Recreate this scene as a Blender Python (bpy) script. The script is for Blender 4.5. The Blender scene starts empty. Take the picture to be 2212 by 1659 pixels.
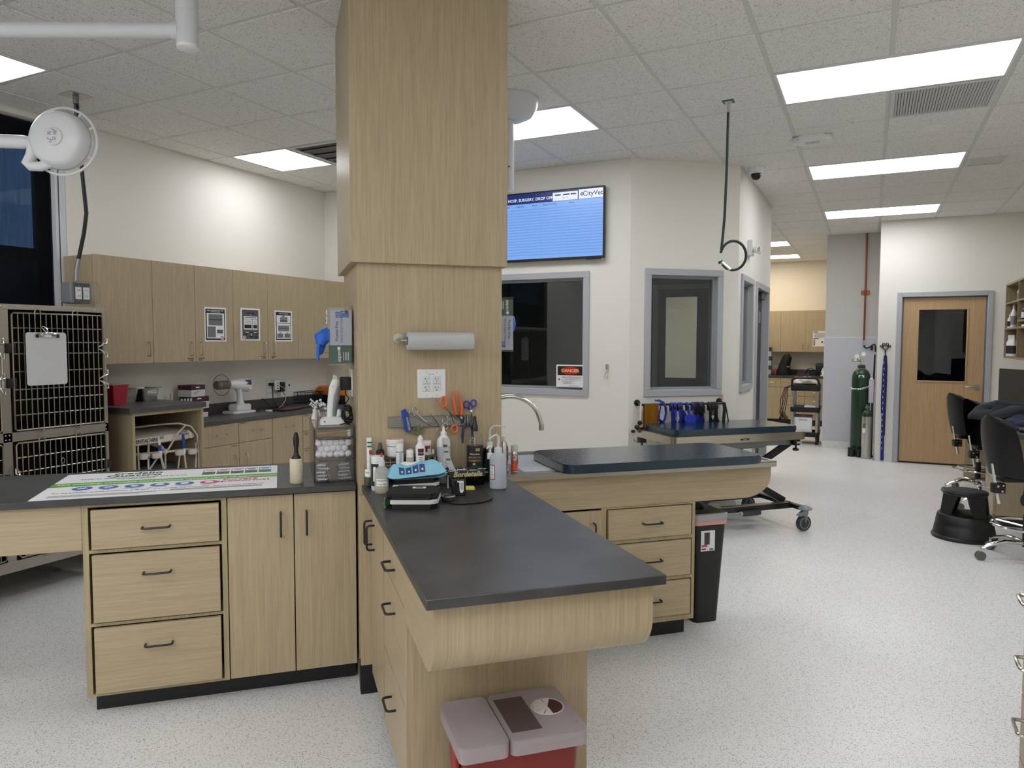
import bpy, bmesh, math, random
from mathutils import Vector, Matrix
random.seed(7)
PI=math.pi
SC=bpy.context.scene
try: SC.cycles.transparent_max_bounces=32
except Exception: pass
COL=SC.collection
ISL=math.radians(43.705)          # the island stands at this angle to the room
CI,SI=math.cos(ISL),math.sin(ISL)
def IW(u,v,z=0.0): return Vector((u*CI-v*SI,u*SI+v*CI,z))   # island axes -> room axes
# ---------------------------------------------------------------- materials
def lin(c): 
    c=c/255.0
    return c/12.92 if c<=.04045 else ((c+.055)/1.055)**2.4
def rgb(c): return (lin(c[0]),lin(c[1]),lin(c[2]),1.0)
def newmat(n):
    m=bpy.data.materials.new(n); m.use_nodes=True
    nt=m.node_tree; b=nt.nodes['Principled BSDF']
    return m,nt,b
def N(nt,t,**k):
    n=nt.nodes.new(t)
    for a,v in k.items(): setattr(n,a,v)
    return n
def mat(n,c,r=.5,metal=0,em=0,trans=0,ior=1.45,alpha=1,coat=0,spec=None,sub=0):
    m,nt,b=newmat(n); I=b.inputs
    I['Base Color'].default_value=rgb(c); I['Roughness'].default_value=r; I['Metallic'].default_value=metal
    if em: I['Emission Color'].default_value=rgb(c); I['Emission Strength'].default_value=em
    if trans: I['Transmission Weight'].default_value=trans; I['IOR'].default_value=ior
    if alpha<1: I['Alpha'].default_value=alpha
    if coat: I['Coat Weight'].default_value=coat; I['Coat Roughness'].default_value=.1
    if spec is not None: I['Specular IOR Level'].default_value=spec
    return m
def ramp(nt,stops):
    r=N(nt,'ShaderNodeValToRGB'); e=r.color_ramp.elements
    while len(e)<len(stops): e.new(.5)
    for x,(p,c) in zip(e,stops): x.position=p; x.color=c if len(c)==4 else (*c,1)
    return r
def coords(nt,scale,rot=(0,0,0)):
    tc=N(nt,'ShaderNodeTexCoord'); mp=N(nt,'ShaderNodeMapping')
    mp.inputs['Scale'].default_value=scale; mp.inputs['Rotation'].default_value=rot
    nt.links.new(tc.outputs['Object'],mp.inputs['Vector']); return mp
def noise(nt,mp,scale,detail=4,rough=.5,dist=0):
    n=N(nt,'ShaderNodeTexNoise'); n.inputs['Scale'].default_value=scale; n.inputs['Detail'].default_value=detail
    n.inputs['Roughness'].default_value=rough; n.inputs['Distortion'].default_value=dist
    nt.links.new(mp.outputs[0],n.inputs['Vector']); return n
def mix(nt,a,b,f,mode='MIX'):
    x=N(nt,'ShaderNodeMix',data_type='RGBA',blend_type=mode)
    L=nt.links
    for s,v in ((6,a),(7,b)):
        if hasattr(v,'links') or hasattr(v,'is_linked'): L.new(v,x.inputs[s])
        else: x.inputs[s].default_value=v
    if hasattr(f,'is_linked'): L.new(f,x.inputs[0])
    else: x.inputs[0].default_value=f
    return x.outputs[2]
def bump(nt,b,h,strength=.2,dist=.002):
    bp=N(nt,'ShaderNodeBump'); bp.inputs['Strength'].default_value=strength; bp.inputs['Distance'].default_value=dist
    nt.links.new(h,bp.inputs['Height']); nt.links.new(bp.outputs[0],b.inputs['Normal'])
def wood(n,axis,c1=(183,166,135),c2=(171,153,122),r=.42):
    m,nt,b=newmat(n)
    s=[60,60,60]
    for a_ in axis: s['xyz'.index(a_)]=1.6
    mp=coords(nt,s); n1=noise(nt,mp,1.6,5,.62,.35)
    s2=[150,150,150]
    for a_ in axis: s2['xyz'.index(a_)]=5
    mp2=coords(nt,s2); n2=noise(nt,mp2,1.5,3,.6)
    r1=ramp(nt,[(.33,rgb(c2)),(.66,rgb(c1))]); nt.links.new(n1.outputs['Fac'],r1.inputs[0])
    r2=ramp(nt,[(.32,(.84,.83,.81)),(.6,(1,1,1))]); nt.links.new(n2.outputs['Fac'],r2.inputs[0])
    c=mix(nt,r1.outputs[0],r2.outputs[0],.75,'MULTIPLY')
    nt.links.new(c,b.inputs['Base Color']); b.inputs['Roughness'].default_value=r
    bump(nt,b,n2.outputs['Fac'],.08,.0006)
    return m
WZ=wood('oak_laminate_upright','z'); WX=wood('oak_laminate_along_x','x'); WY=wood('oak_laminate_along_y','y'); WYZ=wood('oak_laminate_wrapped','yz')
WEDGE=wood('oak_edge_band','z',(178,164,128),(164,150,114),.5)
BIRCH=wood('birch_door','z',(196,164,122),(182,148,106),.4)
SHELFW=wood('shelf_oak','z',(158,140,110),(138,120,92),.5)
def m_floor():
    m,nt,b=newmat('speckled_vinyl'); L=nt.links
    mp=coords(nt,(1,1,1)); big=noise(nt,mp,.9,3)
    base=ramp(nt,[(.3,rgb((222,222,219))),(.7,rgb((230,230,227)))]); L.new(big.outputs['Fac'],base.inputs[0])
    c=base.outputs[0]
    for sc,rot,lo,hi,col in (((190,420,300),.6,0,0,(150,147,143)),((420,200,290),1.1,0,0,(116,112,109)),((230,380,310),2.3,0,0,(172,166,160))):
        mp=coords(nt,(1,1,1),(0,0,rot)); 
        mq=N(nt,'ShaderNodeMapping'); mq.inputs['Scale'].default_value=sc; L.new(mp.outputs[0],mq.inputs['Vector'])
        v=N(nt,'ShaderNodeTexVoronoi'); v.inputs['Scale'].default_value=.62; v.inputs['Randomness'].default_value=1; L.new(mq.outputs[0],v.inputs['Vector'])
        # only some of the cells carry a chip
        wn=N(nt,'ShaderNodeTexWhiteNoise'); L.new(v.outputs['Position'],wn.inputs['Vector'])
        g=N(nt,'ShaderNodeMath',operation='GREATER_THAN'); L.new(wn.outputs['Value'],g.inputs[0]); g.inputs[1].default_value=.82
        d=N(nt,'ShaderNodeMath',operation='LESS_THAN'); L.new(v.outputs['Distance'],d.inputs[0]); d.inputs[1].default_value=.34
        f=N(nt,'ShaderNodeMath',operation='MULTIPLY'); L.new(g.outputs[0],f.inputs[0]); L.new(d.outputs[0],f.inputs[1])
        c=mix(nt,c,rgb(col),f.outputs[0])
    L.new(c,b.inputs['Base Color']); b.inputs['Roughness'].default_value=.36
    return m
FLOOR=m_floor()
def m_ceil():
    m,nt,b=newmat('fissured_ceiling_tile'); L=nt.links
    mp=coords(nt,(1,1,1)); a=noise(nt,mp,95,2,.5,2.2)
    r1=ramp(nt,[(.34,rgb((150,148,143))),(.41,rgb((232,230,225)))]); L.new(a.outputs['Fac'],r1.inputs[0])
    k=noise(nt,mp,420,1); r2=ramp(nt,[(.28,rgb((178,176,171))),(.36,rgb((232,230,225)))]); L.new(k.outputs['Fac'],r2.inputs[0])
    c=mix(nt,r1.outputs[0],r2.outputs[0],1,'DARKEN')
    L.new(c,b.inputs['Base Color']); b.inputs['Roughness'].default_value=.95; b.inputs['Specular IOR Level'].default_value=.1
    bump(nt,b,a.outputs['Fac'],.25,.002)
    return m
CEIL=m_ceil()
def m_paint(n,c,r=.7):
    m,nt,b=newmat(n); b.inputs['Base Color'].default_value=rgb(c); b.inputs['Roughness'].default_value=r; b.inputs['Specular IOR Level'].default_value=.35
    mp=coords(nt,(1,1,1)); a=noise(nt,mp,260,2); bump(nt,b,a.outputs['Fac'],.12,.001); return m
WALL=m_paint('warm_white_paint',(228,225,215)); 
def m_counter(n,c1,c2):
    m,nt,b=newmat(n); L=nt.links
    mp=coords(nt,(1,1,1)); a=noise(nt,mp,5,7,.62,.6); k=noise(nt,mp,900,1)
    r1=ramp(nt,[(.3,rgb(c1)),(.72,rgb(c2))]); L.new(a.outputs['Fac'],r1.inputs[0])
    r2=ramp(nt,[(.35,(.75,.75,.75)),(.65,(1.1,1.1,1.1))]); L.new(k.outputs['Fac'],r2.inputs[0])
    L.new(mix(nt,r1.outputs[0],r2.outputs[0],1,'MULTIPLY'),b.inputs['Base Color']); b.inputs['Roughness'].default_value=.38
    bump(nt,b,k.outputs['Fac'],.05,.0004); return m
TOP=m_counter('charcoal_laminate',(50,50,51),(76,76,77))
TOP2=m_counter('grey_laminate',(64,62,60),(90,88,86))
def m_steel(n,axis,c=(186,184,178),r=.3):
    m,nt,b=newmat(n); s=[300,300,300]; s['xyz'.index(axis)]=4
    mp=coords(nt,s); a=noise(nt,mp,1,2); b.inputs['Base Color'].default_value=rgb(c); b.inputs['Metallic'].default_value=1
    rr=ramp(nt,[(.3,(r-.03,)*3),(.7,(r+.04,)*3)]); nt.links.new(a.outputs['Fac'],rr.inputs[0]); nt.links.new(rr.outputs[0],b.inputs['Roughness'])
    bump(nt,b,a.outputs['Fac'],.012,.0005); return m
STEEL=m_steel('brushed_steel','x'); STEELY=m_steel('brushed_steel_y','y',(178,174,166),.34)
STEELZ=m_steel('brushed_steel_upright','z',(190,188,184),.28)
CHROME=mat('chrome',(215,214,210),.12,1)
WIRE=mat('polished_wire',(158,150,136),.32,1)
NICKEL=mat('satin_nickel',(190,186,178),.3,1)
BLACK=mat('black_plastic',(17,17,18),.42)
BLACKM=mat('black_metal',(20,20,21),.35)
KICK=mat('black_vinyl_kick',(16,18,22),.5)
RUB=mat('dark_rubber',(30,30,32),.7)
LEATH=mat('black_upholstery',(24,24,25),.42)
WHITE=mat('white_plastic',(226,226,224),.4)
WHITEG=mat('white_enamel',(222,224,226),.3)
OFFW=mat('ivory_plastic',(206,198,184),.45)
LGREY=mat('light_grey_plastic',(188,190,192),.45)
GREY=mat('grey_plastic',(120,122,124),.5)
DGREY=mat('dark_grey_plastic',(62,63,65),.5)
FRAME=mat('grey_metal_frame',(172,174,176),.45)
PAPER=mat('white_paper',(232,232,230),.7)
PAPERG=mat('grey_print',(128,128,128),.7)
INK=mat('black_print',(26,26,28),.6)
INKG=mat('grey_ink',(88,88,90),.6)
TBAR=mat('ceiling_grid',(206,205,201),.6)
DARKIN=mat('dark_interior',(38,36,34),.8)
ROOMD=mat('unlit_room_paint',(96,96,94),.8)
GLASS=mat('clear_glass',(250,250,250),.0,trans=1,ior=1.45)
def facing(nt):
    # reflectance of a thin clear sheet, the same from both sides
    lw=N(nt,'ShaderNodeLayerWeight'); lw.inputs['Blend'].default_value=.5
    p=N(nt,'ShaderNodeMath',operation='POWER'); nt.links.new(lw.outputs['Facing'],p.inputs[0]); p.inputs[1].default_value=4.5
    m=N(nt,'ShaderNodeMath',operation='MULTIPLY_ADD'); nt.links.new(p.outputs[0],m.inputs[0]); m.inputs[1].default_value=.85; m.inputs[2].default_value=.035
    return m
def m_pane(n,tint,alpha_r=.08):
    # thin window pane: sharp mirror reflection over clear see-through
    m,nt,b=newmat(n); nt.nodes.remove(b); L=nt.links
    o=nt.nodes['Material Output']; g=N(nt,'ShaderNodeBsdfGlossy'); g.inputs['Roughness'].default_value=0; g.inputs['Color'].default_value=(1,1,1,1)
    t=N(nt,'ShaderNodeBsdfTransparent'); t.inputs['Color'].default_value=(*tint,1)
    lw=facing(nt)
    x=N(nt,'ShaderNodeMixShader'); L.new(lw.outputs[0],x.inputs[0]); L.new(t.outputs[0],x.inputs[1]); L.new(g.outputs[0],x.inputs[2]); L.new(x.outputs[0],o.inputs['Surface'])
    return m
PANE=m_pane('window_glass',(.8,.83,.84))
def m_acryl(n,tint,r=.05,fr=1.45):
    m,nt,b=newmat(n); nt.nodes.remove(b); L=nt.links
    o=nt.nodes['Material Output']; g=N(nt,'ShaderNodeBsdfGlossy'); g.inputs['Roughness'].default_value=r
    t=N(nt,'ShaderNodeBsdfTransparent'); t.inputs['Color'].default_value=(*tint,1)
    lw=facing(nt)
    x=N(nt,'ShaderNodeMixShader'); L.new(lw.outputs[0],x.inputs[0]); L.new(t.outputs[0],x.inputs[1]); L.new(g.outputs[0],x.inputs[2]); L.new(x.outputs[0],o.inputs['Surface'])
    return m
ACR=m_acryl('clear_acrylic',(.97,.97,.975)); SMOKE=m_acryl('smoke_acrylic',(.92,.92,.935))
SMOKED=m_acryl('dark_smoke_plastic',(.5,.5,.53)); TEALP=m_acryl('teal_plastic',(.45,.78,.70),.1)
def m_milky(n,c,tr=.55,r=.3):
    m,nt,b=newmat(n); L=nt.links
    b.inputs['Base Color'].default_value=rgb(c); b.inputs['Roughness'].default_value=r
    t=N(nt,'ShaderNodeBsdfTransparent'); t.inputs['Color'].default_value=rgb(c); x=N(nt,'ShaderNodeMixShader'); x.inputs[0].default_value=tr
    o=nt.nodes['Material Output']; L.new(b.outputs[0],x.inputs[1]); L.new(t.outputs[0],x.inputs[2]); L.new(x.outputs[0],o.inputs['Surface']); return m
MILKY=m_milky('milky_plastic',(232,235,238),.3); LIDP=m_milky('frosted_pink_lid',(194,182,184),.38,.35)
LINER=m_milky('clear_bag',(214,214,214),.4)
# ---------------------------------------------------------------- mesh builder
class MB:
    def __init__(s,name,m,off=(0,0,0),frm='W'):
        s.name=name; s.mats=[m]; s.bm=bmesh.new(); s.off=Vector(off); s.kids=[]; s.props={}; s.ob=None; s.mi=0; s.smooth=40
    def use(s,m):
        if m not in s.mats: s.mats.append(m)
        s.mi=s.mats.index(m); return s
    def _f(s,vs):
        try:
            f=s.bm.faces.new(vs); f.material_index=s.mi; return f
        except ValueError: return None
    def V(s,p): return s.bm.verts.new(Vector(p)-s.off)
    def box(s,x0,x1,y0,y1,z0,z1,bev=0,seg=2,M=None):
        P=[(x0,y0,z0),(x1,y0,z0),(x1,y1,z0),(x0,y1,z0),(x0,y0,z1),(x1,y0,z1),(x1,y1,z1),(x0,y1,z1)]
        if M is not None: P=[M@Vector(p) for p in P]
        v=[s.V(p) for p in P]
        fs=[s._f([v[i] for i in q]) for q in ((3,2,1,0),(4,5,6,7),(0,1,5,4),(1,2,6,5),(2,3,7,6),(3,0,4,7))]
        if bev:
            es=list({e for f in fs for e in f.edges}); mi=s.mi
            r=bmesh.ops.bevel(s.bm,geom=es,offset=bev,segments=seg,affect='EDGES',profile=.5)
            for f in r['faces']: f.material_index=mi
        return s
    def quad(s,*P): s._f([s.V(p) for p in P]); return s
    def ring(s,c,x,y,r,n,ry=None):
        ry=ry or r
        return [s.V(c+x*(r*math.cos(2*PI*i/n))+y*(ry*math.sin(2*PI*i/n))) for i in range(n)]
    def bridge(s,a,b):
        n=len(a)
        for i in range(n): s._f([a[i],a[(i+1)%n],b[(i+1)%n],b[i]])
    def axes(s,d):
        d=d.normalized(); h=Vector((0,0,1)) if abs(d.z)<.9 else Vector((1,0,0))
        x=h.cross(d).normalized(); return x,d.cross(x)
    def cyl(s,a,b,r,r2=None,n=16,cap=True):
        a=Vector(a);b=Vector(b); r2=r if r2 is None else r2; x,y=s.axes(b-a)
        A=s.ring(a,x,y,r,n);B=s.ring(b,x,y,r2,n); s.bridge(A,B)
        if cap: s._f(A[::-1]); s._f(B)
        return s
    def tube(s,pts,r,n=8,closed=False,flat=1.0,ref=None):
        P=[Vector(p) for p in pts]; k=len(P); R=r if isinstance(r,(list,tuple)) else [r]*k
        rings=[]; x=None
        for i in range(k):
            if closed: d=P[(i+1)%k]-P[i-1]
            else: d=P[min(i+1,k-1)]-P[max(i-1,0)]
            if d.length<1e-9: d=Vector((0,0,1))
            d.normalize()
            if ref is not None: x=Vector(ref)-d*Vector(ref).dot(d); x.normalize()
            elif x is None: x,_=s.axes(d)
            else:
                x=x-d*x.dot(d)
                if x.length<1e-6: x,_=s.axes(d)
                x.normalize()
            y=d.cross(x); rings.append(s.ring(P[i],x,y,R[i],n,R[i]*flat))
        for i in range(k-1): s.bridge(rings[i],rings[i+1])
        if closed: s.bridge(rings[-1],rings[0])
        else: s._f(rings[0][::-1]); s._f(rings[-1])
        return s
    def lathe(s,prof,c=(0,0,0),n=24,M=None,sx=1,sy=1,cap=True):
        c=Vector(c); rings=[]
        for r,z in prof:
            L=[]
            for i in range(n):
                p=Vector((r*sx*math.cos(2*PI*i/n),r*sy*math.sin(2*PI*i/n),z))
                if M is not None: p=M@p
                L.append(s.V(c+p))
            rings.append(L)
        for i in range(len(rings)-1): s.bridge(rings[i],rings[i+1])
        if cap:
            if prof[0][0]>1e-5: s._f(rings[0][::-1])
            if prof[-1][0]>1e-5: s._f(rings[-1])
        return s
    def prism(s,poly,a,b,ax='z',bev=0):
        def p3(p,h): return {'z':(p[0],p[1],h),'y':(p[0],h,p[1]),'x':(h,p[0],p[1])}[ax]
        A=[s.V(p3(p,a)) for p in poly];B=[s.V(p3(p,b)) for p in poly]
        s.bridge(A,B); fs=[s._f(A[::-1]),s._f(B)]
        if bev:
            es=list({e for f in fs if f for e in f.edges}); bmesh.ops.bevel(s.bm,geom=es,offset=bev,segments=2,affect='EDGES')
        return s
    def rbox(s,x0,x1,y0,y1,z0,z1,r,n=6,bev=0):   # box with rounded upright corners
        poly=[]
        for cx,cy,a in ((x1-r,y1-r,0),(x0+r,y1-r,PI/2),(x0+r,y0+r,PI),(x1-r,y0+r,1.5*PI)):
            for i in range(n+1): t=a+PI/2*i/n; poly.append((cx+r*math.cos(t),cy+r*math.sin(t)))
        return s.prism(poly,z0,z1,'z',bev)
    def ell(s,c,rx,ry=None,rz=None,n=16,m=10,M=None):
        ry=ry or rx; rz=rz or rx
        return s.lathe([(max(1e-6,math.sin(PI*i/m)),-math.cos(PI*i/m)) for i in range(m+1)],c,n,(M if M is not None else Matrix.Identity(3))@Matrix.Diagonal((rx,ry,rz)),cap=False)
    def torus(s,c,R,r,nrm=(0,0,1),n=28,k=8,Ry=None):
        x,y=s.axes(Vector(nrm)); c=Vector(c); Ry=Ry or R
        return s.tube([c+x*(R*math.cos(2*PI*i/n))+y*(Ry*math.sin(2*PI*i/n)) for i in range(n)],r,k,True)
    def grid(s,fn,nu,nv,thick=0):
        V=[[s.V(fn(i/nu,j/nv)) for j in range(nv+1)] for i in range(nu+1)]
        for i in range(nu):
            for j in range(nv): s._f([V[i][j],V[i+1][j],V[i+1][j+1],V[i][j+1]])
        if thick:
            fs=[f for f in s.bm.faces]
            bmesh.ops.solidify(s.bm,geom=fs,thickness=thick)
        return s
    def text(s,t,size,M,align='CENTER',ext=.0003,warp=None,shear=0,spacing=1,bold=0):
        cu=bpy.data.curves.new('t','FONT'); cu.body=t; cu.size=size; cu.align_x=align; cu.align_y='CENTER'; cu.extrude=ext; cu.resolution_u=2
        cu.shear=shear; cu.space_character=spacing; cu.offset=bold
        ob=bpy.data.objects.new('t',cu); me=bpy.data.meshes.new_from_object(ob)
        b2=bmesh.new(); b2.from_mesh(me); vm={}
        for v in b2.verts:
            p=v.co.copy()
            if warp: p=warp(p)
            vm[v.index]=s.V(M@p)
        for f in b2.faces: s._f([vm[v.index] for v in f.verts])
        b2.free(); bpy.data.meshes.remove(me); bpy.data.objects.remove(ob); bpy.data.curves.remove(cu); return s
    def sub(s,name,m,label=None):
        k=MB(name,m,s.off); 
        if label: k.props['label']=label
        s.kids.append(k); return k
    def build(s,parent=None):
        me=bpy.data.meshes.new(s.name); bmesh.ops.recalc_face_normals(s.bm,faces=s.bm.faces[:]); s.bm.to_mesh(me); s.bm.free()
        for m in s.mats: me.materials.append(m)
        me.polygons.foreach_set('use_smooth',[True]*len(me.polygons))
        me.set_sharp_from_angle(angle=math.radians(s.smooth))
        o=bpy.data.objects.new(s.name,me); COL.objects.link(o); s.ob=o
        for k,v in s.props.items(): o[k]=v
        if parent is not None: o.parent=parent
        for k in s.kids: k.build(o)
        return o
def place(o,org,frm,rz):
    if frm=='I': o.location=IW(*org); o.rotation_euler=(0,0,ISL+rz)
    else: o.location=Vector(org); o.rotation_euler=(0,0,rz)
ALL=[]
class Thing:
    # coordinates of the parts are given in the frame (room W or island I) before the turn rz about the origin
    def __init__(s,name,label,cat,org,frm='W',group=None,rz=0):
        o=bpy.data.objects.new(name,None); COL.objects.link(o); o.empty_display_size=.05
        place(o,org,frm,rz); o['label']=label; o['category']=cat
        if group: o['group']=group
        s.ob=o; s.org=Vector(org); s.kids=[]; ALL.append(s)
    def part(s,name,m,label=None):
        k=MB(name,m,s.org)
        if label: k.props['label']=label
        s.kids.append(k); return k
    def fin(s):
        for k in s.kids: k.build(s.ob)
        s.kids=[]; return s.ob
class Solo(MB):
    def __init__(s,name,m,label,cat,org,frm='W',group=None,rz=0,kind=None):
        MB.__init__(s,name,m,org); s.pl=(org,frm,rz)
        if kind: s.props['kind']=kind
        if label: s.props['label']=label; s.props['category']=cat
        if group: s.props['group']=group
        ALL.append(s); s.done=False
    def fin(s):
        if not s.done: s.done=True; s.build(); place(s.ob,*s.pl)
        return s.ob
def Struct(name,m,org=(0,0,0),frm='W',rz=0): return Solo(name,m,None,None,org,frm,None,rz,'structure')
def tree(o,parent=None):
    c=o.copy(); COL.objects.link(c); c.parent=parent
    for k in list(o.children): tree(k,c)
    return c
def dup(o,loc,rz,label=None,group=None,rot=None):
    c=tree(o); c.location=loc; c.rotation_euler=rot if rot is not None else (0,0,rz)
    if label: c['label']=label
    if group: c['group']=group
    return c
# text planes: matrix that maps text x,y onto a wall.  rx = direction of reading, up = direction of letter tops
def TM(p,rx,up=(0,0,1)):
    rx=Vector(rx).normalized(); up=Vector(up).normalized(); n=rx.cross(up)
    return Matrix(((rx.x,up.x,n.x,p[0]),(rx.y,up.y,n.y,p[1]),(rx.z,up.z,n.z,p[2]),(0,0,0,1)))
def handle_pts(a,b,out,r=.012):
    # bow pull from a to b standing off by vector out
    a=Vector(a);b=Vector(b);o=Vector(out);d=(b-a).normalized()
    P=[a]; ol=o.length; on=o.normalized()
    P.append(a+on*(ol-r))
    for i in range(1,4): t=PI/2*i/4; P.append(a+on*(ol-r)+on*(r*math.sin(t))+d*(r*(1-math.cos(t))))
    P.append(a+o+d*r); P.append(b+o-d*r)
    for i in range(1,4): t=PI/2*i/4; P.append(b+on*(ol-r)+on*(r*math.cos(t))-d*(r*(1-math.sin(t))))
    P.append(b+on*(ol-r)); P.append(b); return P
# ---------------------------------------------------------------- camera
f=1575.24; yaw,pit,rol=map(math.radians,(26.176,3.301,.126))
FW=Vector((-math.sin(yaw)*math.cos(pit),math.cos(yaw)*math.cos(pit),-math.sin(pit)))
r0=Vector((math.cos(yaw),math.sin(yaw),0)); u0=r0.cross(FW)
RT=math.cos(rol)*r0+math.sin(rol)*u0; UP=-math.sin(rol)*r0+math.cos(rol)*u0
cd=bpy.data.cameras.new('camera'); cam=bpy.data.objects.new('camera',cd); COL.objects.link(cam)
cd.sensor_width=36; cd.sensor_fit='HORIZONTAL'; cd.lens=f*36/2212; cd.clip_start=.05; cd.clip_end=60
cam.matrix_world=Matrix(((RT.x,UP.x,-FW.x,0),(RT.y,UP.y,-FW.y,0),(RT.z,UP.z,-FW.z,1.505),(0,0,0,1)))
SC.camera=cam
CZ=3.025
# ---------------------------------------------------------------- shell
F=Struct('floor',FLOOR); F.box(-5.3,2.0,-4.3,15.0,-.1,0)
def wall(mb,ax,a0,a1,t0,t1,z0,z1,ops=()):
    def b(p,q,lo,hi):
        if q-p<1e-4 or hi-lo<1e-4: return
        if ax=='x': mb.box(p,q,t0,t1,lo,hi)
        else: mb.box(t0,t1,p,q,lo,hi)
    a=a0
    for (p,q,lo,hi) in sorted(ops):
        b(a,p,z0,z1); b(p,q,z0,lo); b(p,q,hi,z1); a=q
    b(a,a1,z0,z1); return mb
WT=.13
w=Struct('wall_left',WALL); wall(w,'y',-4.2,5.95,-5.19,-5.06,0,CZ+.02,[(.3,3.245,.8,2.985)])
w=Struct('wall_back',WALL); wall(w,'x',-5.06,-1.82,5.93,5.93+WT,0,CZ+.02,[(-4.0,-2.19,1.05,2.10)])
# corner wall runs at an angle between the back wall and the side wall
CA=math.atan2(.66,.77); CLEN=math.hypot(.77,.66)
w=Struct('wall_corner',WALL,(-1.82,5.93,0),'W',CA); w.off=Vector((0,0,0)); wall(w,'x',0,CLEN,0,WT,0,CZ+.02,[(.15,.85,1.06,2.11)])
w=Struct('wall_side',WALL); wall(w,'y',6.59,8.79,-1.05-WT,-1.05,0,CZ+.02,[(6.75,7.44,1.07,2.10),(7.66,8.62,0,2.10)])
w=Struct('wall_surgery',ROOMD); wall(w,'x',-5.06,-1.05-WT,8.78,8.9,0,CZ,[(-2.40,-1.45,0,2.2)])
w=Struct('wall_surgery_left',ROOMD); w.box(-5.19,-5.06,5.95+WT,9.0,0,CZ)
w=Struct('wall_hall_left',WALL); w.box(-4.63,-4.5,8.9,14.75,0,CZ)
w=Struct('wall_far',m_paint('warm_lit_paint',(234,226,212))); w.box(-4.6,-.55,14.75,14.9,0,CZ+.02)  # same white paint as elsewhere, with the warm hall light tinted into it
w=Struct('wall_alcove',m_paint('grey_paint',(200,198,192))); w.box(-.594,.2,11.34,14.75,0,CZ+.02)
w=Struct('wall_door',WALL); wall(w,'x',.075,1.7,10.33,11.34,0,CZ+.02,[(.33,1.24,0,2.08)])
w=Struct('wall_right',WALL); w.box(1.66,1.8,-4.2,10.33,0,CZ+.02)
w=Struct('wall_front',WALL); w.box(-5.2,1.8,-4.3,-4.2,0,CZ+.02)
# wainscot sheet in the alcove and its trim, coved bases
FRP=mat('pale_wall_sheet',(196,197,203),.4)
w=Struct('trim_1',FRP); w.box(-.598,.074,11.334,11.341,.1,1.575); w.use(mat('sheet_edge',(214,214,214),.4)); w.box(-.6,.074,11.330,11.341,1.572,1.590); w.box(-.602,-.594,11.33,11.36,.0,1.59)
w=Struct('baseboard_alcove',FLOOR); w.box(-.598,.074,11.326,11.341,0,.1)
w=Struct('baseboard_door',FLOOR); w.box(.068,.275,10.318,10.331,0,.1); w.box(1.285,1.66,10.318,10.331,0,.1); w.box(.062,.0755,10.318,11.33,0,.1)
w=Struct('baseboard_side',FLOOR); w.box(-1.05,-1.038,6.6,7.60,0,.1); w.box(-1.05,-1.038,8.68,8.79,0,.1)
w=Struct('baseboard_corner',FLOOR,(-1.82,5.93,0),'W',CA); w.off=Vector((0,0,0)); w.box(0,CLEN,-.012,0,0,.1)
w=Struct('baseboard_back',FLOOR); w.box(-5.05,-1.82,5.918,5.93,0,.1)
# ---------------------------------------------------------------- lay-in ceiling: 2 ft tiles on a visible grid
G=.605; GX0=-1.155; GY0=2.63
def gx(i): return GX0+G*i
def gy(j): return GY0+G*j
lights=[]   # (i,j,ni,nj) grid cells taken by fittings
L_main=[(1,3),(1,7),(1,11),(1,-5),(1,-9),(-3,3),(-3,-5),(-3,-9),(-1,-7),(-5,-7),(-1,-10),(-3,10),(-3,12)]
taken=set()
for i,j in L_main:
    for a in range(2): taken.add((i+a,j))
for i,j in ((-6,3),(-6,-1),(-6,-5),(-6,-9),(3,1),(3,-2),(-2,15),(-2,18)):
    taken.add((i,j))
    if j>14: taken.add((i+1,j))
taken|={(2,4),(3,7),(-5,3)}
c=Struct('ceiling',CEIL)
c.box(-5.3,2.0,-4.3,15,CZ+.012,CZ+.1)
for i in range(-7,5):
    for j in range(-12,20):
        if (i,j) in taken: continue
        x0,y0=max(gx(i),-5.06)+.012,gy(j)+.012; x1,y1=min(gx(i+1),1.66)-.012,gy(j+1)-.012
        if x1-x0<.03: continue
        c.box(x0,x1,y0,y1,CZ,CZ+.012,.004,1)
t=Struct('trim_2',TBAR)
for i in range(-6,5): t.box(gx(i)-.012,gx(i)+.012,-4.3,15,CZ+.004,CZ+.012)
for j in range(-11,21): t.box(-5.06,1.7,gy(j)-.012,gy(j)+.012,CZ+.0045,CZ+.012)
t=Struct('trim_3',TBAR); t.box(-5.06,-5.035,3.25,5.93,CZ-.001,CZ+.01); t.box(-5.06,-1.82,5.905,5.93,CZ-.001,CZ+.01); t.box(-1.05,-1.03,6.6,8.79,CZ-.001,CZ+.01); t.box(.075,1.66,10.31,10.33,CZ-.001,CZ+.01)
# ---------------------------------------------------------------- ceiling fittings
LP=mat('lit_diffuser',(246,248,255),.5,em=9.0); LPW=mat('lit_diffuser_warm',(255,242,218),.5,em=9.0)
def light(i,j,ni,label,m,grp=None):
    x0,x1,y0,y1=gx(i)+.012,gx(i+ni)-.012,gy(j)+.012,gy(j+1)-.012
    T=Thing('ceiling_light',label,'ceiling light',((x0+x1)/2,(y0+y1)/2,CZ),'W','lit panels in the ceiling')
    fr=T.part('frame',WHITEG)
    e=.014
    for b in ((x0,x1,y0,y0+e),(x0,x1,y1-e,y1),(x0,x0+e,y0+e,y1-e),(x1-e,x1,y0+e,y1-e)): fr.box(*b,CZ-.003,CZ+.011)
    T.part('diffuser',m).box(x0+e,x1-e,y0+e,y1-e,CZ+.001,CZ+.009)
light(1,3,2,'largest lit ceiling panel, beside the slatted return grille',LP)
light(1,7,2,'lit ceiling panel in the middle of the right-hand row of three',LP)
light(1,11,2,'lit ceiling panel nearest the oak door, farthest of its row',LP)
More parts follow.
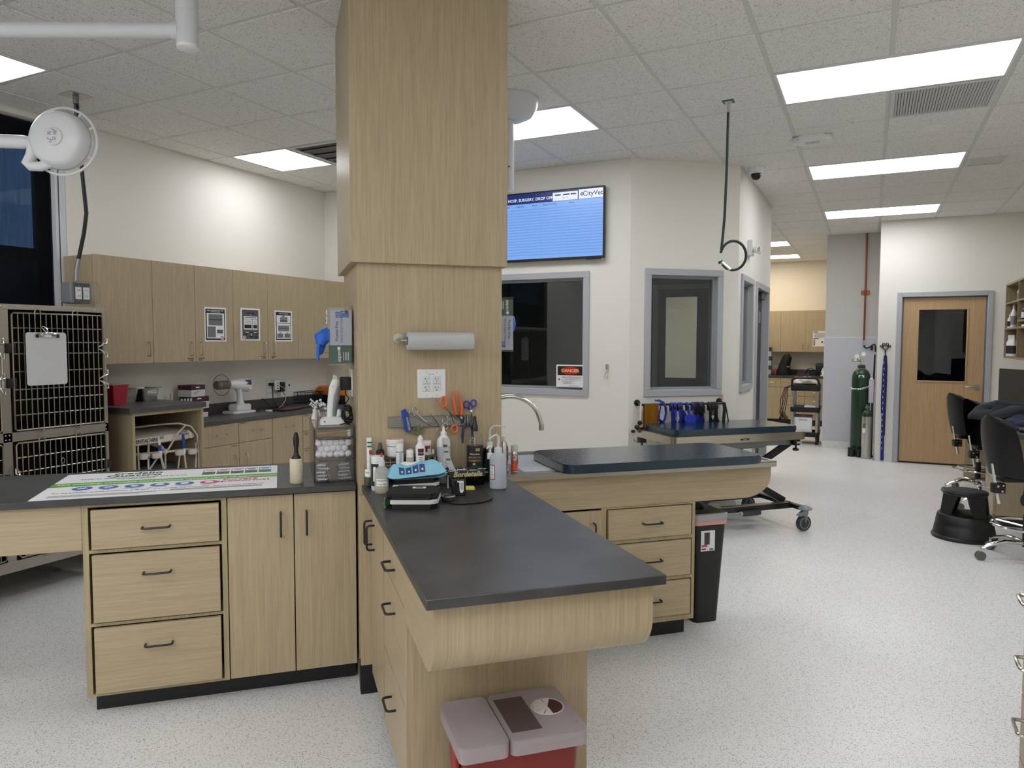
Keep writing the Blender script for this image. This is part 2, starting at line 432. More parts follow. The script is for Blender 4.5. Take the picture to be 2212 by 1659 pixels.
light(-3,3,2,'lit ceiling panel half hidden by the wood column and white canopy',LP)
light(-6,3,1,'square lit ceiling panel above the wall cabinets, left of the column',LP)
light(-6,-1,1,'square lit ceiling panel cut by the left frame edge above the blind',LP)
light(-2,15,2,'nearer lit ceiling panel of the hall beyond the side wall',LPW)
light(-2,18,2,'farther lit ceiling panel of the hall, above the far cabinets',LPW)
for i,j in ((1,-5),(-3,-5),(-6,-5),(1,-9),(-3,-9),(-1,-7),(-5,-7),(-1,-10)): light(i,j,2 if i>-6 else 1,'unseen ceiling panel added behind the photographer to brighten the room',LP)  # panels out of view, added to bring up the room's brightness
for i,j in ((3,1),(3,-2)): light(i,j,1,'unseen square ceiling panel added to brighten the right wall and desk',LP)  # added out of view to light the right wall, desk and chairs
for i,j in ((-3,10),(-3,12)): light(i,j,2,'unseen ceiling panel added behind the side wall to brighten the hall',LP)  # added where the side wall hides them, to lift alcove and hall floor
def grille(name,label,x0,x1,y0,y1,n,along,bar,m=TBAR):
    T=Thing(name,label,'air vent',((x0+x1)/2,(y0+y1)/2,CZ),'W')
    fr=T.part('frame',m); e=.026
    for b in ((x0,x1,y0,y0+e),(x0,x1,y1-e,y1),(x0,x0+e,y0+e,y1-e),(x1-e,x1,y0+e,y1-e)): fr.box(*b,CZ-.006,CZ+.011,.002,1)
    T.part('backing',BLACK).box(x0+e,x1-e,y0+e,y1-e,CZ+.0075,CZ+.0115)
    for k in range(n):
        s=T.part('slat',m); q=x0+e+(x1-x0-2*e)*(k+.5)/n
        M=Matrix.Translation((q,0,CZ))@Matrix.Rotation(.5,4,'Y'); s.box(-bar/2,bar/2,y0+e,y1-e,-.001,.001,M=M)
grille('return_grille','large slatted grille in the ceiling behind the largest light panel',gx(2)+.012,gx(3)-.012,gy(4)+.012,gy(5)-.012,32,'y',.013)
T=Struct('ceiling_patch',CEIL); T.name='trim_4'; T.box(gx(3)+.012,gx(4)-.012,gy(7)+.012,gy(8)-.30,CZ,CZ+.012); T.box(gx(3)+.30,gx(4)-.012,gy(8)-.30,gy(8)-.012,CZ,CZ+.012)
grille('supply_grille','small slatted grille beside the middle light panel of the row',gx(3)+.014,gx(3)+.299,gy(8)-.299,gy(8)-.014,14,'y',.014,mat('white_grille',(206,205,200),.5))
T=Thing('slot_diffuser','dark slot diffuser beside the square light panel left of column','air vent',(gx(-5)+.3,gy(3)+.3,CZ),'W')
fr=T.part('frame',TBAR); x0,x1,y0,y1=gx(-5)+.012,gx(-4)-.012,gy(3)+.012,gy(4)-.012
for b in ((x0,x1,y0,y0+.03),(x0,x1,y1-.03,y1),(x0,x0+.03,y0+.03,y1-.03),(x1-.03,x1,y0+.03,y1-.03)): fr.box(*b,CZ-.004,CZ+.011)
T.part('dark_plenum',BLACK).box(x0+.03,x1-.03,y0+.03,y1-.03,CZ+.006,CZ+.011)
for k in range(3): T.part('vane',DGREY).box(x0+.03,x1-.03,y0+.15*(k+1)-.03,y0+.15*(k+1)+.02,CZ-.001,CZ+.005)
T=Thing('access_point','white wireless access point box on the ceiling above the hall','access point',(-.43,5.92,CZ),'W')
T.part('housing',WHITE).rbox(-.565,-.295,5.83,6.0,CZ-.04,CZ,.05,5,.014); p=T.part('badge',LGREY); p.rbox(-.48,-.38,5.88,5.95,CZ-.0415,CZ-.039,.012); 
p.use(INKG).cyl((-.43,5.915,CZ-.043),(-.43,5.915,CZ-.0405),.005)
T=Thing('smoke_detector','round white detector disc on the ceiling near the return grille','smoke detector',(.36,5.975,CZ),'W')
T.part('base',WHITE).lathe([(.001,CZ-.03),(.03,CZ-.03),(.045,CZ-.024),(.05,CZ-.012),(.062,CZ-.01),(.064,CZ)],(.36,5.975,0),24)
T=Thing('dome_camera','white dome security camera on the ceiling corner by side wall','security camera',(-.94,6.72,CZ),'W')
T.part('base',WHITE).lathe([(.045,CZ-.055),(.058,CZ-.05),(.064,CZ-.03),(.066,CZ)],(-.94,6.72,0),28)
T.part('dome',mat('black_dome',(10,10,11),.08)).ell((-.94,6.72,CZ-.06),.044,.044,.05,20,12)
T=Thing('ceiling_hose','dark green hanging hose looped into a ring at its free end','hose',(-.85,4.82,CZ),'W')
GRN=mat('green_metal',(20,92,62),.4); HOSE=mat('dark_green_hose',(14,34,26),.45)
T.part('ceiling_plate',GRN).box(-.885,-.815,4.785,4.855,CZ-.004,CZ); p=T.part('plate_disc',WHITE); p.box(-.87,-.83,4.805,4.835,CZ-.008,CZ-.003)
T.part('fitting',CHROME).cyl((-.85,4.82,CZ-.07),(-.85,4.82,CZ-.005),.011)
P=[(-.85,4.82,CZ-.06),(-.853,4.82,2.6),(-.862,4.825,2.3),(-.872,4.83,2.18)]
import itertools
cx,cz=-.815,2.045; e=Vector((.9,.44,0))
for k in range(30):
    a=2.95-5.5*k/29
    P.append(tuple(Vector((-.805,4.845,2.06))+e*(.082*math.cos(a))+Vector((0,0,.092*math.sin(a)))+Vector((-.44,.9,0))*(.012*k/29)))
T.part('hose_line',HOSE).tube(P,.0085,8)
T.part('end_fitting',CHROME).cyl(P[-5],tuple(Vector(P[-1])+(Vector(P[-1])-Vector(P[-3]))*.8),.0115); 
T.part('end_cap',GRN).cyl(tuple(Vector(P[-1])+(Vector(P[-1])-Vector(P[-3]))*.3),tuple(Vector(P[-1])+(Vector(P[-1])-Vector(P[-3]))*.75),.016,n=14)
T=Thing('hanging_outlet_box','clear-lidded outlet box hanging on a black cord above the cage','outlet box',(-4.47,2.95,CZ),'W')
T.part('ceiling_plate',NICKEL).box(-4.54,-4.40,2.88,3.02,CZ-.004,CZ); T.part('strain_relief',GREY).cyl((-4.47,2.95,CZ-.05),(-4.47,2.95,CZ-.003),.017)
g=T.part('cord_grip',mat('braided_grip',(52,52,54),.5,.6)); g.cyl((-4.47,2.95,CZ-.05),(-4.465,2.955,CZ-.26),.013,n=12)
for k in range(14):
    z=CZ-.055-.0145*k; g.torus((-4.468,2.953,z),.0135,.002,(0.25*(-1)**k,.1,1),14,5)
cp=[(-4.465,2.955,CZ-.25),(-4.45,2.965,CZ-.5),(-4.44,2.975,CZ-.72),(-4.455,2.965,2.18),(-4.485,2.945,2.02),(-4.495,2.935,1.95),(-4.495,2.93,1.88)]
T.part('cord',BLACK).tube(cp,.0115,10)
g=T.part('lower_grip',mat('braided_grip_pale',(150,150,148),.4,.6)); g.tube(cp[4:],.0135,10)
b=T.part('box_body',GREY); b.rbox(-4.55,-4.44,2.86,3.0,1.74,1.87,.02,4,.006)
lid=T.part('clear_lid',ACR); lid.rbox(-4.44,-4.36,2.855,3.005,1.735,1.875,.02,4,.012)
for k in (0,1):
    r=T.part('receptacle',WHITE); y=2.905+.05*k; r.box(-4.44,-4.432,y-.018,y+.018,1.765,1.84)
    r.use(INK)
    for zz in (1.785,1.82):
        for dy in (-.006,.006): r.box(-4.4315,-4.4305,y+dy-.0012,y+dy+.0012,zz-.005,zz+.005)
# ---------------------------------------------------------------- interior windows and doors
def win(name,ox,oy,rz,a0,a1,z0,z1,fw=.055,depth=.04,inset=.06):
    # local x runs along the wall, local -y faces the room
    s=Struct(name,FRAME,(ox,oy,0),'W',rz); s.off=Vector((0,0,0))
    for b in ((a0,a1,z0,z0+fw),(a0,a1,z1-fw,z1),(a0,a0+fw,z0+fw,z1-fw),(a1-fw,a1,z0+fw,z1-fw)):
        s.box(b[0],b[1],-.018,WT+.01,b[2],b[3],.003,1)
    e=fw+.022
    k=s.sub('glazing_stop',mat('grey_metal_stop',(148,150,153),.45)) 
    for b in ((a0+fw,a1-fw,z0+fw,z0+e),(a0+fw,a1-fw,z1-e,z1-fw),(a0+fw,a0+e,z0+e,z1-e),(a1-e,a1-fw,z0+e,z1-e)):
        k.box(b[0],b[1],.035,.085,b[2],b[3])
    g=s.sub('glass',PANE); g.box(a0+fw,a1-fw,.05,.054,z0+fw,z1-fw)
    return s
win('window_1',0,5.93,0,-4.02,-2.175,1.037,2.113)
win('window_2',-1.82,5.93,CA,.135,.865,1.045,2.125)
s=win('window_3',-1.05,0,PI/2,6.735,7.455,1.055,2.115)
# side wall door, closed and dark
d=Struct('door_2',FRAME)
for b in ((7.64,7.70,0,2.115),(8.58,8.64,0,2.115),(7.701,8.579,2.055,2.115)): d.box(-1.05-WT-.01,-1.03,b[0],b[1],b[2],b[3],.003,1)
l=d.sub('leaf',mat('dark_door_leaf',(60,61,63),.5)); l.box(-1.15,-1.11,7.70,8.58,.01,2.055)
l=d.sub('closer',DGREY); l.box(-1.11,-1.06,8.2,8.5,1.97,2.03); l=d.sub('sign',PAPERG); l.box(-1.109,-1.107,8.32,8.5,1.72,1.84)
# oak door with a dark vision panel
d=Struct('door_1',FRAME)
for b in ((.275,.335,0,2.13),(1.235,1.29,0,2.13),(.336,1.234,2.07,2.13)): d.box(b[0],b[1],10.305,10.42,b[2],b[3],.004,1)
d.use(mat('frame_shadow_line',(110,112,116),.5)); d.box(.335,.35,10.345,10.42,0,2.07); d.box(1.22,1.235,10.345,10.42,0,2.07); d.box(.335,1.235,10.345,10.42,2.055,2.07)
l=d.sub('leaf',BIRCH); wall(l,'x',.352,1.218,10.35,10.395,.022,2.055,[(.52,1.035,1.035,1.915)])
k=l.sub('glass_bead',BIRCH); 
for b in ((.505,1.05,1.02,1.04),(.505,1.05,1.91,1.93),(.505,.525,1.04,1.91),(1.03,1.05,1.04,1.91)): k.box(b[0],b[1],10.342,10.35,b[2],b[3],.003,1)
l.sub('glass',m_pane('dark_vision_glass',(.5,.52,.56))).box(.52,1.035,10.37,10.374,1.035,1.915)
h=l.sub('lever_handle',NICKEL); h.cyl((1.155,10.35,.975),(1.155,10.335,.975),.032,n=24); h.cyl((1.155,10.335,.975),(1.155,10.29,.975),.011); h.box(1.03,1.165,10.28,10.297,.966,.984,.006)
l.sub('sweep',BLACK).box(.352,1.218,10.347,10.398,.004,.022)
w=Struct('wall_closet',mat('closet_paint',(70,74,84),.8)); w.box(.3,1.3,11.3,11.33,0,2.5)
# surgery room: doorway window to the lit hall, dim furniture
d=Struct('door_3',FRAME)
for b in ((-2.40,-2.34,0,2.2),(-1.51,-1.45,0,2.2),(-2.339,-1.511,2.14,2.2)): d.box(b[0],b[1],8.77,8.91,b[2],b[3])
l=d.sub('leaf',mat('surgery_door_leaf',(92,94,98),.5)); wall(l,'x',-2.338,-1.512,8.81,8.85,.01,2.14,[(-2.256,-1.875,1.075,2.05)])
l.sub('glass',PANE).box(-2.256,-1.875,8.828,8.832,1.075,2.05)
# ---------------------------------------------------------------- exterior window with dark roller blind
def m_blind():
    m,nt,b=newmat('dark_sun_screen'); L=nt.links
    mp=coords(nt,(3,160,4)); a=noise(nt,mp,1,3); 
    b.inputs['Base Color'].default_value=rgb((30,34,42)); b.inputs['Roughness'].default_value=.7
    t=N(nt,'ShaderNodeBsdfTransparent'); rr=ramp(nt,[(.3,(.40,.40,.40)),(.7,(.54,.54,.54))]); L.new(a.outputs['Fac'],rr.inputs[0]); L.new(rr.outputs[0],t.inputs['Color'])
    x=N(nt,'ShaderNodeMixShader'); x.inputs[0].default_value=.85; L.new(b.outputs[0],x.inputs[1]); L.new(t.outputs[0],x.inputs[2]); L.new(x.outputs[0],nt.nodes['Material Output'].inputs['Surface']); return m
s=Struct('window_4',mat('dark_window_frame',(34,36,40),.5))
for b in ((.3,3.245,.8,.88),(.3,3.245,2.86,2.985),(.3,.42,.88,2.86),(3.09,3.245,.88,2.86),(.3,3.245,2.05,2.135),(1.5,1.58,.88,2.86)): s.box(-5.19,-5.15,b[0],b[1],b[2],b[3])
s.sub('glass',PANE).box(-5.175,-5.172,.42,3.1,.88,2.86)
s.sub('screen',m_blind()).box(-5.105,-5.104,.32,3.17,.83,2.965)
k=s.sub('hem_bar',DGREY); k.box(-5.11,-5.1,.32,3.17,.81,.835)
k=s.sub('side_channel',mat('white_aluminium',(204,206,208),.4)); k.box(-5.12,-5.062,3.17,3.19,.8,2.985); k.box(-5.12,-5.062,3.2,3.245,.8,2.985,.003,1); k.use(DGREY); k.box(-5.1,-5.064,3.19,3.2,.8,2.985)
w=Struct('wall_sky_block',mat('exterior_dark',(26,28,30),.9)); w.box(-6.6,-6.5,-3,8,-.1,2.2)  # added dark slab that blocks the low sky behind the blind
# night-blue dusk outside
wd=bpy.data.worlds.new('dusk'); SC.world=wd; wd.use_nodes=True
wd.node_tree.nodes['Background'].inputs[0].default_value=(.15,.31,.62,1); wd.node_tree.nodes['Background'].inputs[1].default_value=1.15
SC.view_settings.view_transform='Standard'; SC.view_settings.look='None'; SC.view_settings.gamma=1; SC.view_settings.use_curve_mapping=False
SC.view_settings.exposure=.2
# ---------------------------------------------------------------- wood-clad column
T=Thing('column','wood-clad square column rising from the island to the ceiling','column',(.61,3.41,0),'I')
p=T.part('lower_cladding',WZ); p.box(.307,.946,3.15,3.80,0,1.85,.0015,1)
p=T.part('upper_cladding',WZ); p.box(.279,.963,3.122,3.828,1.837,CZ+.01,.0015,1)
# ---------------------------------------------------------------- helpers for casework
def drawer(T,x0,x1,z0,z1,face,m,hm,axis,front,th=.018,hl=.1,slides=False,hz=.5,r=.0045,out=.032,hx=None):
    # front: -1/+1 direction (along the other axis) in which the drawer faces
    d=T.part('drawer',m); y0,y1=sorted((face,face+front*th))
    def B(mb,a0,a1,b0,b1,lo,hi,bev=0):
        if axis=='x': mb.box(a0,a1,b0,b1,lo,hi,bev,1)
        else: mb.box(b0,b1,a0,a1,lo,hi,bev,1)
    B(d,x0,x1,y0,y1,z0,z1,.0012)
    h=d.sub('handle',hm); c=(x0+x1)/2 if hx is None else hx; z=z0+(z1-z0)*hz; f=face+front*th
    a,b=((c-hl/2,f,z),(c+hl/2,f,z)) if axis=='x' else ((f,c-hl/2,z),(f,c+hl/2,z))
    o=(0,front*out,0) if axis=='x' else (front*out,0,0)
    h.tube(handle_pts(a,b,o),r,8)
    if slides:
        s=d.sub('slide',CHROME)
        for q in (x0-.006,x1+.002): 
            bk=(face-front*.05)
            for k in range(4): B(s,q,q+.004,min(bk,face),max(bk,face),z0+.006+.012*k,z0+.013+.012*k)
    return d
def door(T,x0,x1,z0,z1,face,m,hm,axis,front,hx,hz0,hz1,th=.018,r=.0045,out=.032):
    d=T.part('door',m); y0,y1=sorted((face,face+front*th))
    if axis=='x': d.box(x0,x1,y0,y1,z0,z1,.0012,1)
    else: d.box(y0,y1,x0,x1,z0,z1,.0012,1)
    h=d.sub('handle',hm); f=face+front*th
    a,b=((hx,f,hz1),(hx,f,hz0)) if axis=='x' else ((f,hx,hz1),(f,hx,hz0))
    h.tube(handle_pts(a,b,(0,front*out,0) if axis=='x' else (front*out,0,0)),r,8)
    return d
# ---------------------------------------------------------------- left arm of the island
T=Thing('drawer_cabinet','oak drawer cabinet with three ajar drawers under the poster counter','cabinet',(-.49,3.5,0),'I')
c=T.part('carcass',WEDGE)
for b in ((-.757,-.736,.088,.864),(-.248,-.2275,.088,.864)): c.box(b[0],b[1],3.2,3.8,b[2],b[3])
for z0,z1 in ((.088,.098),(.372,.384),(.667,.680),(.851,.864)): c.box(-.736,-.248,3.2,3.79,z0,z1)
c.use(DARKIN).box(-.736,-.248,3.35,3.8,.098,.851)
for z0,z1 in ((.685,.842),(.391,.661),(.103,.367)): drawer(T,-.7235,-.256,z0,z1,3.203,WX,BLACKM,'x',-1,hz=.5 if z0>.6 else .70 if z0>.3 else .69)
T=Thing('two_door_cabinet','oak cabinet with two tall doors left of the column foot','cabinet',(.035,3.5,0),'I')
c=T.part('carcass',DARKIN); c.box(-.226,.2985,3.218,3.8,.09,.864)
door(T,-.2235,.0375,.090,.858,3.218,WZ,BLACKM,'x',-1,-.014,.684,.784)
door(T,.0415,.2975,.090,.858,3.218,WZ,BLACKM,'x',-1,.091,.684,.784)
k=Solo('plinth',KICK,'black plinth under the drawer and two-door cabinets','plinth',(-.2,3.5,0),'I'); k.box(-.742,.2985,3.275,3.78,0,.089)
T=Thing('poster_worktop','charcoal worktop carrying the poster, left arm of the island','worktop',(-.9,3.5,.864),'I')
T.part('slab',TOP).box(-2.05,.2975,3.175,3.83,.8645,.8905,.002,1)
T.part('apron',WX).box(-2.05,-.7575,3.2,3.79,.682,.8643,.002,1)
T.part('end_panel',WZ).box(-2.04,-2.0,3.22,3.78,0,.681)
# ---------------------------------------------------------------- near arm of the island
T=Thing('island_base_cabinet','oak base cabinet behind the red sharps bin, doors facing left','cabinet',(.64,2.6,0),'I')
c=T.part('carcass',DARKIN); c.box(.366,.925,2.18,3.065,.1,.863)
T.part('end_panel',WZ).box(.345,.943,2.155,2.179,0,.8635,.001,1)
T.part('side_panel',WZ).box(.925,.943,2.18,3.145,0.0,.8635)
f_=T.part('filler_panel',WZ); f_.box(.3015,.3655,3.066,3.084,.135,.8635)
st=T.part('stile',WEDGE); st.box(.347,.366,2.672,2.698,.1,.863); 
for z in (.868-.008,.69,.378,.092): st.box(.350,.366,2.18,2.672,z-.006,z+.006)
door(T,2.70,2.984,.10,.855,.366,WZ,BLACKM,'y',-1,2.945,.662,.762)
door(T,2.989,3.066,.10,.855,.366,WZ,BLACKM,'y',-1,3.03,.662,.762)
for z0,z1,hz in ((.70,.853,.31),(.388,.682,.72),(.10,.37,.62)): drawer(T,2.186,2.668,z0,z1,.366,WY,BLACKM,'y',-1,hz=hz,hx=2.44)
T.part('plinth',KICK).box(.40,.92,2.18,3.14,0,.1); 
T.part('filler_plinth',KICK).box(.3015,.375,3.085,3.14,0,.134)
T=Thing('island_worktop','charcoal worktop with bottles on it, jutting towards the camera','worktop',(.64,2.4,.864),'I')
T.part('slab',TOP).box(.319,.963,1.685,3.1485,.8640,.8905,.002,1)
ap=T.part('apron',WYZ); rr=.10; poly=[(2.154,.8638),(2.154,.662),(1.722+rr,.662)]+[(1.722+rr-rr*math.sin(PI/2*i/10),.662+rr-rr*math.cos(PI/2*i/10)) for i in range(1,11)]+[(1.722,.8638)]
ap.prism(poly,.3465,.941,'x'); 
poly2=[(p[0]+(.0006 if p[0]<2 else 0),p[1]) for p in poly]; T.part('apron_end',WY).prism(poly2,.344,.3465,'x'); T.part('apron_end',WY).prism(poly2,.941,.9435,'x')
# ---------------------------------------------------------------- sink arm
T=Thing('sink_cabinet','oak sink cabinet with three drawers beside the black bin','cabinet',(1.5,3.5,0),'I')
c=T.part('carcass',WEDGE)
for b in ((.97,.99,.1,.70),(1.4665,1.4935,.1,.70),(1.969,1.985,.1,.70)): c.box(b[0],b[1],3.2,3.76,b[2],b[3])
for z0,z1 in ((.1,.125),(.313,.330),(.518,.535),(.693,.70)): c.box(1.4935,1.969,3.2,3.7,z0,z1)
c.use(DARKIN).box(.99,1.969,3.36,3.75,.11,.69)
c.use(WZ).box(1.9655,1.968,3.215,3.35,.126,.69)
door(T,1.0,1.4625,.11,.693,3.203,WZ,BLACKM,'x',-1,1.418,.535,.635)
for z0,z1 in ((.539,.689),(.335,.514),(.131,.309)): drawer(T,1.5,1.957,z0,z1,3.206,WX,BLACKM,'x',-1,hx=1.735,hz=.5)
T.part('plinth',KICK).box(.99,1.975,3.275,3.7,0,.099)
T=Thing('wet_table_top','stainless sink top with wood apron under the front blue pad','sink top',(1.7,3.5,.70),'I')
ap=T.part('apron',WX); rx,rz=.16,.105; poly=[(.97,.862),(.97,.7015),(2.433-rx,.7015)]+[(2.433-rx+rx*math.sin(PI/2*i/12),.7015+rz-rz*math.cos(PI/2*i/12)) for i in range(1,13)]+[(2.433,.862)]
ap.prism(poly,3.2,3.76,'y')
s=T.part('steel_top',STEEL); s.box(.965,2.443,3.166,3.80,.862,.8875,.002,1); s.box(.965,2.443,3.166,3.186,.8875,.893,.001,1); s.box(.965,2.443,3.78,3.80,.8875,.90,.001,1); s.box(2.425,2.443,3.186,3.78,.8875,.893,.001,1)
g=T.part('drain_plate',m_steel('pale_plate','y',(214,214,212),.38)); g.box(1.09,2.40,3.25,3.74,.8875,.8905,.001,1)
fa=T.part('faucet',CHROME); fa.cyl((.985,3.70,.8875),(.985,3.70,.93),.026,.022,20); fa.cyl((.985,3.70,.93),(.985,3.70,1.07),.0155)
P=[(.985,3.70,1.0),(.985,3.70,1.07)]
for k in range(0,19):
    a=PI-PI*k/18*.93; P.append((1.152+.167*math.cos(a),3.70-.02*k/18,1.07+.145*math.sin(a)))
P.append((1.328,3.68,1.062)); fa.tube(P,.0125,12); fa.tube([P[-1],(1.3285,3.68,1.03)],.0135,12)
le=T.part('mixer_lever',CHROME); le.ell((1.0,3.45,.905),.02,.02,.018); le.tube([(1.0,3.45,.91),(1.004,3.44,.96),(1.016,3.43,.99)],[.013,.010,.007],10,flat=.5)
PAD=None
def m_pad():
    m,nt,b=newmat('pebbled_navy_vinyl'); b.inputs['Base Color'].default_value=rgb((16,46,62)); b.inputs['Roughness'].default_value=.13; b.inputs['IOR'].default_value=1.6; b.inputs['Coat Weight'].default_value=.3; b.inputs['Coat Roughness'].default_value=.12
    mp=coords(nt,(1,1,1)); v=N(nt,'ShaderNodeTexVoronoi',feature='SMOOTH_F1'); v.inputs['Scale'].default_value=170; nt.links.new(mp.outputs[0],v.inputs['Vector']); bump(nt,b,v.outputs['Distance'],.4,.003); return m
PAD=m_pad()
p=Solo('grooming_pad',PAD,'dark blue pebbled pad lying on the stainless sink top','pad',(1.78,3.36,.8905),'I'); p.rbox(1.243,2.325,3.105,3.6,.8932,.936,.05,6,.006)
# ---------------------------------------------------------------- black waste bin
T=Thing('waste_bin','tall black waste bin with clear liner beside the sink cabinet','waste bin',(2.17,3.48,0),'I')
b=T.part('body',BLACK)
def frus(mb,x0,x1,y0,y1,z0,X0,X1,Y0,Y1,z1,r=.03,n=5,cap=(1,1)):
    def ring(a0,a1,b0,b1,z):
        L=[]
        for cx,cy,a in ((a1-r,b1-r,0),(a0+r,b1-r,PI/2),(a0+r,b0+r,PI),(a1-r,b0+r,1.5*PI)):
            for i in range(n+1): t=a+PI/2*i/n; L.append(mb.V((cx+r*math.cos(t),cy+r*math.sin(t),z)))
        return L
    A=ring(x0,x1,y0,y1,z0);B=ring(X0,X1,Y0,Y1,z1); mb.bridge(A,B)
    if cap[0]: mb._f(A[::-1])
    if cap[1]: mb._f(B)
frus(b,2.09,2.235,3.355,3.60,.0,2.068,2.268,3.335,3.625,.565,cap=(1,0))
l=T.part('liner',LINER,'translucent liner folded over the rim'); frus(l,2.064,2.270,3.331,3.629,.535,2.060,2.276,3.327,3.633,.592,cap=(0,0)); 
frus(l,2.060,2.276,3.327,3.633,.592,2.066,2.268,3.333,3.627,.597,cap=(0,0)); frus(l,2.066,2.268,3.333,3.627,.597,2.1,2.235,3.37,3.59,.18,cap=(0,0))
d=T.part('drawstring',mat('red_drawstring',(222,156,152),.5)); frus(d,2.0625,2.2715,3.3295,3.6305,.536,2.0615,2.2725,3.3285,3.6315,.556,cap=(0,0))
bg=T.part('ballooned_bag',m_milky('grey_bag_plastic',(120,112,100),.25)); 
bg.grid(lambda a,c:(2.075+.185*a,3.60-.012*math.sin(PI*c)-.05*c,.55+c*(.115*(1-a)**.8+.02)+.008*math.sin(9*a)*c),14,8)
st=T.part('product_sticker',PAPER); st.box(2.108,2.192,3.336,3.339,.395,.505)
st.off=st.off; st.use(DGREY).box(2.128,2.160,3.3345,3.3362,.43,.495); st.use(mat('sticker_red',(196,60,60),.5)).box(2.112,2.146,3.3345,3.3362,.418,.428); st.use(INK).box(2.112,2.138,3.3345,3.3362,.404,.409)
for k in range(6): st.box(2.160+.004*k,2.162+.004*k,3.3345,3.3362,.399,.409)
# ---------------------------------------------------------------- red sharps bin
T=Thing('sharps_bin','large red sharps bin with frosted lid under the jutting worktop','sharps container',(.628,1.985,0),'I')
b=T.part('body',mat('red_sharps_plastic',(122,28,20),.4)); frus(b,.475,.785,1.885,2.085,.0,.458,.80,1.868,2.108,.385,.03,5)
T.part('side_latch',mat('red_latch',(150,32,26),.4)).box(.446,.459,1.93,1.99,.28,.385,.003,1)
def lidhalf(x0,x1,lab):
    l=T.part('lid',LIDP,lab)
    l.rbox(x0,x1,1.848,2.122,.3855,.411,.022,4,.0025)
    frus(l,x0+.001,x1-.001,1.849,2.121,.366,x0,x1,1.848,2.122,.392,.020,6,cap=(0,0))
    return l
lidhalf(.440,.583,'frosted left half of the lid'); l=lidhalf(.586,.816,'frosted right half of the lid with round opening')
sp=l.sub('label_window',m_milky('dark_window',(104,86,88),.25)); sp.box(.60,.69,1.89,2.085,.4111,.4118)
op=l.sub('drop_opening',mat('dark_red_hole',(62,14,12),.6)); op.cyl((.745,2.0,.4111),(.745,2.0,.4125),.047,n=32)
fl=l.sub('flap_wheel',mat('clear_flap',(214,206,200),.25))
for k in range(6):
    a0=1.1+k*.62; pts=[(.745,2.0)]+[(.745+.045*math.cos(a0+.56*i/5),2.0+.045*math.sin(a0+.56*i/5)) for i in range(6)]; fl.prism(pts,.4126,.4135)
l.sub('opening_rim',mat('lid_rim',(206,196,192),.3)).torus((.745,2.0,.412),.048,.0022,n=36,k=6)
# embossed lid bosses
bo=l.sub('boss',LIDP)
for x,y in ((.655,2.10),(.80,1.90),(.70,1.865),(.62,1.87)): bo.cyl((x,y,.411),(x,y,.4125),.006,n=12)
# ---------------------------------------------------------------- left wall: wall cabinets
def wallcab(y0,y1,doors,label,endp=False):
    T=Thing('wall_cabinet',label,'wall cabinet',(-4.9,(y0+y1)/2,1.345),'W','wall cabinets on the left wall')
    c=T.part('carcass',WZ); c.box(-5.058,-4.7585,y0,y1-.001,1.347,2.093)
    for a,b,hy,note in doors:
        d=door(T,a+.0012,b-.0012,1.345,2.095,-4.758,WZ,NICKEL,'y',1,hy,1.397,1.497,r=.004,out=.03)
        if note:
            t=d.sub('door_text',INK); s=-1 if hy>(a+b)/2 else 1
            for k,(w_,z) in enumerate(((.058,1.372),(.034,1.359))):
                q=hy+(.02 if s<0 else -.02); t.box(-4.7398,-4.7392,*(sorted((q,q-.0+s*w_))),z-.003,z+.003)
    return T
wallcab(3.215,3.66,[(3.215,3.66,3.615,0)],'single-door wall cabinet at the end nearest the window blind')
wallcab(3.66,4.413,[(3.66,4.035,3.99,1),(4.035,4.413,4.08,1)],'wall cabinet pair whose right door carries the leftmost notice')
wallcab(4.413,5.18,[(4.413,4.80,4.748,1),(4.80,5.18,4.856,1)],'wall cabinet pair carrying two notices, one on each door')
wallcab(5.18,5.925,[(5.18,5.58,5.535,0),(5.58,5.925,5.625,0)],'wall cabinet pair nearest the room corner, without notices')
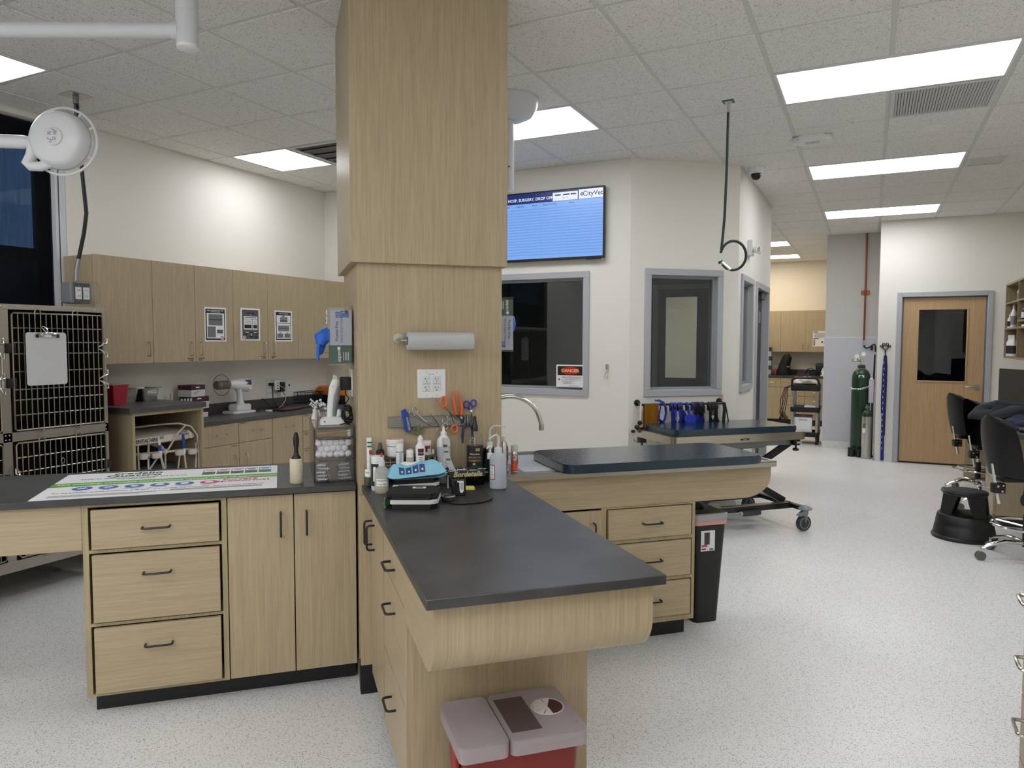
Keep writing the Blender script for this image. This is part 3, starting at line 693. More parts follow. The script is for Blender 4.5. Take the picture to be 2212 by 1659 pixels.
# laminated notices
def notice(label,y0,y1,z0,z1,style):
    T=Thing('notice',label,'notice',(-4.7385,(y0+y1)/2,(z0+z1)/2),'W')
    X=-4.7385
    T.part('sheet',PAPER).box(X-.001,X+.0008,y0,y1,z0,z1)
    W=y1-y0;Hh=z1-z0
    def R(m,a,b,c_,d,l=0,mb=None):
        mb.use(m).box(X+.0008+.0003*l,X+.0012+.0003*l,y0+a*W,y0+b*W,z0+c_*Hh,z0+d*Hh)
    p=T.part('print',INK)
    if style==0:
        R(INK,.05,.94,.04,.95,0,p); R(PAPER,.10,.90,.09,.83,1,p)
        R(PAPERG,.18,.82,.47,.80,2,p)
        for k in range(11): R(INKG if k!=5 else INK,.19,.81,.485+.028*k,.495+.028*k+(.012 if k==5 else 0),3,p)
        R(PAPERG,.13,.50,.12,.44,2,p); R(INKG,.56,.84,.24,.35,2,p)
        t=T.part('heading',PAPER); t.text('NEW LABORATORY TEST',.0145,TM((X+.0018,(y0+y1)/2,z0+.90*Hh),(0,1,0))); t.text('FOR DOG AND CATS',.010,TM((X+.0018,(y0+y1)/2,z0+.862*Hh),(0,1,0)))
        for k in range(14): R(INKG,.14,.49,.13+.022*k,.136+.022*k,3,p)
    elif style==1:
        g=mat('notice_grey',(84,84,86),.6) if 'notice_grey' not in bpy.data.materials else bpy.data.materials['notice_grey']
        R(g,.08,.92,.04,.95,0,p); R(INK,.30,.72,.825,.865,1,p); R(PAPER,.49,.53,.79,.81,1,p)
        R(PAPER,.16,.86,.67,.75,1,p); R(PAPER,.16,.58,.34,.655,1,p); R(PAPER,.61,.86,.34,.655,1,p)
        for a,b in ((.19,.55),(.64,.84)):
            R(INK,a,b,.38,.49,2,p)
            for k in range(4): R(PAPERG,a+.02,b-.02,.53+.025*k,.54+.025*k,2,p)
        R(INK,.22,.80,.70,.72,2,p)
        for a,b,c_,d in ((.42,.64,.235,.27),(.18,.36,.185,.225),(.70,.88,.185,.225),(.42,.64,.10,.14),(.70,.88,.085,.125)): R(INK,a,b,c_,d,1,p)
        for a,b,c_,d in ((.25,.40,.24,.262),(.66,.80,.24,.262),(.51,.55,.16,.22)): R(PAPER,a,b,c_,d,1,p)
    else:
        R(INK,.06,.93,.045,.95,0,p); R(PAPER,.10,.90,.60,.85,1,p); R(PAPER,.10,.90,.53,.585,1,p); R(PAPER,.10,.90,.09,.52,1,p)
        R(PAPERG,.30,.72,.63,.80,2,p); R(INKG,.30,.72,.64,.70,3,p); R(INK,.42,.56,.81,.835,2,p)
        R(PAPERG,.18,.82,.33,.50,2,p); R(INK,.18,.82,.475,.50,3,p); R(INK,.18,.82,.405,.42,3,p); R(PAPERG,.13,.47,.12,.26,2,p); R(PAPERG,.54,.87,.12,.26,2,p)
        for k in range(5): R(INKG,.14,.46,.13+.026*k,.138+.026*k,3,p); R(INKG,.55,.86,.13+.026*k,.138+.026*k,3,p)
        R(INK,.25,.37,.275,.292,2,p); R(INK,.65,.76,.275,.292,2,p)
        T.part('heading',PAPER).text('CHARTS OF RESULTS',.0125,TM((X+.0018,(y0+y1)/2,z0+.90*Hh),(0,1,0)))
    if style<2:
        q=y0+W*(.80 if style==0 else .17); s=T.part('round_sticker',PAPER); zz=z0+.09*Hh
        s.cyl((X+.0012,q,zz),(X+.0021,q,zz),.017,n=24); s.use(mat('sticker_ring_red',(176,72,60),.6)).torus((X+.002,q,zz),.0165,.0024,(1,0,0),24,6); s.use(DGREY).torus((X+.002,q,zz),.006,.002,(1,0,0),16,6)
notice('laminated notice with a wide grey table, leftmost on the wall cabinets',4.121,4.337,1.503,1.777,0)
notice('laminated grey flow-chart notice, middle one on the wall cabinets',4.489,4.706,1.512,1.785,1)
notice('laminated notice without round sticker, rightmost on the wall cabinets',4.88,5.095,1.505,1.779,2)
# ---------------------------------------------------------------- left wall: base cabinets, worktop, dental bay
def label_bar(d,y,z,n=1):
    t=d.sub('drawer_text',INK)
    for k in range(n): t.box(-4.5798,-4.579,y-.03,y+.03-.012*k,z-.002-.012*k,z+.002-.012*k)
T=Thing('base_cabinet','base cabinet with two drawers over two doors beside the dental bay','cabinet',(-4.8,4.24,0),'W','base cabinets on the left wall')
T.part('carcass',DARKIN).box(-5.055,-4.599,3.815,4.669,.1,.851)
label_bar(drawer(T,3.83,4.298,.683,.849,-4.598,WZ,NICKEL,'y',1,hx=4.12,r=.004),3.9,.835)
label_bar(drawer(T,4.302,4.668,.683,.849,-4.598,WZ,NICKEL,'y',1,hx=4.495,r=.004),4.345,.838)
label_bar(door(T,3.83,4.298,.11,.680,-4.598,WZ,NICKEL,'y',1,4.252,.485,.585,r=.004),4.25,.665); door(T,4.302,4.668,.11,.680,-4.598,WZ,NICKEL,'y',1,4.362,.485,.585,r=.004)
T.part('plinth',KICK).box(-5.05,-4.66,3.82,4.66,0,.099)
T=Thing('base_cabinet','base cabinet with one tall pull-out front under the grey worktop','cabinet',(-4.8,4.86,0),'W','base cabinets on the left wall')
T.part('carcass',DARKIN).box(-5.055,-4.599,4.671,5.041,.1,.851); drawer(T,4.673,5.040,.11,.849,-4.598,WZ,NICKEL,'y',1,hz=.88,hx=4.87,r=.004)
T.part('plinth',KICK).box(-5.05,-4.66,4.672,5.04,0,.099)
T=Thing('base_cabinet','base cabinet with stacked small drawers nearest the room corner','cabinet',(-4.8,5.4,0),'W','base cabinets on the left wall')
T.part('carcass',DARKIN).box(-5.055,-4.599,5.043,5.915,.1,.851)
for z0,z1 in ((.695,.849),(.535,.691),(.32,.531),(.11,.316)): label_bar(drawer(T,5.045,5.5,z0,z1,-4.598,WZ,NICKEL,'y',1,hz=.55,hx=5.3,r=.004),5.09,z1-.016,2 if z1<.7 and z1>.6 else 1)
door(T,5.504,5.91,.11,.849,-4.598,WZ,NICKEL,'y',1,5.55,.7,.8,r=.004)
T.part('plinth',KICK).box(-5.05,-4.66,5.044,5.91,0,.099)
T=Thing('wall_worktop','grey worktop along the left wall under the wall cabinets','worktop',(-4.8,4.8,.852),'W')
T.part('slab',TOP2).box(-5.058,-4.565,3.807,5.926,.852,.886,.002,1); T.part('backsplash',TOP2).box(-5.058,-5.038,3.807,5.926,.886,.972,.002,1); T.part('end_splash',TOP2).box(-5.037,-4.6,5.906,5.926,.886,.972)
T=Thing('dental_bay','open-front oak cabinet with raised grey top beside the cage','cabinet',(-4.72,3.49,0),'W')
T.part('side_panel',WZ).box(-5.055,-4.392,3.215,3.235,0,1.024); T.part('side_panel',WZ).box(-5.055,-4.392,3.771,3.791,0,1.024)
T.part('top_rail',WEDGE).box(-4.41,-4.392,3.235,3.771,1.003,1.024); T.part('edge_band',WEDGE).box(-4.3918,-4.3905,3.215,3.235,0,1.024); T.part('edge_band',WEDGE).box(-4.3918,-4.3905,3.771,3.791,0,1.024)
T.part('back_panel',DARKIN).box(-5.055,-5.04,3.235,3.771,0,1.024)
T.part('top_slab',TOP2).box(-5.058,-4.372,3.186,3.804,1.0245,1.060,.002,1)
# dental unit inside the bay
T=Thing('dental_unit','ivory dental unit with four handpieces inside the open cabinet','dental unit',(-4.6,3.5,0),'W')
h=T.part('head',OFFW); h.prism([(-4.86,.80),(-4.46,.79),(-4.44,.80),(-4.44,.845),(-4.80,.885),(-4.86,.885)],3.25,3.70,'y',.006)
n=T.part('head_nose',OFFW); n.prism([(3.70,.80),(3.735,.795),(3.757,.805),(3.752,.825),(3.70,.862)],-4.80,-4.442,'x',.006)
t=T.part('lettering',mat('navy_print',(34,38,58),.5)); t.text('DENTALAIRE',.034,TM((-4.4385,3.345,.822),(0,1,0)),bold=.0006); t.text('Prestige',.026,TM((-4.4385,3.655,.838),(0,1,0)),shear=.2)
for k in range(3): t.box(-4.4396,-4.439,3.455,3.49,.824+.006*k,.827+.006*k)
ba=T.part('holder_bar',OFFW); ba.tube([(-4.47,3.27,.735),(-4.45,3.5,.725),(-4.47,3.76,.712)],.009,10); ba.tube([(-4.6,3.45,.80),(-4.5,3.51,.76),(-4.45,3.505,.725)],.014,10)
ba.ell((-4.45,3.505,.725),.018,.018,.022)
HY=(3.345,3.438,3.632,3.738)
for k,y in enumerate(HY):
    c=T.part('holder_cup',OFFW); z=.728-.006*k; c.lathe([(.022,-.028),(.026,-.02),(.026,.008),(.02,.012)],(-4.435,y-.012,z),16,sx=1.1,sy=1.5)
BLUEG=mat('blue_grip',(28,70,150),.4)
tops=((.842,'a'),(.845,'b'),(.835,'c'),(.765,'d'))
for k,(y,(zt,s)) in enumerate(zip(HY,tops)):
    p=T.part('handpiece',NICKEL if k in(0,3) else WHITE); x=-4.415
    if s=='a': p.tube([(x,y,.70),(x,y+.004,.78),(x,y+.008,.825)],[.009,.008,.006],10); p.tube([(x,y+.008,.825),(x+.004,y+.012,.842)],[.010,.008],10); p.use(BLUEG).cyl((x,y,.700),(x,y,.718),.0095)
    if s=='b': p.cyl((x,y+.004,.715),(x,y,.745),.011); p.cyl((x,y-.002,.785),(x,y-.005,.82),.008); p.cyl((x,y-.005,.82),(x,y-.007,.847),.004); p.use(BLUEG).cyl((x,y,.745),(x,y-.002,.785),.0115)
    if s=='c': p.cyl((x,y+.004,.70),(x,y+.002,.735),.010); p.use(BLUEG).tube([(x,y+.002,.735),(x,y,.80),(x,y-.001,.838)],[.012,.011,.008],12)
    if s=='d': p.cyl((x,y,.655),(x,y,.745),.0075); p.cyl((x,y,.745),(x,y,.765),.010); p.tube([(x,y,.765),(x+.01,y+.03,.778),(x+.015,y+.055,.782)],.003,8)
HOSEI=mat('ivory_hose',(196,190,178),.5)
for pts in ([(-4.415,3.345,.70),(-4.41,3.342,.55),(-4.42,3.335,.35)],[(-4.415,3.442,.715),(-4.405,3.46,.62),(-4.42,3.485,.35)],[(-4.43,3.45,.715),(-4.42,3.47,.6),(-4.44,3.51,.35)],[(-4.45,3.505,.72),(-4.45,3.508,.5),(-4.45,3.51,.3)],[(-4.44,3.62,.70),(-4.44,3.60,.58),(-4.45,3.59,.35)],[(-4.415,3.636,.70),(-4.41,3.65,.55),(-4.41,3.66,.35)],[(-4.415,3.738,.655),(-4.42,3.732,.55),(-4.43,3.72,.35)],
            [(-4.7,3.26,.905),(-4.6,3.40,.902),(-4.55,3.55,.91),(-4.48,3.65,.912),(-4.44,3.72,.885),(-4.42,3.757,.82),(-4.42,3.765,.7),(-4.42,3.766,.4)],[(-4.44,3.67,.895),(-4.43,3.6,.85),(-4.428,3.55,.79),(-4.432,3.52,.745),(-4.45,3.49,.73)],[(-4.45,3.295,.80),(-4.44,3.29,.6),(-4.45,3.295,.35)],[(-4.44,3.44,.70),(-4.45,3.38,.62),(-4.44,3.34,.5)]):
    T.part('hose',HOSEI).tube([Vector(p) for p in pts],.0062,8)
g=T.part('air_unit',DGREY); g.rbox(-4.95,-4.55,3.30,3.70,.25,.62,.03,4,.01); T.part('base',OFFW).rbox(-4.98,-4.52,3.27,3.73,.05,.25,.04,4,.01)
# ---------------------------------------------------------------- things on the dental bay top
T=Thing('sharps_cup','small red sharps container with clear lid on the raised grey top','sharps container',(-4.76,3.36,1.06),'W')
b=T.part('body',mat('red_translucent',(168,36,52),.35)); frus(b,-4.81,-4.70,3.305,3.405,1.0605,-4.82,-4.69,3.29,3.42,1.196,.012,4); b.box(-4.825,-4.685,3.285,3.425,1.196,1.2,.001,1)
T.part('clear_flap',LIDP).prism([(3.285,1.2),(3.37,1.2),(3.365,1.235),(3.29,1.238)],-4.80,-4.797,'x')
T.part('hinge_lid',LIDP).box(-4.82,-4.7,3.29,3.37,1.2,1.204)
def pan(y0,y1,label,txt=None):
    T=Thing('steel_pan',label,'steel pan',(-4.85,(y0+y1)/2,1.06),'W'); p=T.part('pan',m_steel('pan_steel','y',(170,168,162),.28) if 'pan_steel' not in bpy.data.materials else bpy.data.materials['pan_steel'])
    x0,x1=-4.96,-4.79
    frus(p,x0+.015,x1-.012,y0+.018,y1-.018,1.061,x0,x1,y0,y1,1.157,.02,5,cap=(1,0)); frus(p,x0,x1,y0,y1,1.157,x0-.015,x1+.015,y0-.012,y1+.012,1.1585,.025,5,cap=(0,0)); frus(p,x0-.015,x1+.015,y0-.012,y1+.012,1.1585,x0-.015,x1+.015,y0-.012,y1+.012,1.1545,.025,5,cap=(0,0)); frus(p,x0+.003,x1-.003,y0+.003,y1-.003,1.156,x0+.017,x1-.014,y0+.02,y1-.02,1.064,.02,5,cap=(0,1))
    if txt:
        l=T.part('paper_label',PAPER); l.box(-4.7925,-4.7905,y0+.04,y1-.03,1.118,1.138); l.use(INK).text(txt,.013,TM((-4.790,(y0+y1)/2+.005,1.128),(0,1,0)))
pan(3.445,3.575,'stainless pan beside the small red sharps container'); pan(3.598,3.745,'stainless pan with a strip label, right-hand one on the raised top','COLD STERILE')
T=Thing('putty_lump','small tan lump with two clear domes at the back of the raised top','dental putty',(-4.9,3.80,1.06),'W')
T.part('lump',mat('tan_clay',(150,116,92),.7)).ell((-4.9,3.785,1.072),.02,.014,.0115)
for y in (3.78,3.794): T.part('clear_dome',ACR).lathe([(.004,0),(.010,.012),(.008,.022),(.001,.027)],(-4.9,y,1.082),12)
# purple-topped boxes, stacked
PUR=mat('purple_carton',(72,22,52),.5); CART=mat('white_carton',(214,212,208),.6)
def carton(name,label,x0,x1,y0,y1,z0,z1,rz=0,band=.42):
    T=Thing(name,label,'box',((x0+x1)/2,(y0+y1)/2,z0),'W','purple and white glove cartons',rz)
    zb=z1-(z1-z0)*band
    T.part('carton',CART).box(x0,x1,y0,y1,z0,zb); T.part('purple_lid_band',PUR).box(x0-.0008,x1+.0008,y0-.0008,y1+.0008,zb,z1)
    t=T.part('print',PAPERG); 
    for k in range(3): t.box(x1+.0002,x1+.0006,y0+.02,y0+.09-.015*k,zb-.018-.009*k,zb-.014-.009*k); 
    t.use(PAPER); t.box(x1+.001,x1+.0014,y0+.05,y0+.09,z1-.022,z1-.012)
carton('glove_carton','purple and white carton at the bottom of the stack on the worktop',-5.02,-4.89,4.12,4.27,.886,.957,0,.45)
carton('glove_carton','purple and white carton in the middle of the stack on the worktop',-5.025,-4.885,4.11,4.275,.9575,1.057,0,.42)
carton('glove_carton','purple and white carton at the top of the stack by the wall',-5.015,-4.88,4.085,4.235,1.0575,1.15,.12,.4)
T=Thing('tube_rack','clear rack of small white tubes in front of the purple cartons','tube rack',(-4.86,4.0,.886),'W')
T.part('rack',ACR).box(-4.90,-4.84,3.97,4.10,.887,.96)
for k in range(4): T.part('tube',WHITE).tube([(-4.87,3.985+.028*k,.90),(-4.865,3.995+.03*k,1.05)],.007,8)
T=Thing('white_marker','white upright stick by the wall left of the purple cartons','marker',(-4.98,4.0,.886),'W'); T.part('stick',OFFW).tube([(-4.98,3.995,.887),(-5.0,4.01,1.09)],.011,8)
# ---------------------------------------------------------------- worktop equipment
T=Thing('xray_gun','white hand-held dental x-ray gun standing on its charging base','x-ray unit',(-4.86,4.62,.886),'W')
XW=mat('gloss_white',(224,224,224),.22); TAN=mat('taupe_cone',(110,100,90),.5)
b=T.part('charging_base',XW); b.rbox(-4.97,-4.80,4.47,4.72,.8865,.908,.03,4,.006); b.rbox(-4.94,-4.82,4.52,4.68,.908,.965,.02,4,.008)
h=T.part('grip',XW); h.tube([(-4.88,4.605,.955),(-4.88,4.60,1.0),(-4.88,4.595,1.06),(-4.88,4.585,1.10)],[.034,.024,.022,.03],14,flat=1.2)
g=T.part('body',XW); g.tube([(-4.90,4.50,1.137),(-4.895,4.53,1.14),(-4.88,4.58,1.137),(-4.865,4.64,1.13),(-4.86,4.68,1.12),(-4.855,4.69,1.115)],[.036,.04,.05,.058,.054,.04],20)
cn=T.part('cone',TAN); cn.cyl((-4.915,4.38,1.135),(-4.90,4.50,1.137),.037,n=24); cn.use(mat('cone_band',(150,142,132),.4)); 
for q in (4.41,4.445): cn.cyl((-4.9118,q,1.1352),(-4.9110,q+.006,1.1353),.0378,n=24)
T.part('scatter_shield',mat('shield_edge',(140,126,106),.2)).torus((-4.909,4.43,1.136),.088,.003,(-.12,1,0),36,6)
sc=T.part('screen',BLACK); d=Vector((.85,-.38,.36)).normalized(); c=Vector((-4.822,4.640,1.150)); rx=Vector((.41,.91,0)).normalized(); M=TM(c,rx,d.cross(rx)); sc.box(-.026,.026,-.02,.02,-.004,.012,.002,M=M)
T.part('dial',CHROME).cyl(c+Vector((-.004,.02,-.048)),c+Vector((.014,.014,-.046)),.012,n=16)
T=Thing('wall_outlet','white wall outlet loaded with chargers behind the x-ray gun','outlet',(-5.055,5.145,1.08),'W')
p=T.part('plate',WHITE); p.box(-5.0585,-5.053,5.09,5.205,1.02,1.155,.003,1)
a=T.part('white_charger',WHITE); a.box(-5.053,-5.0,5.145,5.205,1.045,1.145,.006); a.use(INK)
for z in (1.06,1.085,1.11): a.box(-5.0,-4.9995,5.165,5.185,z,z+.008)
T.part('black_charger',BLACK).rbox(-5.053,-4.985,5.207,5.262,1.03,1.12,.012,4,.004); T.part('black_plug',BLACK).box(-5.053,-5.01,5.108,5.14,1.09,1.118,.004)
T=Thing('network_plate','white network wall plate right of the loaded outlet','wall plate',(-5.056,5.38,1.08),'W')
T.part('plate',WHITE).box(-5.0585,-5.053,5.342,5.42,1.022,1.142,.003,1); T.part('jack',INK).box(-5.053,-5.0518,5.372,5.39,1.072,1.092)
def cable(label,pts,r=.004,m=BLACK,name='cable'):
    c=Solo(name,m,label,'cable',pts[0],'W'); c.tube([Vector(p) for p in pts],r,6); return c
cable('black charger cable dropping from the outlet to the worktop',[(-5.01,5.124,1.10),(-4.985,5.09,1.05),(-4.97,5.085,.96),(-4.93,5.09,.8925),(-4.86,5.12,.8915),(-4.80,5.06,.8915),(-4.76,4.98,.8915),(-4.74,4.90,.8915)],.0045)
cable('black cable looping beside the x-ray gun base',[(-4.82,4.73,.892),(-4.86,4.80,.892),(-4.95,4.88,.94),(-4.97,4.95,.985),(-4.96,5.0,.94),(-4.93,5.02,.892),(-4.85,5.0,.892)],.004)
cable('thin white cable beside the black charger',[(-4.998,5.18,1.10),(-4.96,5.24,1.05),(-4.95,5.22,.95),(-4.93,5.15,.905),(-4.90,5.08,.892)],.0025,WHITE)
cable('black cable curling below the black charger',[(-5.0,5.235,1.03),(-4.975,5.25,.99),(-4.965,5.225,.95),(-4.96,5.25,.91),(-4.93,5.24,.892),(-4.85,5.20,.892)],.0035)
T=Thing('tablet','black and red tablet lying on the grey worktop','tablet',(-4.70,4.97,.886),'W',None,.1); T.part('case',BLACK).rbox(-4.78,-4.63,4.85,5.10,.8865,.900,.015,4,.003); T.part('red_trim',mat('dark_red_trim',(110,30,34),.4)).rbox(-4.775,-4.635,4.93,5.095,.900,.9025,.012,4)
T=Thing('cutting_mat','flat dark board lying at the back of the grey worktop','board',(-4.85,5.35,.886),'W'); T.part('board',mat('dark_board',(52,52,54),.35)).box(-4.99,-4.70,5.12,5.60,.8866,.902,.004,1)
T=Thing('usb_plug','small white plug lying beside the tangle of cables','plug',(-4.76,4.82,.886),'W'); T.part('plug',WHITE).box(-4.785,-4.735,4.80,4.835,.8866,.9,.003)
T=Thing('wire_basket','black wire basket on the worktop beside the orange toolbox','basket',(-4.93,5.52,.886),'W')
wb=T.part('wire_frame',BLACKM); x0,x1,y0,y1=-5.03,-4.88,5.42,5.66
for z in (.905,.94,.975,1.012): wb.tube([(x0,y0,z),(x1,y0,z),(x1,y1,z),(x0,y1,z)],.0022 if z<1 else .0035,5,True)
for k in range(6): y=y0+(y1-y0)*k/5; wb.tube([(x1,y,.889),(x1,y,1.012)],.002,5); wb.tube([(x0,y,.889),(x0,y,1.012)],.002,5); wb.tube([(x0,y,.889),(x1,y,.889)],.002,5)
for k in range(4): x=x0+(x1-x0)*k/3; wb.tube([(x,y0,.889),(x,y0,1.012)],.002,5); wb.tube([(x,y1,.889),(x,y1,1.012)],.002,5)
T=Thing('toolbox','orange and black toolbox in the corner of the grey worktop','toolbox',(-4.85,5.78,.886),'W')
ORG=mat('orange_plastic',(214,118,24),.4); T.part('base',BLACK).box(-5.0,-4.62,5.70,5.90,.887,.972,.008); l=T.part('lid',ORG); l.box(-5.005,-4.615,5.695,5.90,.972,1.045,.012)
for x in (-4.94,-4.70): l.box(x-.03,x+.03,5.69,5.9,1.03,1.058,.006)
for x in (-4.93,-4.71): T.part('latch',DGREY).box(x-.022,x+.022,5.684,5.6945,.945,1.0,.003,1)
# ---------------------------------------------------------------- steel cage bank
T=Thing('cage_bank','stainless steel animal cage bank in front of the dark window blind','cage',(-4.73,2.43,.17),'W')
CF=m_steel('cage_steel','y',(176,170,158),.33); XF=-4.40; y0,y1=1.80,3.052; zt,zb=1.715,.172
fr=T.part('face_frame',CF)
def fb(a,b,c_,d): fr.box(XF-.02,XF,a,b,c_,d,.0015,1)
doors=[(1.86,2.405,.99,1.665),(2.478,3.022,.99,1.665),(1.86,2.405,.25,.915),(2.478,3.022,.25,.915)]
fb(y0,y1,1.683,zt); fb(y0,y1,.925,.98); fb(y0,y1,zb,.236); fb(y0,1.845,.236,1.683); fb(2.415,2.466,.236,1.683); fb(3.03,y1,.236,1.683)
rv=T.part('rivet',NICKEL); rv.props['kind']='stuff'
for yy in (y0+.02,2.43,2.45,3.035):
    for zz in (.20,.55,.94,.965,1.2,1.5,1.70): rv.ell((XF+.001,yy,zz),.003,.005,.005,8,5)
for yy in (1.9,2.05,2.2,2.35,2.52,2.6,2.75,2.9,2.98): rv.ell((XF+.001,yy,.2),.003,.005,.005,8,5); rv.ell((XF+.001,yy,1.70),.003,.005,.005,8,5)
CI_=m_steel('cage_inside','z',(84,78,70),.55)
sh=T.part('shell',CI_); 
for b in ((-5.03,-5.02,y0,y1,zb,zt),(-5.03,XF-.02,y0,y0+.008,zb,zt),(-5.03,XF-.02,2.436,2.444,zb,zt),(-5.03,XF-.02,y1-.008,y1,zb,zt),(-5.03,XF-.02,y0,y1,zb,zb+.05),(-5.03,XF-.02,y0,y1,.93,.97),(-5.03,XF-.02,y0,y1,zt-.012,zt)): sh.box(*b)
for yy in (1.85,3.0):
    for xx in (-4.98,-4.46): T.part('foot',DGREY).cyl((xx,yy,0),(xx,yy,zb),.022)
rods=lambda a,b:[a,a+.128*(b-a),a+.251*(b-a),a+.347*(b-a),a+.499*(b-a),a+.652*(b-a),a+.742*(b-a),a+.871*(b-a),b]
for k,(a,b,c_,d) in enumerate(doors):
    D=T.part('wire_door',WIRE); X=XF+.010; n=17
    D.tube([(X,a+.01,c_),(X,b-.01,c_),(X,b,c_+.01),(X,b,d-.01),(X,b-.01,d),(X,a+.01,d),(X,a,d-.01),(X,a,c_+.01)],.0052,8,True)
    for z in rods(d,c_)[1:-1]: D.tube([(X-.004,a,z),(X-.004,b,z)],.0042,6)
    for i in range(1,n): y=a+(b-a)*i/n; D.tube([(X+.003,y,c_),(X+.003,y,d)],.0032,6)
    for i in (4,11):   # loops that stand past the frame
        for zz,s in ((d,1),(c_,-1)):
            y=a+(b-a)*i/n; w_=(b-a)/n; D.tube([(X+.004,y,zz-.03*s),(X+.004,y,zz+.012*s),(X+.004,y+.25*w_,zz+.022*s),(X+.004,y+.75*w_,zz+.022*s),(X+.004,y+w_,zz+.012*s),(X+.004,y+w_,zz-.03*s)],.0034,6)
    hl=a if k<2 else b; ll=b if k<2 else a; s=1 if k<2 else -1
    for z in (c_+.20*(d-c_)*2.02,c_+.70*(d-c_)):
        h=D.sub('hinge',BLACK); h.box(XF-.002,XF+.014,hl-.034 if k<2 else hl-.016,hl+.016 if k<2 else hl+.034,z-.028,z+.028,.003)
        l=D.sub('latch',CHROME)
        for q in (-.03,.03): l.tube([(XF+.012,ll-.03*s,z+.2*q),(XF+.02,ll-.01*s,z+q*.6),(XF+.028,ll+.004*s,z+q*1.6),(XF+.024,ll+.012*s,z+q*1.9)],.0055,8); l.tube([(XF+.012,ll-.012*s,z+q*.5),(XF+.03,ll+.018*s,z+q),(XF+.03,ll+.018*s,z+q*2.0)],.0045,8)
    D.sub('latch_bar',NICKEL).tube([(XF+.012,ll+.012*s,c_+.36*(d-c_)),(XF+.012,ll+.012*s,c_+.64*(d-c_))],.008,8)
D=T.part('tag_clip',CHROME); D.tube([(XF+.018,2.74,.80),(XF+.018,2.728,.785),(XF+.018,2.735,.765),(XF+.018,2.745,.765),(XF+.018,2.752,.785)],.002,6,True)
T=Thing('clipboard','white clipboard hanging from the wire door of the upper cage','clipboard',(-4.372,2.64,1.5),'W')
p=T.part('board',mat('white_board',(208,208,206),.5)); 
def rprism(mb,y0,y1,z0,z1,x0,x1,r,n=5):
    poly=[]
    for cy,cz,a in ((y1-r,z1-r,0),(y0+r,z1-r,PI/2),(y0+r,z0+r,PI),(y1-r,z0+r,1.5*PI)):
        for i in range(n+1): t=a+PI/2*i/n; poly.append((cy+r*math.cos(t),cz+r*math.sin(t)))
    mb.prism(poly,x0,x1,'x')
rprism(p,2.541,2.777,1.245,1.555,-4.374,-4.371,.016)
c=T.part('clip',CHROME); c.box(-4.371,-4.362,2.60,2.725,1.527,1.552,.003); c.box(-4.371,-4.355,2.63,2.695,1.540,1.556,.003); c.use(BLACK); c.box(-4.371,-4.36,2.596,2.61,1.524,1.545,.002); c.box(-4.371,-4.36,2.715,2.729,1.524,1.545,.002); c.use(WHITE).box(-4.37,-4.3535,2.645,2.68,1.526,1.540,.003)
T.part('carabiner',CHROME).tube([(-4.368,2.655,1.556),(-4.376,2.645,1.575),(-4.386,2.64,1.585),(-4.386,2.65,1.592),(-4.374,2.665,1.578),(-4.366,2.665,1.558)],.0035,6,True)
# ---------------------------------------------------------------- small things on the island (island axes: u along the sink arm, v away from the camera)
CT=.8908
def cam_ang(u,v): return math.atan2(-v,-u)
def patch(mb,c,r,a0,half,z0,z1,n=8):
    mb.grid(lambda i,j:(c[0]+r*math.cos(a0+half*(2*i-1)),c[1]+r*math.sin(a0+half*(2*i-1)),z0+(z1-z0)*j),n,1); return mb
def cyltext(mb,t,size,c,r,a0,z,**k):
    def w(p):
        a=a0+p.x/r; q=r+p.z; return Vector((c[0]+q*math.cos(a),c[1]+q*math.sin(a),z+p.y))
    mb.text(t,size,Matrix.Identity(4),warp=w,**k); return mb
def lines(mb,c,r,a0,half,z0,z1,n,m=None,seed=1):
    rnd=random.Random(seed)
    if m: mb.use(m)
    for k in range(n):
        z=z1-(z1-z0)*(k+.5)/n; h=half*rnd.uniform(.6,1); patch(mb,c,r,a0,h,z-.0009,z+.0009,4)
    return mb
def Bot(name,label,cat,u,v,z=CT,group=None): return Thing(name,label,cat,(u,v,z),'I',group)
GRNP=mat('print_green',(30,104,66),.5); REDP=mat('print_red',(176,44,44),.5); MAR=mat('print_maroon',(84,24,48),.5); YEL=mat('pale_yellow_liquid',(226,214,160),.35)
REDC=mat('red_cap',(206,60,36),.35)
# 1 squeeze bottle of wormer
u,v=.380,2.956; T=Bot('squeeze_bottle','squeeze bottle half full of pale yellow liquid with red tip','bottle',u,v); c=(u,v,CT); a=cam_ang(u,v)
T.part('bottle',m_milky('squeeze_plastic',(232,232,226),.62)).lathe([(.024,0),(.029,.006),(.0295,.085),(.026,.099),(.013,.110),(.0125,.113)],c,24)
T.part('liquid',YEL).lathe([(.022,.002),(.027,.008),(.0275,.063)],c,24)
T.part('cap',MILKY).lathe([(.0125,.110),(.0125,.130),(.007,.134),(.004,.150)],c,20); T.part('tip',REDC).lathe([(.005,.148),(.0045,.156),(.003,.163),(.001,.164)],c,12)
l=T.part('label',PAPER); patch(l,c,.0300,a,.75,CT+.034,CT+.062); l.use(INK); cyltext(l,'PYRANTEL',.0088,c,.0303,a,CT+.055); cyltext(l,'1ml per 10lbs',.0074,c,.0303,a,CT+.041)
# 2 supplement jar
u,v=.372,3.025; T=Bot('supplement_bottle','white-capped bottle with black label behind the yellow squeeze bottle','bottle',u,v); c=(u,v,CT); a=cam_ang(u,v)
T.part('body',WHITE).lathe([(.024,0),(.0265,.004),(.0265,.112),(.023,.119)],c,24); l=T.part('label',INK); patch(l,c,.0268,a,1.3,CT+.02,CT+.112,14); l.use(PAPER); patch(l,c,.0270,a-.5,.22,CT+.04,CT+.10)
T.part('cap',WHITE).lathe([(.0265,.119),(.0268,.121),(.0268,.141),(.025,.143)],c,28)
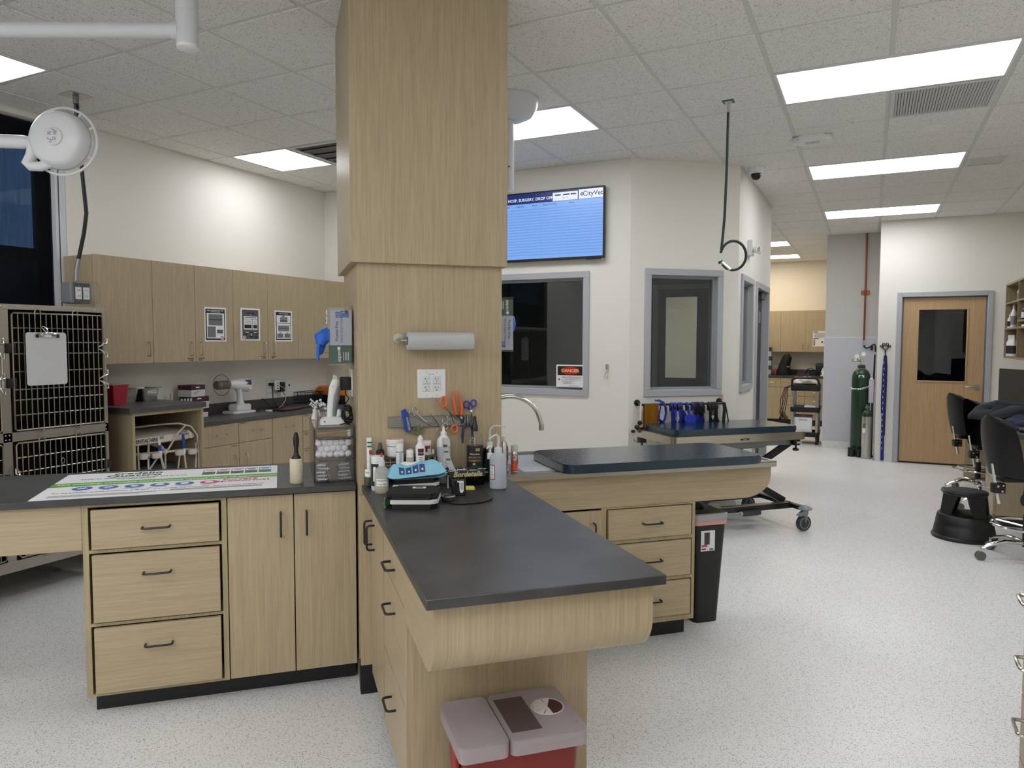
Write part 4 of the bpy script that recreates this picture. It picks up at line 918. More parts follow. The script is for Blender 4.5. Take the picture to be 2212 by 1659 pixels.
# 3 clear bottle
u,v=.346,3.085; T=Bot('clear_bottle','clear bottle with small white label at the worktop edge','bottle',u,v); c=(u,v,CT); a=cam_ang(u,v)
T.part('bottle',ACR).lathe([(.021,0),(.024,.004),(.024,.095),(.016,.108),(.012,.115)],c,22); T.part('liquid',m_acryl('grey_liquid',(.62,.66,.68))).lathe([(.02,.003),(.0225,.006),(.0225,.045)],c,22)
l=T.part('label',PAPER); patch(l,c,.0243,a-.4,.5,CT+.05,CT+.08); l.use(INKG); cyltext(l,'70%',.012,c,.0246,a-.4,CT+.066)
# 4 black dropper spray
u,v=.392,3.09; T=Bot('dropper_bottle','black dropper bottle behind the white-capped black bottle','bottle',u,v); c=(u,v,CT)
T.part('bottle',BLACK).lathe([(.015,0),(.0175,.004),(.0175,.155),(.012,.16)],c,18); T.part('nozzle',DGREY).lathe([(.011,.158),(.0105,.165),(.009,.176),(.0075,.186),(.006,.187)],c,16)
# 5 toothpaste tube on end
u,v=.352,3.132; T=Bot('paste_tube','white and green tube standing on end beside the column','tube',u,v)
t=T.part('tube',PAPER); 
t.grid(lambda i,j:(u-.012+.024*i-.004*j*i,v-.009*math.sin(PI*i)*(1-j)-.001,CT+.04+.165*j),8,6); t.grid(lambda i,j:(u-.012+.024*i-.004*j*i,v+.008*math.sin(PI*i)*(1-j)+.001,CT+.04+.165*j),8,6)
t.use(GRNP)
for z in (.165,.182): t.box(u-.0105,u+.009,v-.0062,v-.0052,CT+z,CT+z+.006)
t.use(REDP).box(u-.003,u+.008,v-.0092,v-.0082,CT+.135,CT+.152); T.part('cap',GRNP).cyl((u,v,CT),(u,v,CT+.042),.010,n=14)
# 6 two-step rack
BRZ=mat('bronze_board',(92,70,52),.4); T=Thing('step_rack','two-step bronze rack holding small bottles against the column','rack',(.52,3.09,CT),'I')
T.part('lower_step',BRZ).box(.405,.628,3.035,3.078,.972,.979,.001,1); T.part('upper_step',BRZ).box(.400,.632,3.078,3.148,1.008,1.015,.001,1)
wf=T.part('wire_front',mat('white_wire',(206,206,204),.4))
for k in range(9): x=.405+.0275*k; wf.tube([(x,3.079,.979),(x,3.079,1.008)],.0014,5)
wf.tube([(.405,3.079,.994),(.627,3.079,.994)],.0014,5); wf.tube([(.405,3.079,.981),(.627,3.079,.981)],.0014,5)
for x in (.407,.625):
    for y in (3.04,3.142): T.part('leg',BLACKM).tube([(x,y,CT+.0004),(x,y,.973 if y<3.1 else 1.008)],.003,6)
def jar(name,label,cat,u,v,z,prof,capprof,deco,group=None):
    T=Bot(name,label,cat,u,v,z,group); c=(u,v,z); T.part('body',WHITE).lathe(prof,c,26)
    if capprof: T.part('cap',WHITE).lathe(capprof,c,26)
    deco(T,c,cam_ang(u,v)); return T
def d6(T,c,a):
    l=T.part('label',PAPER); patch(l,c,.0362,a,1.2,c[2]+.006,c[2]+.044,14); l.use(GRNP); patch(l,c,.0364,a,1.2,c[2]+.0435,c[2]+.0462,14)
    l.use(mat('dog_brown',(120,62,40),.6)); patch(l,c,.0365,a+.35,.16,c[2]+.010,c[2]+.034); patch(l,c,.0365,a+.28,.06,c[2]+.030,c[2]+.040); l.use(INK); patch(l,c,.0366,a+.62,.08,c[2]+.016,c[2]+.026)
    t=T.part('lid_print',mat('lid_orange',(190,120,70),.6)); t.torus((c[0],c[1],c[2]+.0732),.022,.0014,n=24,k=5)
jar('supplement_jar','wide white jar with green stripe on the upper step of the rack','jar',.457,3.112,1.0155,[(.033,0),(.0355,.003),(.0355,.05),(.034,.053)],[(.0365,.053),(.037,.055),(.037,.07),(.034,.073)],d6)
def d7(T,c,a):
    l=T.part('label',PAPER); patch(l,c,.0163,a,1.4,c[2]+.01,c[2]+.062,10); l.use(GRNP); patch(l,c,.0165,a,1.4,c[2]+.061,c[2]+.064,10); l.use(mat('print_blue_grey',(90,104,150),.6)); lines(l,c,.0166,a+.25,.5,c[2]+.014,c[2]+.058,11,seed=3)
jar('flip_cap_bottle','slim white bottle with flip cap and fine print on the lower step','bottle',.469,3.056,.9795,[(.014,0),(.016,.003),(.016,.068),(.014,.073)],[(.0155,.073),(.0155,.096),(.013,.098)],d7)
def d8(T,c,a):
    l=T.part('label',mat('cream_label',(222,214,196),.6)); patch(l,c,.0160,a,1.4,c[2]+.006,c[2]+.040,10); l.use(REDP); patch(l,c,.0162,a,.95,c[2]+.007,c[2]+.016,8); l.use(INKG); lines(l,c,.0162,a,.8,c[2]+.018,c[2]+.038,5,seed=5)
jar('pill_bottle','short white pill bottle with red label band on the lower step','pill bottle',.512,3.056,.9795,[(.0145,0),(.0158,.002),(.0158,.043),(.014,.049)],[(.0155,.049),(.0155,.067),(.014,.069)],d8)
def d9(T,c,a):
    l=T.part('label',PAPER); patch(l,c,.0204,a+.1,1.0,c[2]+.008,c[2]+.078,10); l.use(MAR); patch(l,c,.0206,a+.15,.66,c[2]+.045,c[2]+.074,8); l.use(PAPER); cyltext(l,'EYE WASH',.0058,c,.0208,a+.15,c[2]+.056); l.use(INKG); lines(l,c,.0207,a+.1,.5,c[2]+.012,c[2]+.04,4,seed=8)
    l.use(INKG)
jar('eye_wash_bottle','white eye wash bottle with maroon label and dropper tip','bottle',.556,3.054,.9795,[(.018,0),(.02,.003),(.02,.082),(.012,.096),(.0105,.1)],[(.0115,.099),(.0115,.117),(.007,.121),(.0055,.128),(.002,.13)],d9)
def d10(T,c,a):
    l=T.part('label',PAPER); patch(l,c,.0193,a,1.2,c[2]+.004,c[2]+.043,10); l.use(REDP); patch(l,c,.0195,a+.1,.9,c[2]+.027,c[2]+.041,8); l.use(mat('cat_brown',(66,40,34),.6)); patch(l,c,.0197,a+.0,.22,c[2]+.014,c[2]+.036,5); l.use(INKG); lines(l,c,.0196,a+.5,.3,c[2]+.006,c[2]+.022,3,seed=2)
jar('small_jar','small white jar with red label on the upper step behind eye wash','jar',.594,3.112,1.0155,[(.018,0),(.019,.002),(.019,.046),(.018,.048)],[(.0205,.048),(.0205,.060),(.019,.062)],d10)
T=Thing('small_carton','small white and teal carton at the right end of the upper step','carton',(.622,3.13,1.0155),'I',None,-.2); b=T.part('carton',PAPER); b.box(.609,.632,3.118,3.142,1.016,1.034); b.use(mat('print_teal',(60,140,140),.5)).box(.6085,.621,3.1175,3.1425,1.020,1.0345)
T=Bot('tiny_bottle','tiny white-capped bottle between the pill bottle and eye wash','bottle',.525,3.125,1.0155); T.part('bottle',mat('pale_teal',(150,190,190),.4)).lathe([(.007,0),(.008,.002),(.008,.018)],(.525,3.125,1.0155),12); T.part('cap',WHITE).lathe([(.006,.018),(.006,.028)],(.525,3.125,1.0155),12)
# ear cleaner bottle
u,v=.668,3.104; c=(u,v,CT); a=cam_ang(u,v); T=Bot('ear_cleaner_bottle','tall white spout bottle standing right of the step rack','bottle',u,v)
T.part('body',WHITE).lathe([(.027,0),(.0295,.004),(.0295,.175),(.027,.19),(.018,.202),(.013,.206)],c,28); T.part('cap',WHITE).lathe([(.0135,.205),(.0135,.222),(.007,.225),(.0045,.24),(.003,.247),(.001,.248)],c,18)
l=T.part('label',mat('grey_label',(186,190,190),.6)); patch(l,c,.0298,a,1.3,CT+.03,CT+.16,14); l.use(PAPER); patch(l,c,.03,a+.45,.5,CT+.06,CT+.155); l.use(INKG); lines(l,c,.0302,a+.45,.42,CT+.065,CT+.15,10,seed=9); l.use(GRNP); patch(l,c,.0302,a+.6,.2,CT+.055,CT+.072)
T=Thing('sachet','bent white and green sachet leaning in front of the spout bottle','sachet',(.665,3.05,CT),'I')
s=T.part('sachet',PAPER); s.grid(lambda i,j:(.652+.026*i+.028*(1-j)**2.2,3.066-.03*(1-j)**2+.004*math.sin(PI*i),.955+.135*j),6,12,.0012); s.use(GRNP)
pr=T.part('print',GRNP)
for k,(j0,j1) in enumerate(((.72,.80),(.55,.6),(.30,.36))):
    pr.grid(lambda i,j:(.656+.018*i+.028*(1-(j0+(j1-j0)*j))**2.2,3.0625-.03*(1-(j0+(j1-j0)*j))**2+.004*math.sin(PI*(.15+.7*i))-.0012,.955+.135*(j0+(j1-j0)*j)),4,3)
T=Thing('ointment_tube','white ointment tube with cap lying on the lower rack step','tube',(.58,3.04,.98),'I'); T.part('cap',WHITE).cyl((.535,3.038,.9885),(.562,3.039,.9885),.0085,n=16)
t=T.part('tube',PAPER); t.tube([(.562,3.039,.9885),(.60,3.037,.988),(.645,3.030,.986)],[.0083,.0075,.006],12,flat=.75); t.use(REDP).tube([(.575,3.0385,.9885),(.585,3.038,.9884)],.0087,12,flat=.85); t.use(mat('print_blue',(70,90,150),.5)).tube([(.59,3.0378,.9883),(.625,3.034,.9869)],[.0081,.0071],12,flat=.8)
# zip cases and wipes
CASE=mat('black_case_fabric',(17,17,18),.75); ZIP=mat('white_zip',(206,204,198),.6)
def zipcase(label,u0,u1,v0,v1,z0,z1,rz=0,tag=False,org=None):
    T=Thing('zip_case',label,'case',org or ((u0+u1)/2,(v0+v1)/2,z0),'I',None,rz); h=z1-z0
    b=T.part('base',CASE); b.rbox(u0,u1,v0,v1,z0,z0+.42*h,.025,6,.012); t=T.part('lid',CASE); t.rbox(u0,u1,v0,v1,z0+.55*h,z1,.025,6,.014)
    z=T.part('zip_band',ZIP); z.rbox(u0-.0015,u1+.0015,v0-.0015,v1+.0015,z0+.36*h,z0+.62*h,.026,6,.002)
    p=T.part('hinge_side',CASE); p.rbox(u0-.0025,u0+.02,v0-.002,v1+.002,z0+.3*h,z0+.68*h,.008,4)
    if tag:
        T.part('name_patch',PAPER).box(u0+.085,u0+.135,v1-.055,v1-.03,z1,z1+.0012); k=T.kids[-1]; k.use(INK).box(u0+.095,u0+.125,v1-.049,v1-.036,z1+.0012,z1+.0018)
        g=T.part('zip_tag',mat('green_rubber',(52,138,66),.5)); g.box(u0-.012,u0-.002,v0+.028,v0+.036,z0-.004,z0+.025,.002,1); k=T.part('puller',NICKEL); k.ell((u0-.004,v0+.032,z0+.033),.005,.005,.007)
    return T
zipcase('black zip case with white zip lying under the blue wipes pack',.405,.618,2.945,3.028,CT+.0003,CT+.052)
zipcase('black zip case with green zip tag, nearest the camera on the worktop',.372,.560,2.615,2.775,CT+.0003,CT+.060,-.30,True)
T=Thing('wipes_pack','pale blue soft pack of wipes lying on a black zip case','wipes',(.515,2.985,CT+.053),'I',None,.06)
SKY=mat('pale_blue_film',(140,198,222),.3); NAVY=mat('print_navy',(24,70,126),.4)
def wp(i,j,top):
    x=.397+.246*i; e=min(1,min(i,1-i)/.13); e=e**.6 if e>0 else 0
    y=2.985+(.046+.008*(1-e))*(2*j-1); h=(.052*(1-abs(2*j-1)**3.2))*e+.003
    z=CT+.0535+(h if top else .0) + (.012*(1-e)) + .006*math.sin(14*i)*math.sin(6*j)*e*(1 if top else 0)+.012*i*(1 if top else .0)
    return (x,y,z)
w=T.part('pack',SKY); w.grid(lambda i,j:wp(i,j,True),30,14); w.grid(lambda i,j:wp(i,j,False),30,14); w.smooth=70
def onpack(i,j,d=.0012):
    p=wp(i,j,True); return (p[0],p[1]-d*.7,p[2]+d)
fl=T.part('flap',PAPER); 
def disc(i,j):
    a=2*PI*i; r=j; return onpack(.46+.20*r*math.cos(a),.50+.24*r*math.sin(a),.0016)
fl.grid(disc,28,3)
pr=T.part('print',NAVY)
for k in range(4):
    a=.20+.115*k; pr.grid(lambda i,j:onpack(a+.095*i,.045+.15*j,.0014),4,4)
pr.use(PAPER)
for k in range(4):
    a=.235+.115*k; pr.grid(lambda i,j:onpack(a+.028*i,.07+.035*j,.0022),2,2)
pr.use(NAVY); pr.grid(lambda i,j:onpack(.66+.16*i,.72+.2*j,.0014),4,4)
# tape / disc scanner
T=Thing('tag_reader','smoky clear disc-shaped gadget on a strap beside the black case','gadget',(.59,2.735,CT),'I',None,-.25)
SM2=mat('smoky_shell',(70,66,60),.15,.3); T.part('body',SM2).lathe([(.02,0),(.027,.003),(.0285,.012),(.027,.022),(.018,.027),(.001,.0275)],(.606,2.735,CT+.0004),28); T.part('ring',NICKEL).torus((.606,2.735,CT+.021),.0265,.0016,n=30,k=6)
T.part('strap',SM2).tube([(.582,2.742,CT+.016),(.565,2.752,CT+.014),(.545,2.757,CT+.011)],[.013,.011,.008],10,flat=.5); T.part('nose',BLACK).cyl((.605,2.7095,CT+.010),(.605,2.704,CT+.010),.006,n=12)
T=Thing('black_box','small black upright box with white label on the thin pad','box',(.668,2.82,CT),'I',None,-.12); T.part('box',BLACK).box(.641,.695,2.804,2.838,CT+.0025,CT+.064,.002,1)
l=T.part('label',PAPER); l.prism([(.660,CT+.062),(.660,CT+.057),(.668,CT+.056),(.670,CT+.022),(.674,CT+.014),(.681,CT+.014),(.686,CT+.022),(.686,CT+.062)],2.8025,2.8038,'y'); l.use(INKG)
for k in range(6): l.box(.673,.682,2.8018,2.8026,CT+.028+.0045*k,CT+.030+.0045*k)
T=Thing('sticky_notes','pad of yellow sticky notes on the thin black pad','sticky notes',(.735,2.92,CT),'I',None,-.15); n=T.part('pad',mat('yellow_paper',(226,222,110),.7)); n.box(.711,.757,2.897,2.943,CT+.0025,CT+.0115); n.use(mat('yellow_paper_edge',(190,184,84),.7)).box(.7105,.7575,2.8965,2.9435,CT+.003,CT+.005)
T=Thing('thin_pad','thin black mat with wavy front edge under the basket','mat',(.70,2.85,CT),'I')
m_=T.part('mat',mat('black_mat',(34,35,36),.5)); poly=[(.592,2.70),(.61,2.672),(.64,2.656),(.68,2.654),(.72,2.662),(.752,2.680),(.776,2.704),(.80,2.98),(.60,2.98)]; m_.prism(poly,CT+.0002,CT+.0022,'z')
rim=T.part('rolled_edge',BLACK); rim.tube([(.60,2.682,CT+.004),(.63,2.660,CT+.0045),(.68,2.652,CT+.0045),(.72,2.660,CT+.005),(.75,2.678,CT+.006),(.775,2.702,CT+.009)],[.003,.004,.0045,.0045,.0045,.004],8)
# basket of syringes
T=Thing('slotted_basket','dark clear basket marked Bordetella holding capped syringes','basket',(.74,3.02,CT),'I',None,-.03)
x0,x1,y0,y1=.668,.822,2.985,3.065
b=T.part('basket',SMOKED)
b.box(x0+.008,x1-.008,y0+.006,y1-.006,CT+.0025,CT+.0055)
for k in range(11):
    x=x0+.006+(x1-x0-.012)*k/10
    for y in (y0+.004,y1-.004): b.box(x-.0035,x+.0035,y-.0015,y+.0015,CT+.003,CT+.045)
for k in range(6):
    y=y0+.006+(y1-y0-.012)*k/5
    for x in (x0+.004,x1-.004): b.box(x-.0015,x+.0015,y-.0035,y+.0035,CT+.003,CT+.045)
r=T.part('rim_band',mat('dark_grey_band',(56,58,58),.35)); r.box(x0-.002,x1+.002,y0-.002,y0+.0005,CT+.042,CT+.068); r.box(x0-.002,x1+.002,y1-.0005,y1+.002,CT+.042,CT+.068); r.box(x0-.002,x0+.0005,y0,y1,CT+.042,CT+.068); r.box(x1-.0005,x1+.002,y0,y1,CT+.042,CT+.068)
T.part('lettering',mat('gold_foil',(222,206,150),.3,.3)).text('Bordetella',.030,TM((.747,y0-.0028,CT+.053),(1,0,0)),shear=.25,bold=.0011)
def syringe_mesh(T,L=.085,r=.0048):
    # along +x from the origin
    o=T.org
    P=lambda x:(o.x+x,o.y,o.z)
    T.part('barrel',ACR).cyl(P(.0),P(L*.62),r,n=10); p=T.part('plunger',WHITE); p.cyl(P(-L*.30),P(L*.1),r*.55,n=8); p.cyl(P(-L*.30),P(-L*.285),r*1.35,n=10); p.cyl(P(-.0015),P(.0005),r*1.7,n=10); T.part('stopper',BLACK).cyl(P(L*.1),P(L*.14),r*.9,n=10); T.part('needle_cap',m_milky('cap_clear',(214,220,222),.3) if 'cap_clear' not in bpy.data.materials else bpy.data.materials['cap_clear']).cyl(P(L*.62),P(L*.98),r*.75,r*.5,n=8)
T0=Thing('syringe','capped syringe lying in the dark basket with gold lettering','syringe',(.70,3.0,CT+.05),'I','syringes in the dark basket'); syringe_mesh(T0,.10); SYR=T0.fin()
rnd=random.Random(4)
def syr(u,v,z,rz,label,group,tilt=0):
    R=Matrix.Rotation(ISL+rz,3,'Z')@Matrix.Rotation(tilt,3,'Y'); return dup(SYR,IW(u,v,z),0,label,group,rot=R.to_euler())
SYR.rotation_euler=(0,0,ISL+.1)
for k in range(7): syr(.70+.045*(k%2),2.995+.0095*k,CT+.052+.008*(k%3)*.7,rnd.uniform(-.18,.18)+(PI if k%3==1 else 0),None,None)
# shampoo and wash bottles
u,v=.808,3.10; c=(u,v,CT); a=cam_ang(u,v); T=Bot('shampoo_bottle','tall dark shampoo bottle with black pump and gold horse label','shampoo bottle',u,v)
T.part('bottle',ACR).lathe([(.034,0),(.0375,.005),(.0375,.165),(.036,.18),(.026,.207),(.014,.222),(.012,.226)],c,28)
T.part('shampoo',mat('dark_shampoo',(30,24,22),.2)).lathe([(.033,.002),(.0368,.006),(.0368,.158)],c,28)
l=T.part('label',INK); patch(l,c,.0379,a,1.15,CT+.012,CT+.160,16); g=mat('label_gold',(176,146,84),.5); l.use(g)
l.ell
patch(l,c,.0381,a+.35,.26,CT+.137,CT+.150,8); l.use(PAPER); cyltext(l,'Waterless',.0115,c,.0382,a-.05,CT+.124,shear=.2); l.use(g); cyltext(l,'ARGAN OIL',.0115,c,.0382,a-.05,CT+.109,bold=.0002); cyltext(l,'SHAMPOO',.0125,c,.0382,a-.05,CT+.095,bold=.0002)
l.use(mat('label_ring',(196,180,160),.5)); patch(l,c,.0382,a-.1,.14,CT+.076,CT+.085,6); l.use(INKG); patch(l,c,.0382,a,.6,CT+.066,CT+.0675,6)
l.use(mat('label_bronze',(164,108,56),.5)); patch(l,c,.0382,a-.1,.26,CT+.042,CT+.054,6); 
for q in (-.33,-.2,.06,.16): patch(l,c,.0382,a+q,.035,CT+.024,CT+.046,3)
patch(l,c,.0382,a-.38,.10,CT+.048,CT+.060,3)
T.part('pump',BLACK).lathe([(.0135,.222),(.0135,.245),(.010,.25),(.009,.262),(.0065,.268),(.006,.285),(.002,.287)],c,16); T.part('dip_tube',LGREY).cyl((u,v,CT+.03),(u,v,CT+.222),.002,n=6)
u,v=.878,3.105; c=(u,v,CT); T=Bot('wash_bottle','black wash bottle with long bent white straw beside the shampoo','wash bottle',u,v)
T.part('bottle',BLACK).lathe([(.027,0),(.030,.005),(.030,.125),(.026,.142),(.014,.15)],c,26); T.part('cap',MILKY).lathe([(.013,.149),(.013,.168),(.010,.171)],c,18)
T.part('straw',m_milky('straw_white',(214,216,216),.25)).tube([(u,v,CT+.168),(u,v,CT+.20),(u+.002,v,CT+.225),(u+.012,v-.001,CT+.238),(u+.03,v-.003,CT+.241),(u+.075,v-.008,CT+.236)],[.0052,.005,.005,.005,.0042,.0018],10)
u,v=.862,3.045; c=(u,v,CT); T=Bot('pump_bottle','teal clear bottle with white pump behind the milky wash bottle','pump bottle',u,v)
T.part('bottle',TEALP).rbox(u-.024,u+.024,v-.018,v+.018,CT+.0002,CT+.105,.012,5,.004); T.part('cap',WHITE).lathe([(.0125,.105),(.0125,.128),(.010,.13)],c,18); T.part('pump',WHITE).lathe([(.0055,.13),(.0055,.148),(.010,.152),(.010,.164),(.007,.166)],c,14); T.part('spout',WHITE).tube([(u,v,CT+.158),(u-.014,v-.012,CT+.157),(u-.02,v-.018,CT+.152)],.004,8)
u,v=.858,2.908; c=(u,v,CT); a=cam_ang(u,v); T=Bot('wash_bottle','milky wash bottle half full of clear liquid with bent spout','wash bottle',u,v)
T.part('bottle',m_milky('wash_plastic',(226,232,238),.5)).lathe([(.030,0),(.035,.005),(.0355,.012),(.0355,.128),(.032,.142),(.018,.150),(.016,.152)],c,30); T.part('liquid',m_milky('pale_liquid',(206,214,220),.55)).lathe([(.031,.004),(.0345,.012),(.0345,.075)],c,30)
T.part('cap',MILKY).lathe([(.0165,.150),(.0165,.171),(.012,.175)],c,20)
T.part('spout',m_milky('spout_white',(222,222,222),.2)).tube([(u,v,CT+.172),(u+.002,v,CT+.20),(u+.001,v,CT+.216),(u-.008,v-.002,CT+.227),(u-.022,v-.006,CT+.223),(u-.044,v-.012,CT+.210)],[.0058,.0056,.0056,.0052,.0045,.0026],10); T.part('dip_tube',LGREY).cyl((u+.002,v,CT+.006),(u,v,CT+.17),.0028,n=8)
l=T.part('label',mat('label_red_frame',(150,40,48),.6)); patch(l,c,.0358,a-.75,.36,CT+.042,CT+.105); l.use(PAPER); patch(l,c,.0361,a-.78,.31,CT+.046,CT+.101); l.use(INKG); lines(l,c,.0363,a-.80,.24,CT+.05,CT+.098,8,seed=6)
T=Thing('swab_cup','clear cup holding one swab beside the wipes pack','cup',(.652,2.95,CT),'I'); T.part('cup',ACR).lathe([(.013,0),(.016,.002),(.018,.052)],(.655,2.95,CT+.0025),18,cap=False); T.part('swab',WHITE).tube([(.652,2.945,CT+.006),(.652,2.945,CT+.06)],[.0022,.0012],6)
# things on the steel top
u,v=.995,3.235; c=(u,v,.8908); 
T=Thing('metal_flask','silver flask with white cap behind the milky wash bottle','flask',(.957+.05,3.32,.8908),'I'); c=(1.0,3.30,.8908)
T.part('flask',mat('brushed_aluminium',(190,190,190),.25,1)).lathe([(.022,0),(.024,.004),(.024,.115),(.012,.14),(.0105,.145)],c,22); T.part('cap',WHITE).lathe([(.0145,.143),(.015,.145),(.015,.168),(.012,.17)],c,18)
T=Thing('small_bottle','small grey bottle with blue knob by the mixer lever','bottle',(1.035,3.40,.8908),'I'); c=(1.035,3.40,.8908); T.part('bottle',LGREY).lathe([(.014,0),(.0155,.003),(.0155,.07),(.008,.08),(.006,.105)],c,16); T.part('knob',mat('blue_knob',(40,56,130),.4)).ell((1.035,3.40,.8908+.112),.009,.009,.011)
u,v=1.045,3.27; c=(u,v,.8908); a=cam_ang(u,v); T=Thing('spray_can','silver and red aerosol can standing on the stainless sink top','aerosol can',c,'I')
T.part('can',mat('can_silver',(196,196,196),.25,1)).lathe([(.0165,0),(.0175,.002),(.0175,.092),(.0135,.100)],c,24); T.part('cap',m_milky('can_cap',(216,216,216),.3)).lathe([(.0165,.097),(.017,.099),(.017,.122),(.015,.126),(.001,.127)],c,22)
l=T.part('label',REDC); patch(l,c,.0178,a,.95,.8908+.004,.8908+.052,10); l.use(REDP); cyltext(l,'zero',.016,c,.0179,a,.8908+.082,bold=.0004); cyltext(l,'off',.016,c,.0179,a-.2,.8908+.068,bold=.0004); l.use(mat('label_peach',(230,160,130),.5)); lines(l,c,.018,a,.5,.8908+.01,.8908+.046,6,seed=11)
# ---------------------------------------------------------------- on the column
CF_=3.15
T=Thing('power_outlet','white double outlet plate on the column front','outlet',(.624,CF_,1.321),'I')
T.part('plate',WHITE).box(.5615,.687,CF_-.006,CF_-.0005,1.258,1.385,.003,1)
for x in (.6015,.647):
    r=T.part('receptacle',mat('outlet_face',(216,216,214),.35)); r.box(x-.0165,x+.0165,CF_-.009,CF_-.006,1.289,1.354,.002,1); k=r.sub('slots',INK)
    for z in (1.303,1.341):
        for dx,h in ((-.006,.0045),(.006,.0035)): k.box(x+dx-.0009,x+dx+.0009,CF_-.0096,CF_-.009,z-h+.003,z+h+.003)
        k.box(x-.0085,x-.0035,CF_-.0096,CF_-.009,z+.0015,z+.0032); k.cyl((x,CF_-.0096,z-.008),(x,CF_-.009,z-.008),.0025,n=10)
    r.use(LGREY); r.box(x-.0155,x+.0155,CF_-.0098,CF_-.009,1.3185,1.3255)
s=T.part('screw',LGREY)
for x in (.6015,.647): s.cyl((x,CF_-.0068,1.271),(x,CF_-.006,1.271),.003,n=10); s.cyl((x,CF_-.0068,1.371),(x,CF_-.006,1.371),.003,n=10)
s.use(INK); s.text('20A  GFCI',.006,TM((.624,CF_-.0062,1.3635),(1,0,0)))
T=Thing('paper_towel_holder','paper towel roll on a satin holder across the column','paper towel',(.66,CF_-.06,1.507),'I')
h=T.part('holder',NICKEL); h.tube([(.478,CF_-.0005,1.519),(.478,CF_-.008,1.519)],.022,24); h.box(.466,.51,CF_-.005,CF_-.0005,1.497,1.541,.002,1); h.tube([(.478,CF_-.005,1.517),(.478,CF_-.05,1.512),(.484,CF_-.062,1.510),(.52,CF_-.062,1.508),(.79,CF_-.062,1.508)],.0085,12)
def towel():
    m,nt,b=newmat('embossed_towel'); b.inputs['Base Color'].default_value=rgb((236,236,234)); b.inputs['Roughness'].default_value=.9
    mp=coords(nt,(1,1,1)); v=N(nt,'ShaderNodeTexVoronoi',feature='SMOOTH_F1'); v.inputs['Scale'].default_value=75; nt.links.new(mp.outputs[0],v.inputs['Vector']); bump(nt,b,v.outputs['Distance'],.5,.003); return m
r=T.part('roll',towel()); r.cyl((.509,CF_-.062,1.508),(.793,CF_-.062,1.508),.0385,n=40); T.part('core',mat('cardboard',(92,72,54),.8)).cyl((.5075,CF_-.062,1.508),(.5095,CF_-.062,1.508),.018,n=24)
r.grid(lambda i,j:(.509+.284*i,CF_-.062-.0388*math.cos(.0+.9*j)-.0005*j,1.508-.0388*math.sin(.9*j)-.004*j*j),4,8,.0006)
STG=m_steel('strip_steel','x',(150,148,144),.4)
T=Thing('magnetic_strip','grey magnetic tool strip on the column front','tool strip',(.628,CF_,1.157),'I'); T.part('strip',STG).box(.434,.822,CF_-.014,CF_-.0005,1.134,1.181,.002,1)
def Q(x,y,d=0.0):
    return (.434+(x-320)*.0003724,CF_-.018-d,1.181-(y-(445-25*(x-320)/1042))*.00037)
def K(v): return v*.00037
def ring(mb,x,y,r,t=.0022,ry=None,d=0): mb.torus(Q(x,y,d),K(r),t,(0,1,0),24,6,K(ry or r))
def rod(mb,pts,r,flat=.6,d=0,n=8): mb.tube([Q(x,y,d) for x,y in pts],[K(q) for q in r] if isinstance(r,list) else K(r),n,flat=flat)
BLU=mat('blue_plastic',(26,66,160),.35); SCB=mat('scissor_blue',(34,40,140),.35); ORS=mat('scissor_orange',(232,104,60),.35); ORC=mat('clipper_orange',(226,96,30),.4); OLV=mat('olive_plastic',(104,116,62),.4); INSTR=mat('instrument_steel',(170,168,162),.3,1)
T=Thing('utility_knife','blue folding utility knife on the left of the magnetic strip','utility knife',Q(520,480),'I'); 
k=T.part('body',BLU); k.prism([(q[0],q[2]) for q in (Q(462,372),Q(512,345),Q(540,400),Q(585,590),Q(545,630),Q(515,615))],CF_-.030,CF_-.0145,'y',.001); k2=T.part('blade_holder',INSTR); k2.prism([(q[0],q[2]) for q in (Q(515,440),Q(535,440),Q(570,590),Q(545,605))],CF_-.033,CF_-.030,'y'); k2.cyl(Q(548,590,.013),Q(548,590,.017),.004,n=12); T.part('clip',INSTR).tube([Q(462,455,-.002),Q(450,470,-.002),Q(490,590,-.002),Q(505,590,-.002)],.0012,6)
T=Thing('bandage_scissors','steel bandage scissors pointing down right on the strip','scissors',Q(700,440),'I'); s=T.part('handle',INSTR); ring(s,630,365,36); s2=T.part('handle',INSTR); ring(s2,592,405,36); rod(s,[(640,400),(700,455),(765,510)],[9,11,10]); rod(s2,[(615,420),(690,470),(765,512)],[9,11,10]); b=T.part('blade',INSTR); rod(b,[(760,505),(800,512),(868,522)],[11,9,4]); rod(b,[(765,515),(810,545),(862,528)],[9,8,4],d=.002)
T=Thing('olive_scissors','small scissors with olive green handles hanging from the strip','scissors',Q(660,560),'I'); s=T.part('handle',OLV); ring(s,634,610,30,.0036,36); rod(s,[(648,575),(664,545)],[14,12]); s=T.part('handle',OLV); ring(s,702,597,30,.0036,34); rod(s,[(690,565),(672,540)],[14,12]); b=T.part('blade',INSTR); rod(b,[(668,560),(645,500),(638,440)],[13,10,2])
T=Thing('hemostat','long steel forceps reaching up to the outlet plate','forceps',Q(930,360),'I'); s=T.part('shaft',INSTR); rod(s,[(830,207),(850,245),(960,400),(1005,465)],[5,9,10,8]); s2=T.part('shaft',INSTR); rod(s2,[(836,212),(862,255),(965,410),(985,470)],[4,8,9,8],d=.002); ring(s,1035,455,30); ring(s2,980,495,32)
T=Thing('hemostat','shorter steel forceps hanging left of the orange scissors','forceps',Q(880,500),'I'); s=T.part('shaft',INSTR); rod(s,[(803,398),(860,470),(915,545),(955,575)],[4,10,9,7]); s2=T.part('shaft',INSTR); rod(s2,[(810,398),(880,480),(930,560)],[4,9,7],d=.002); ring(s,982,560,34); ring(s2,920,612,36,ry=38)
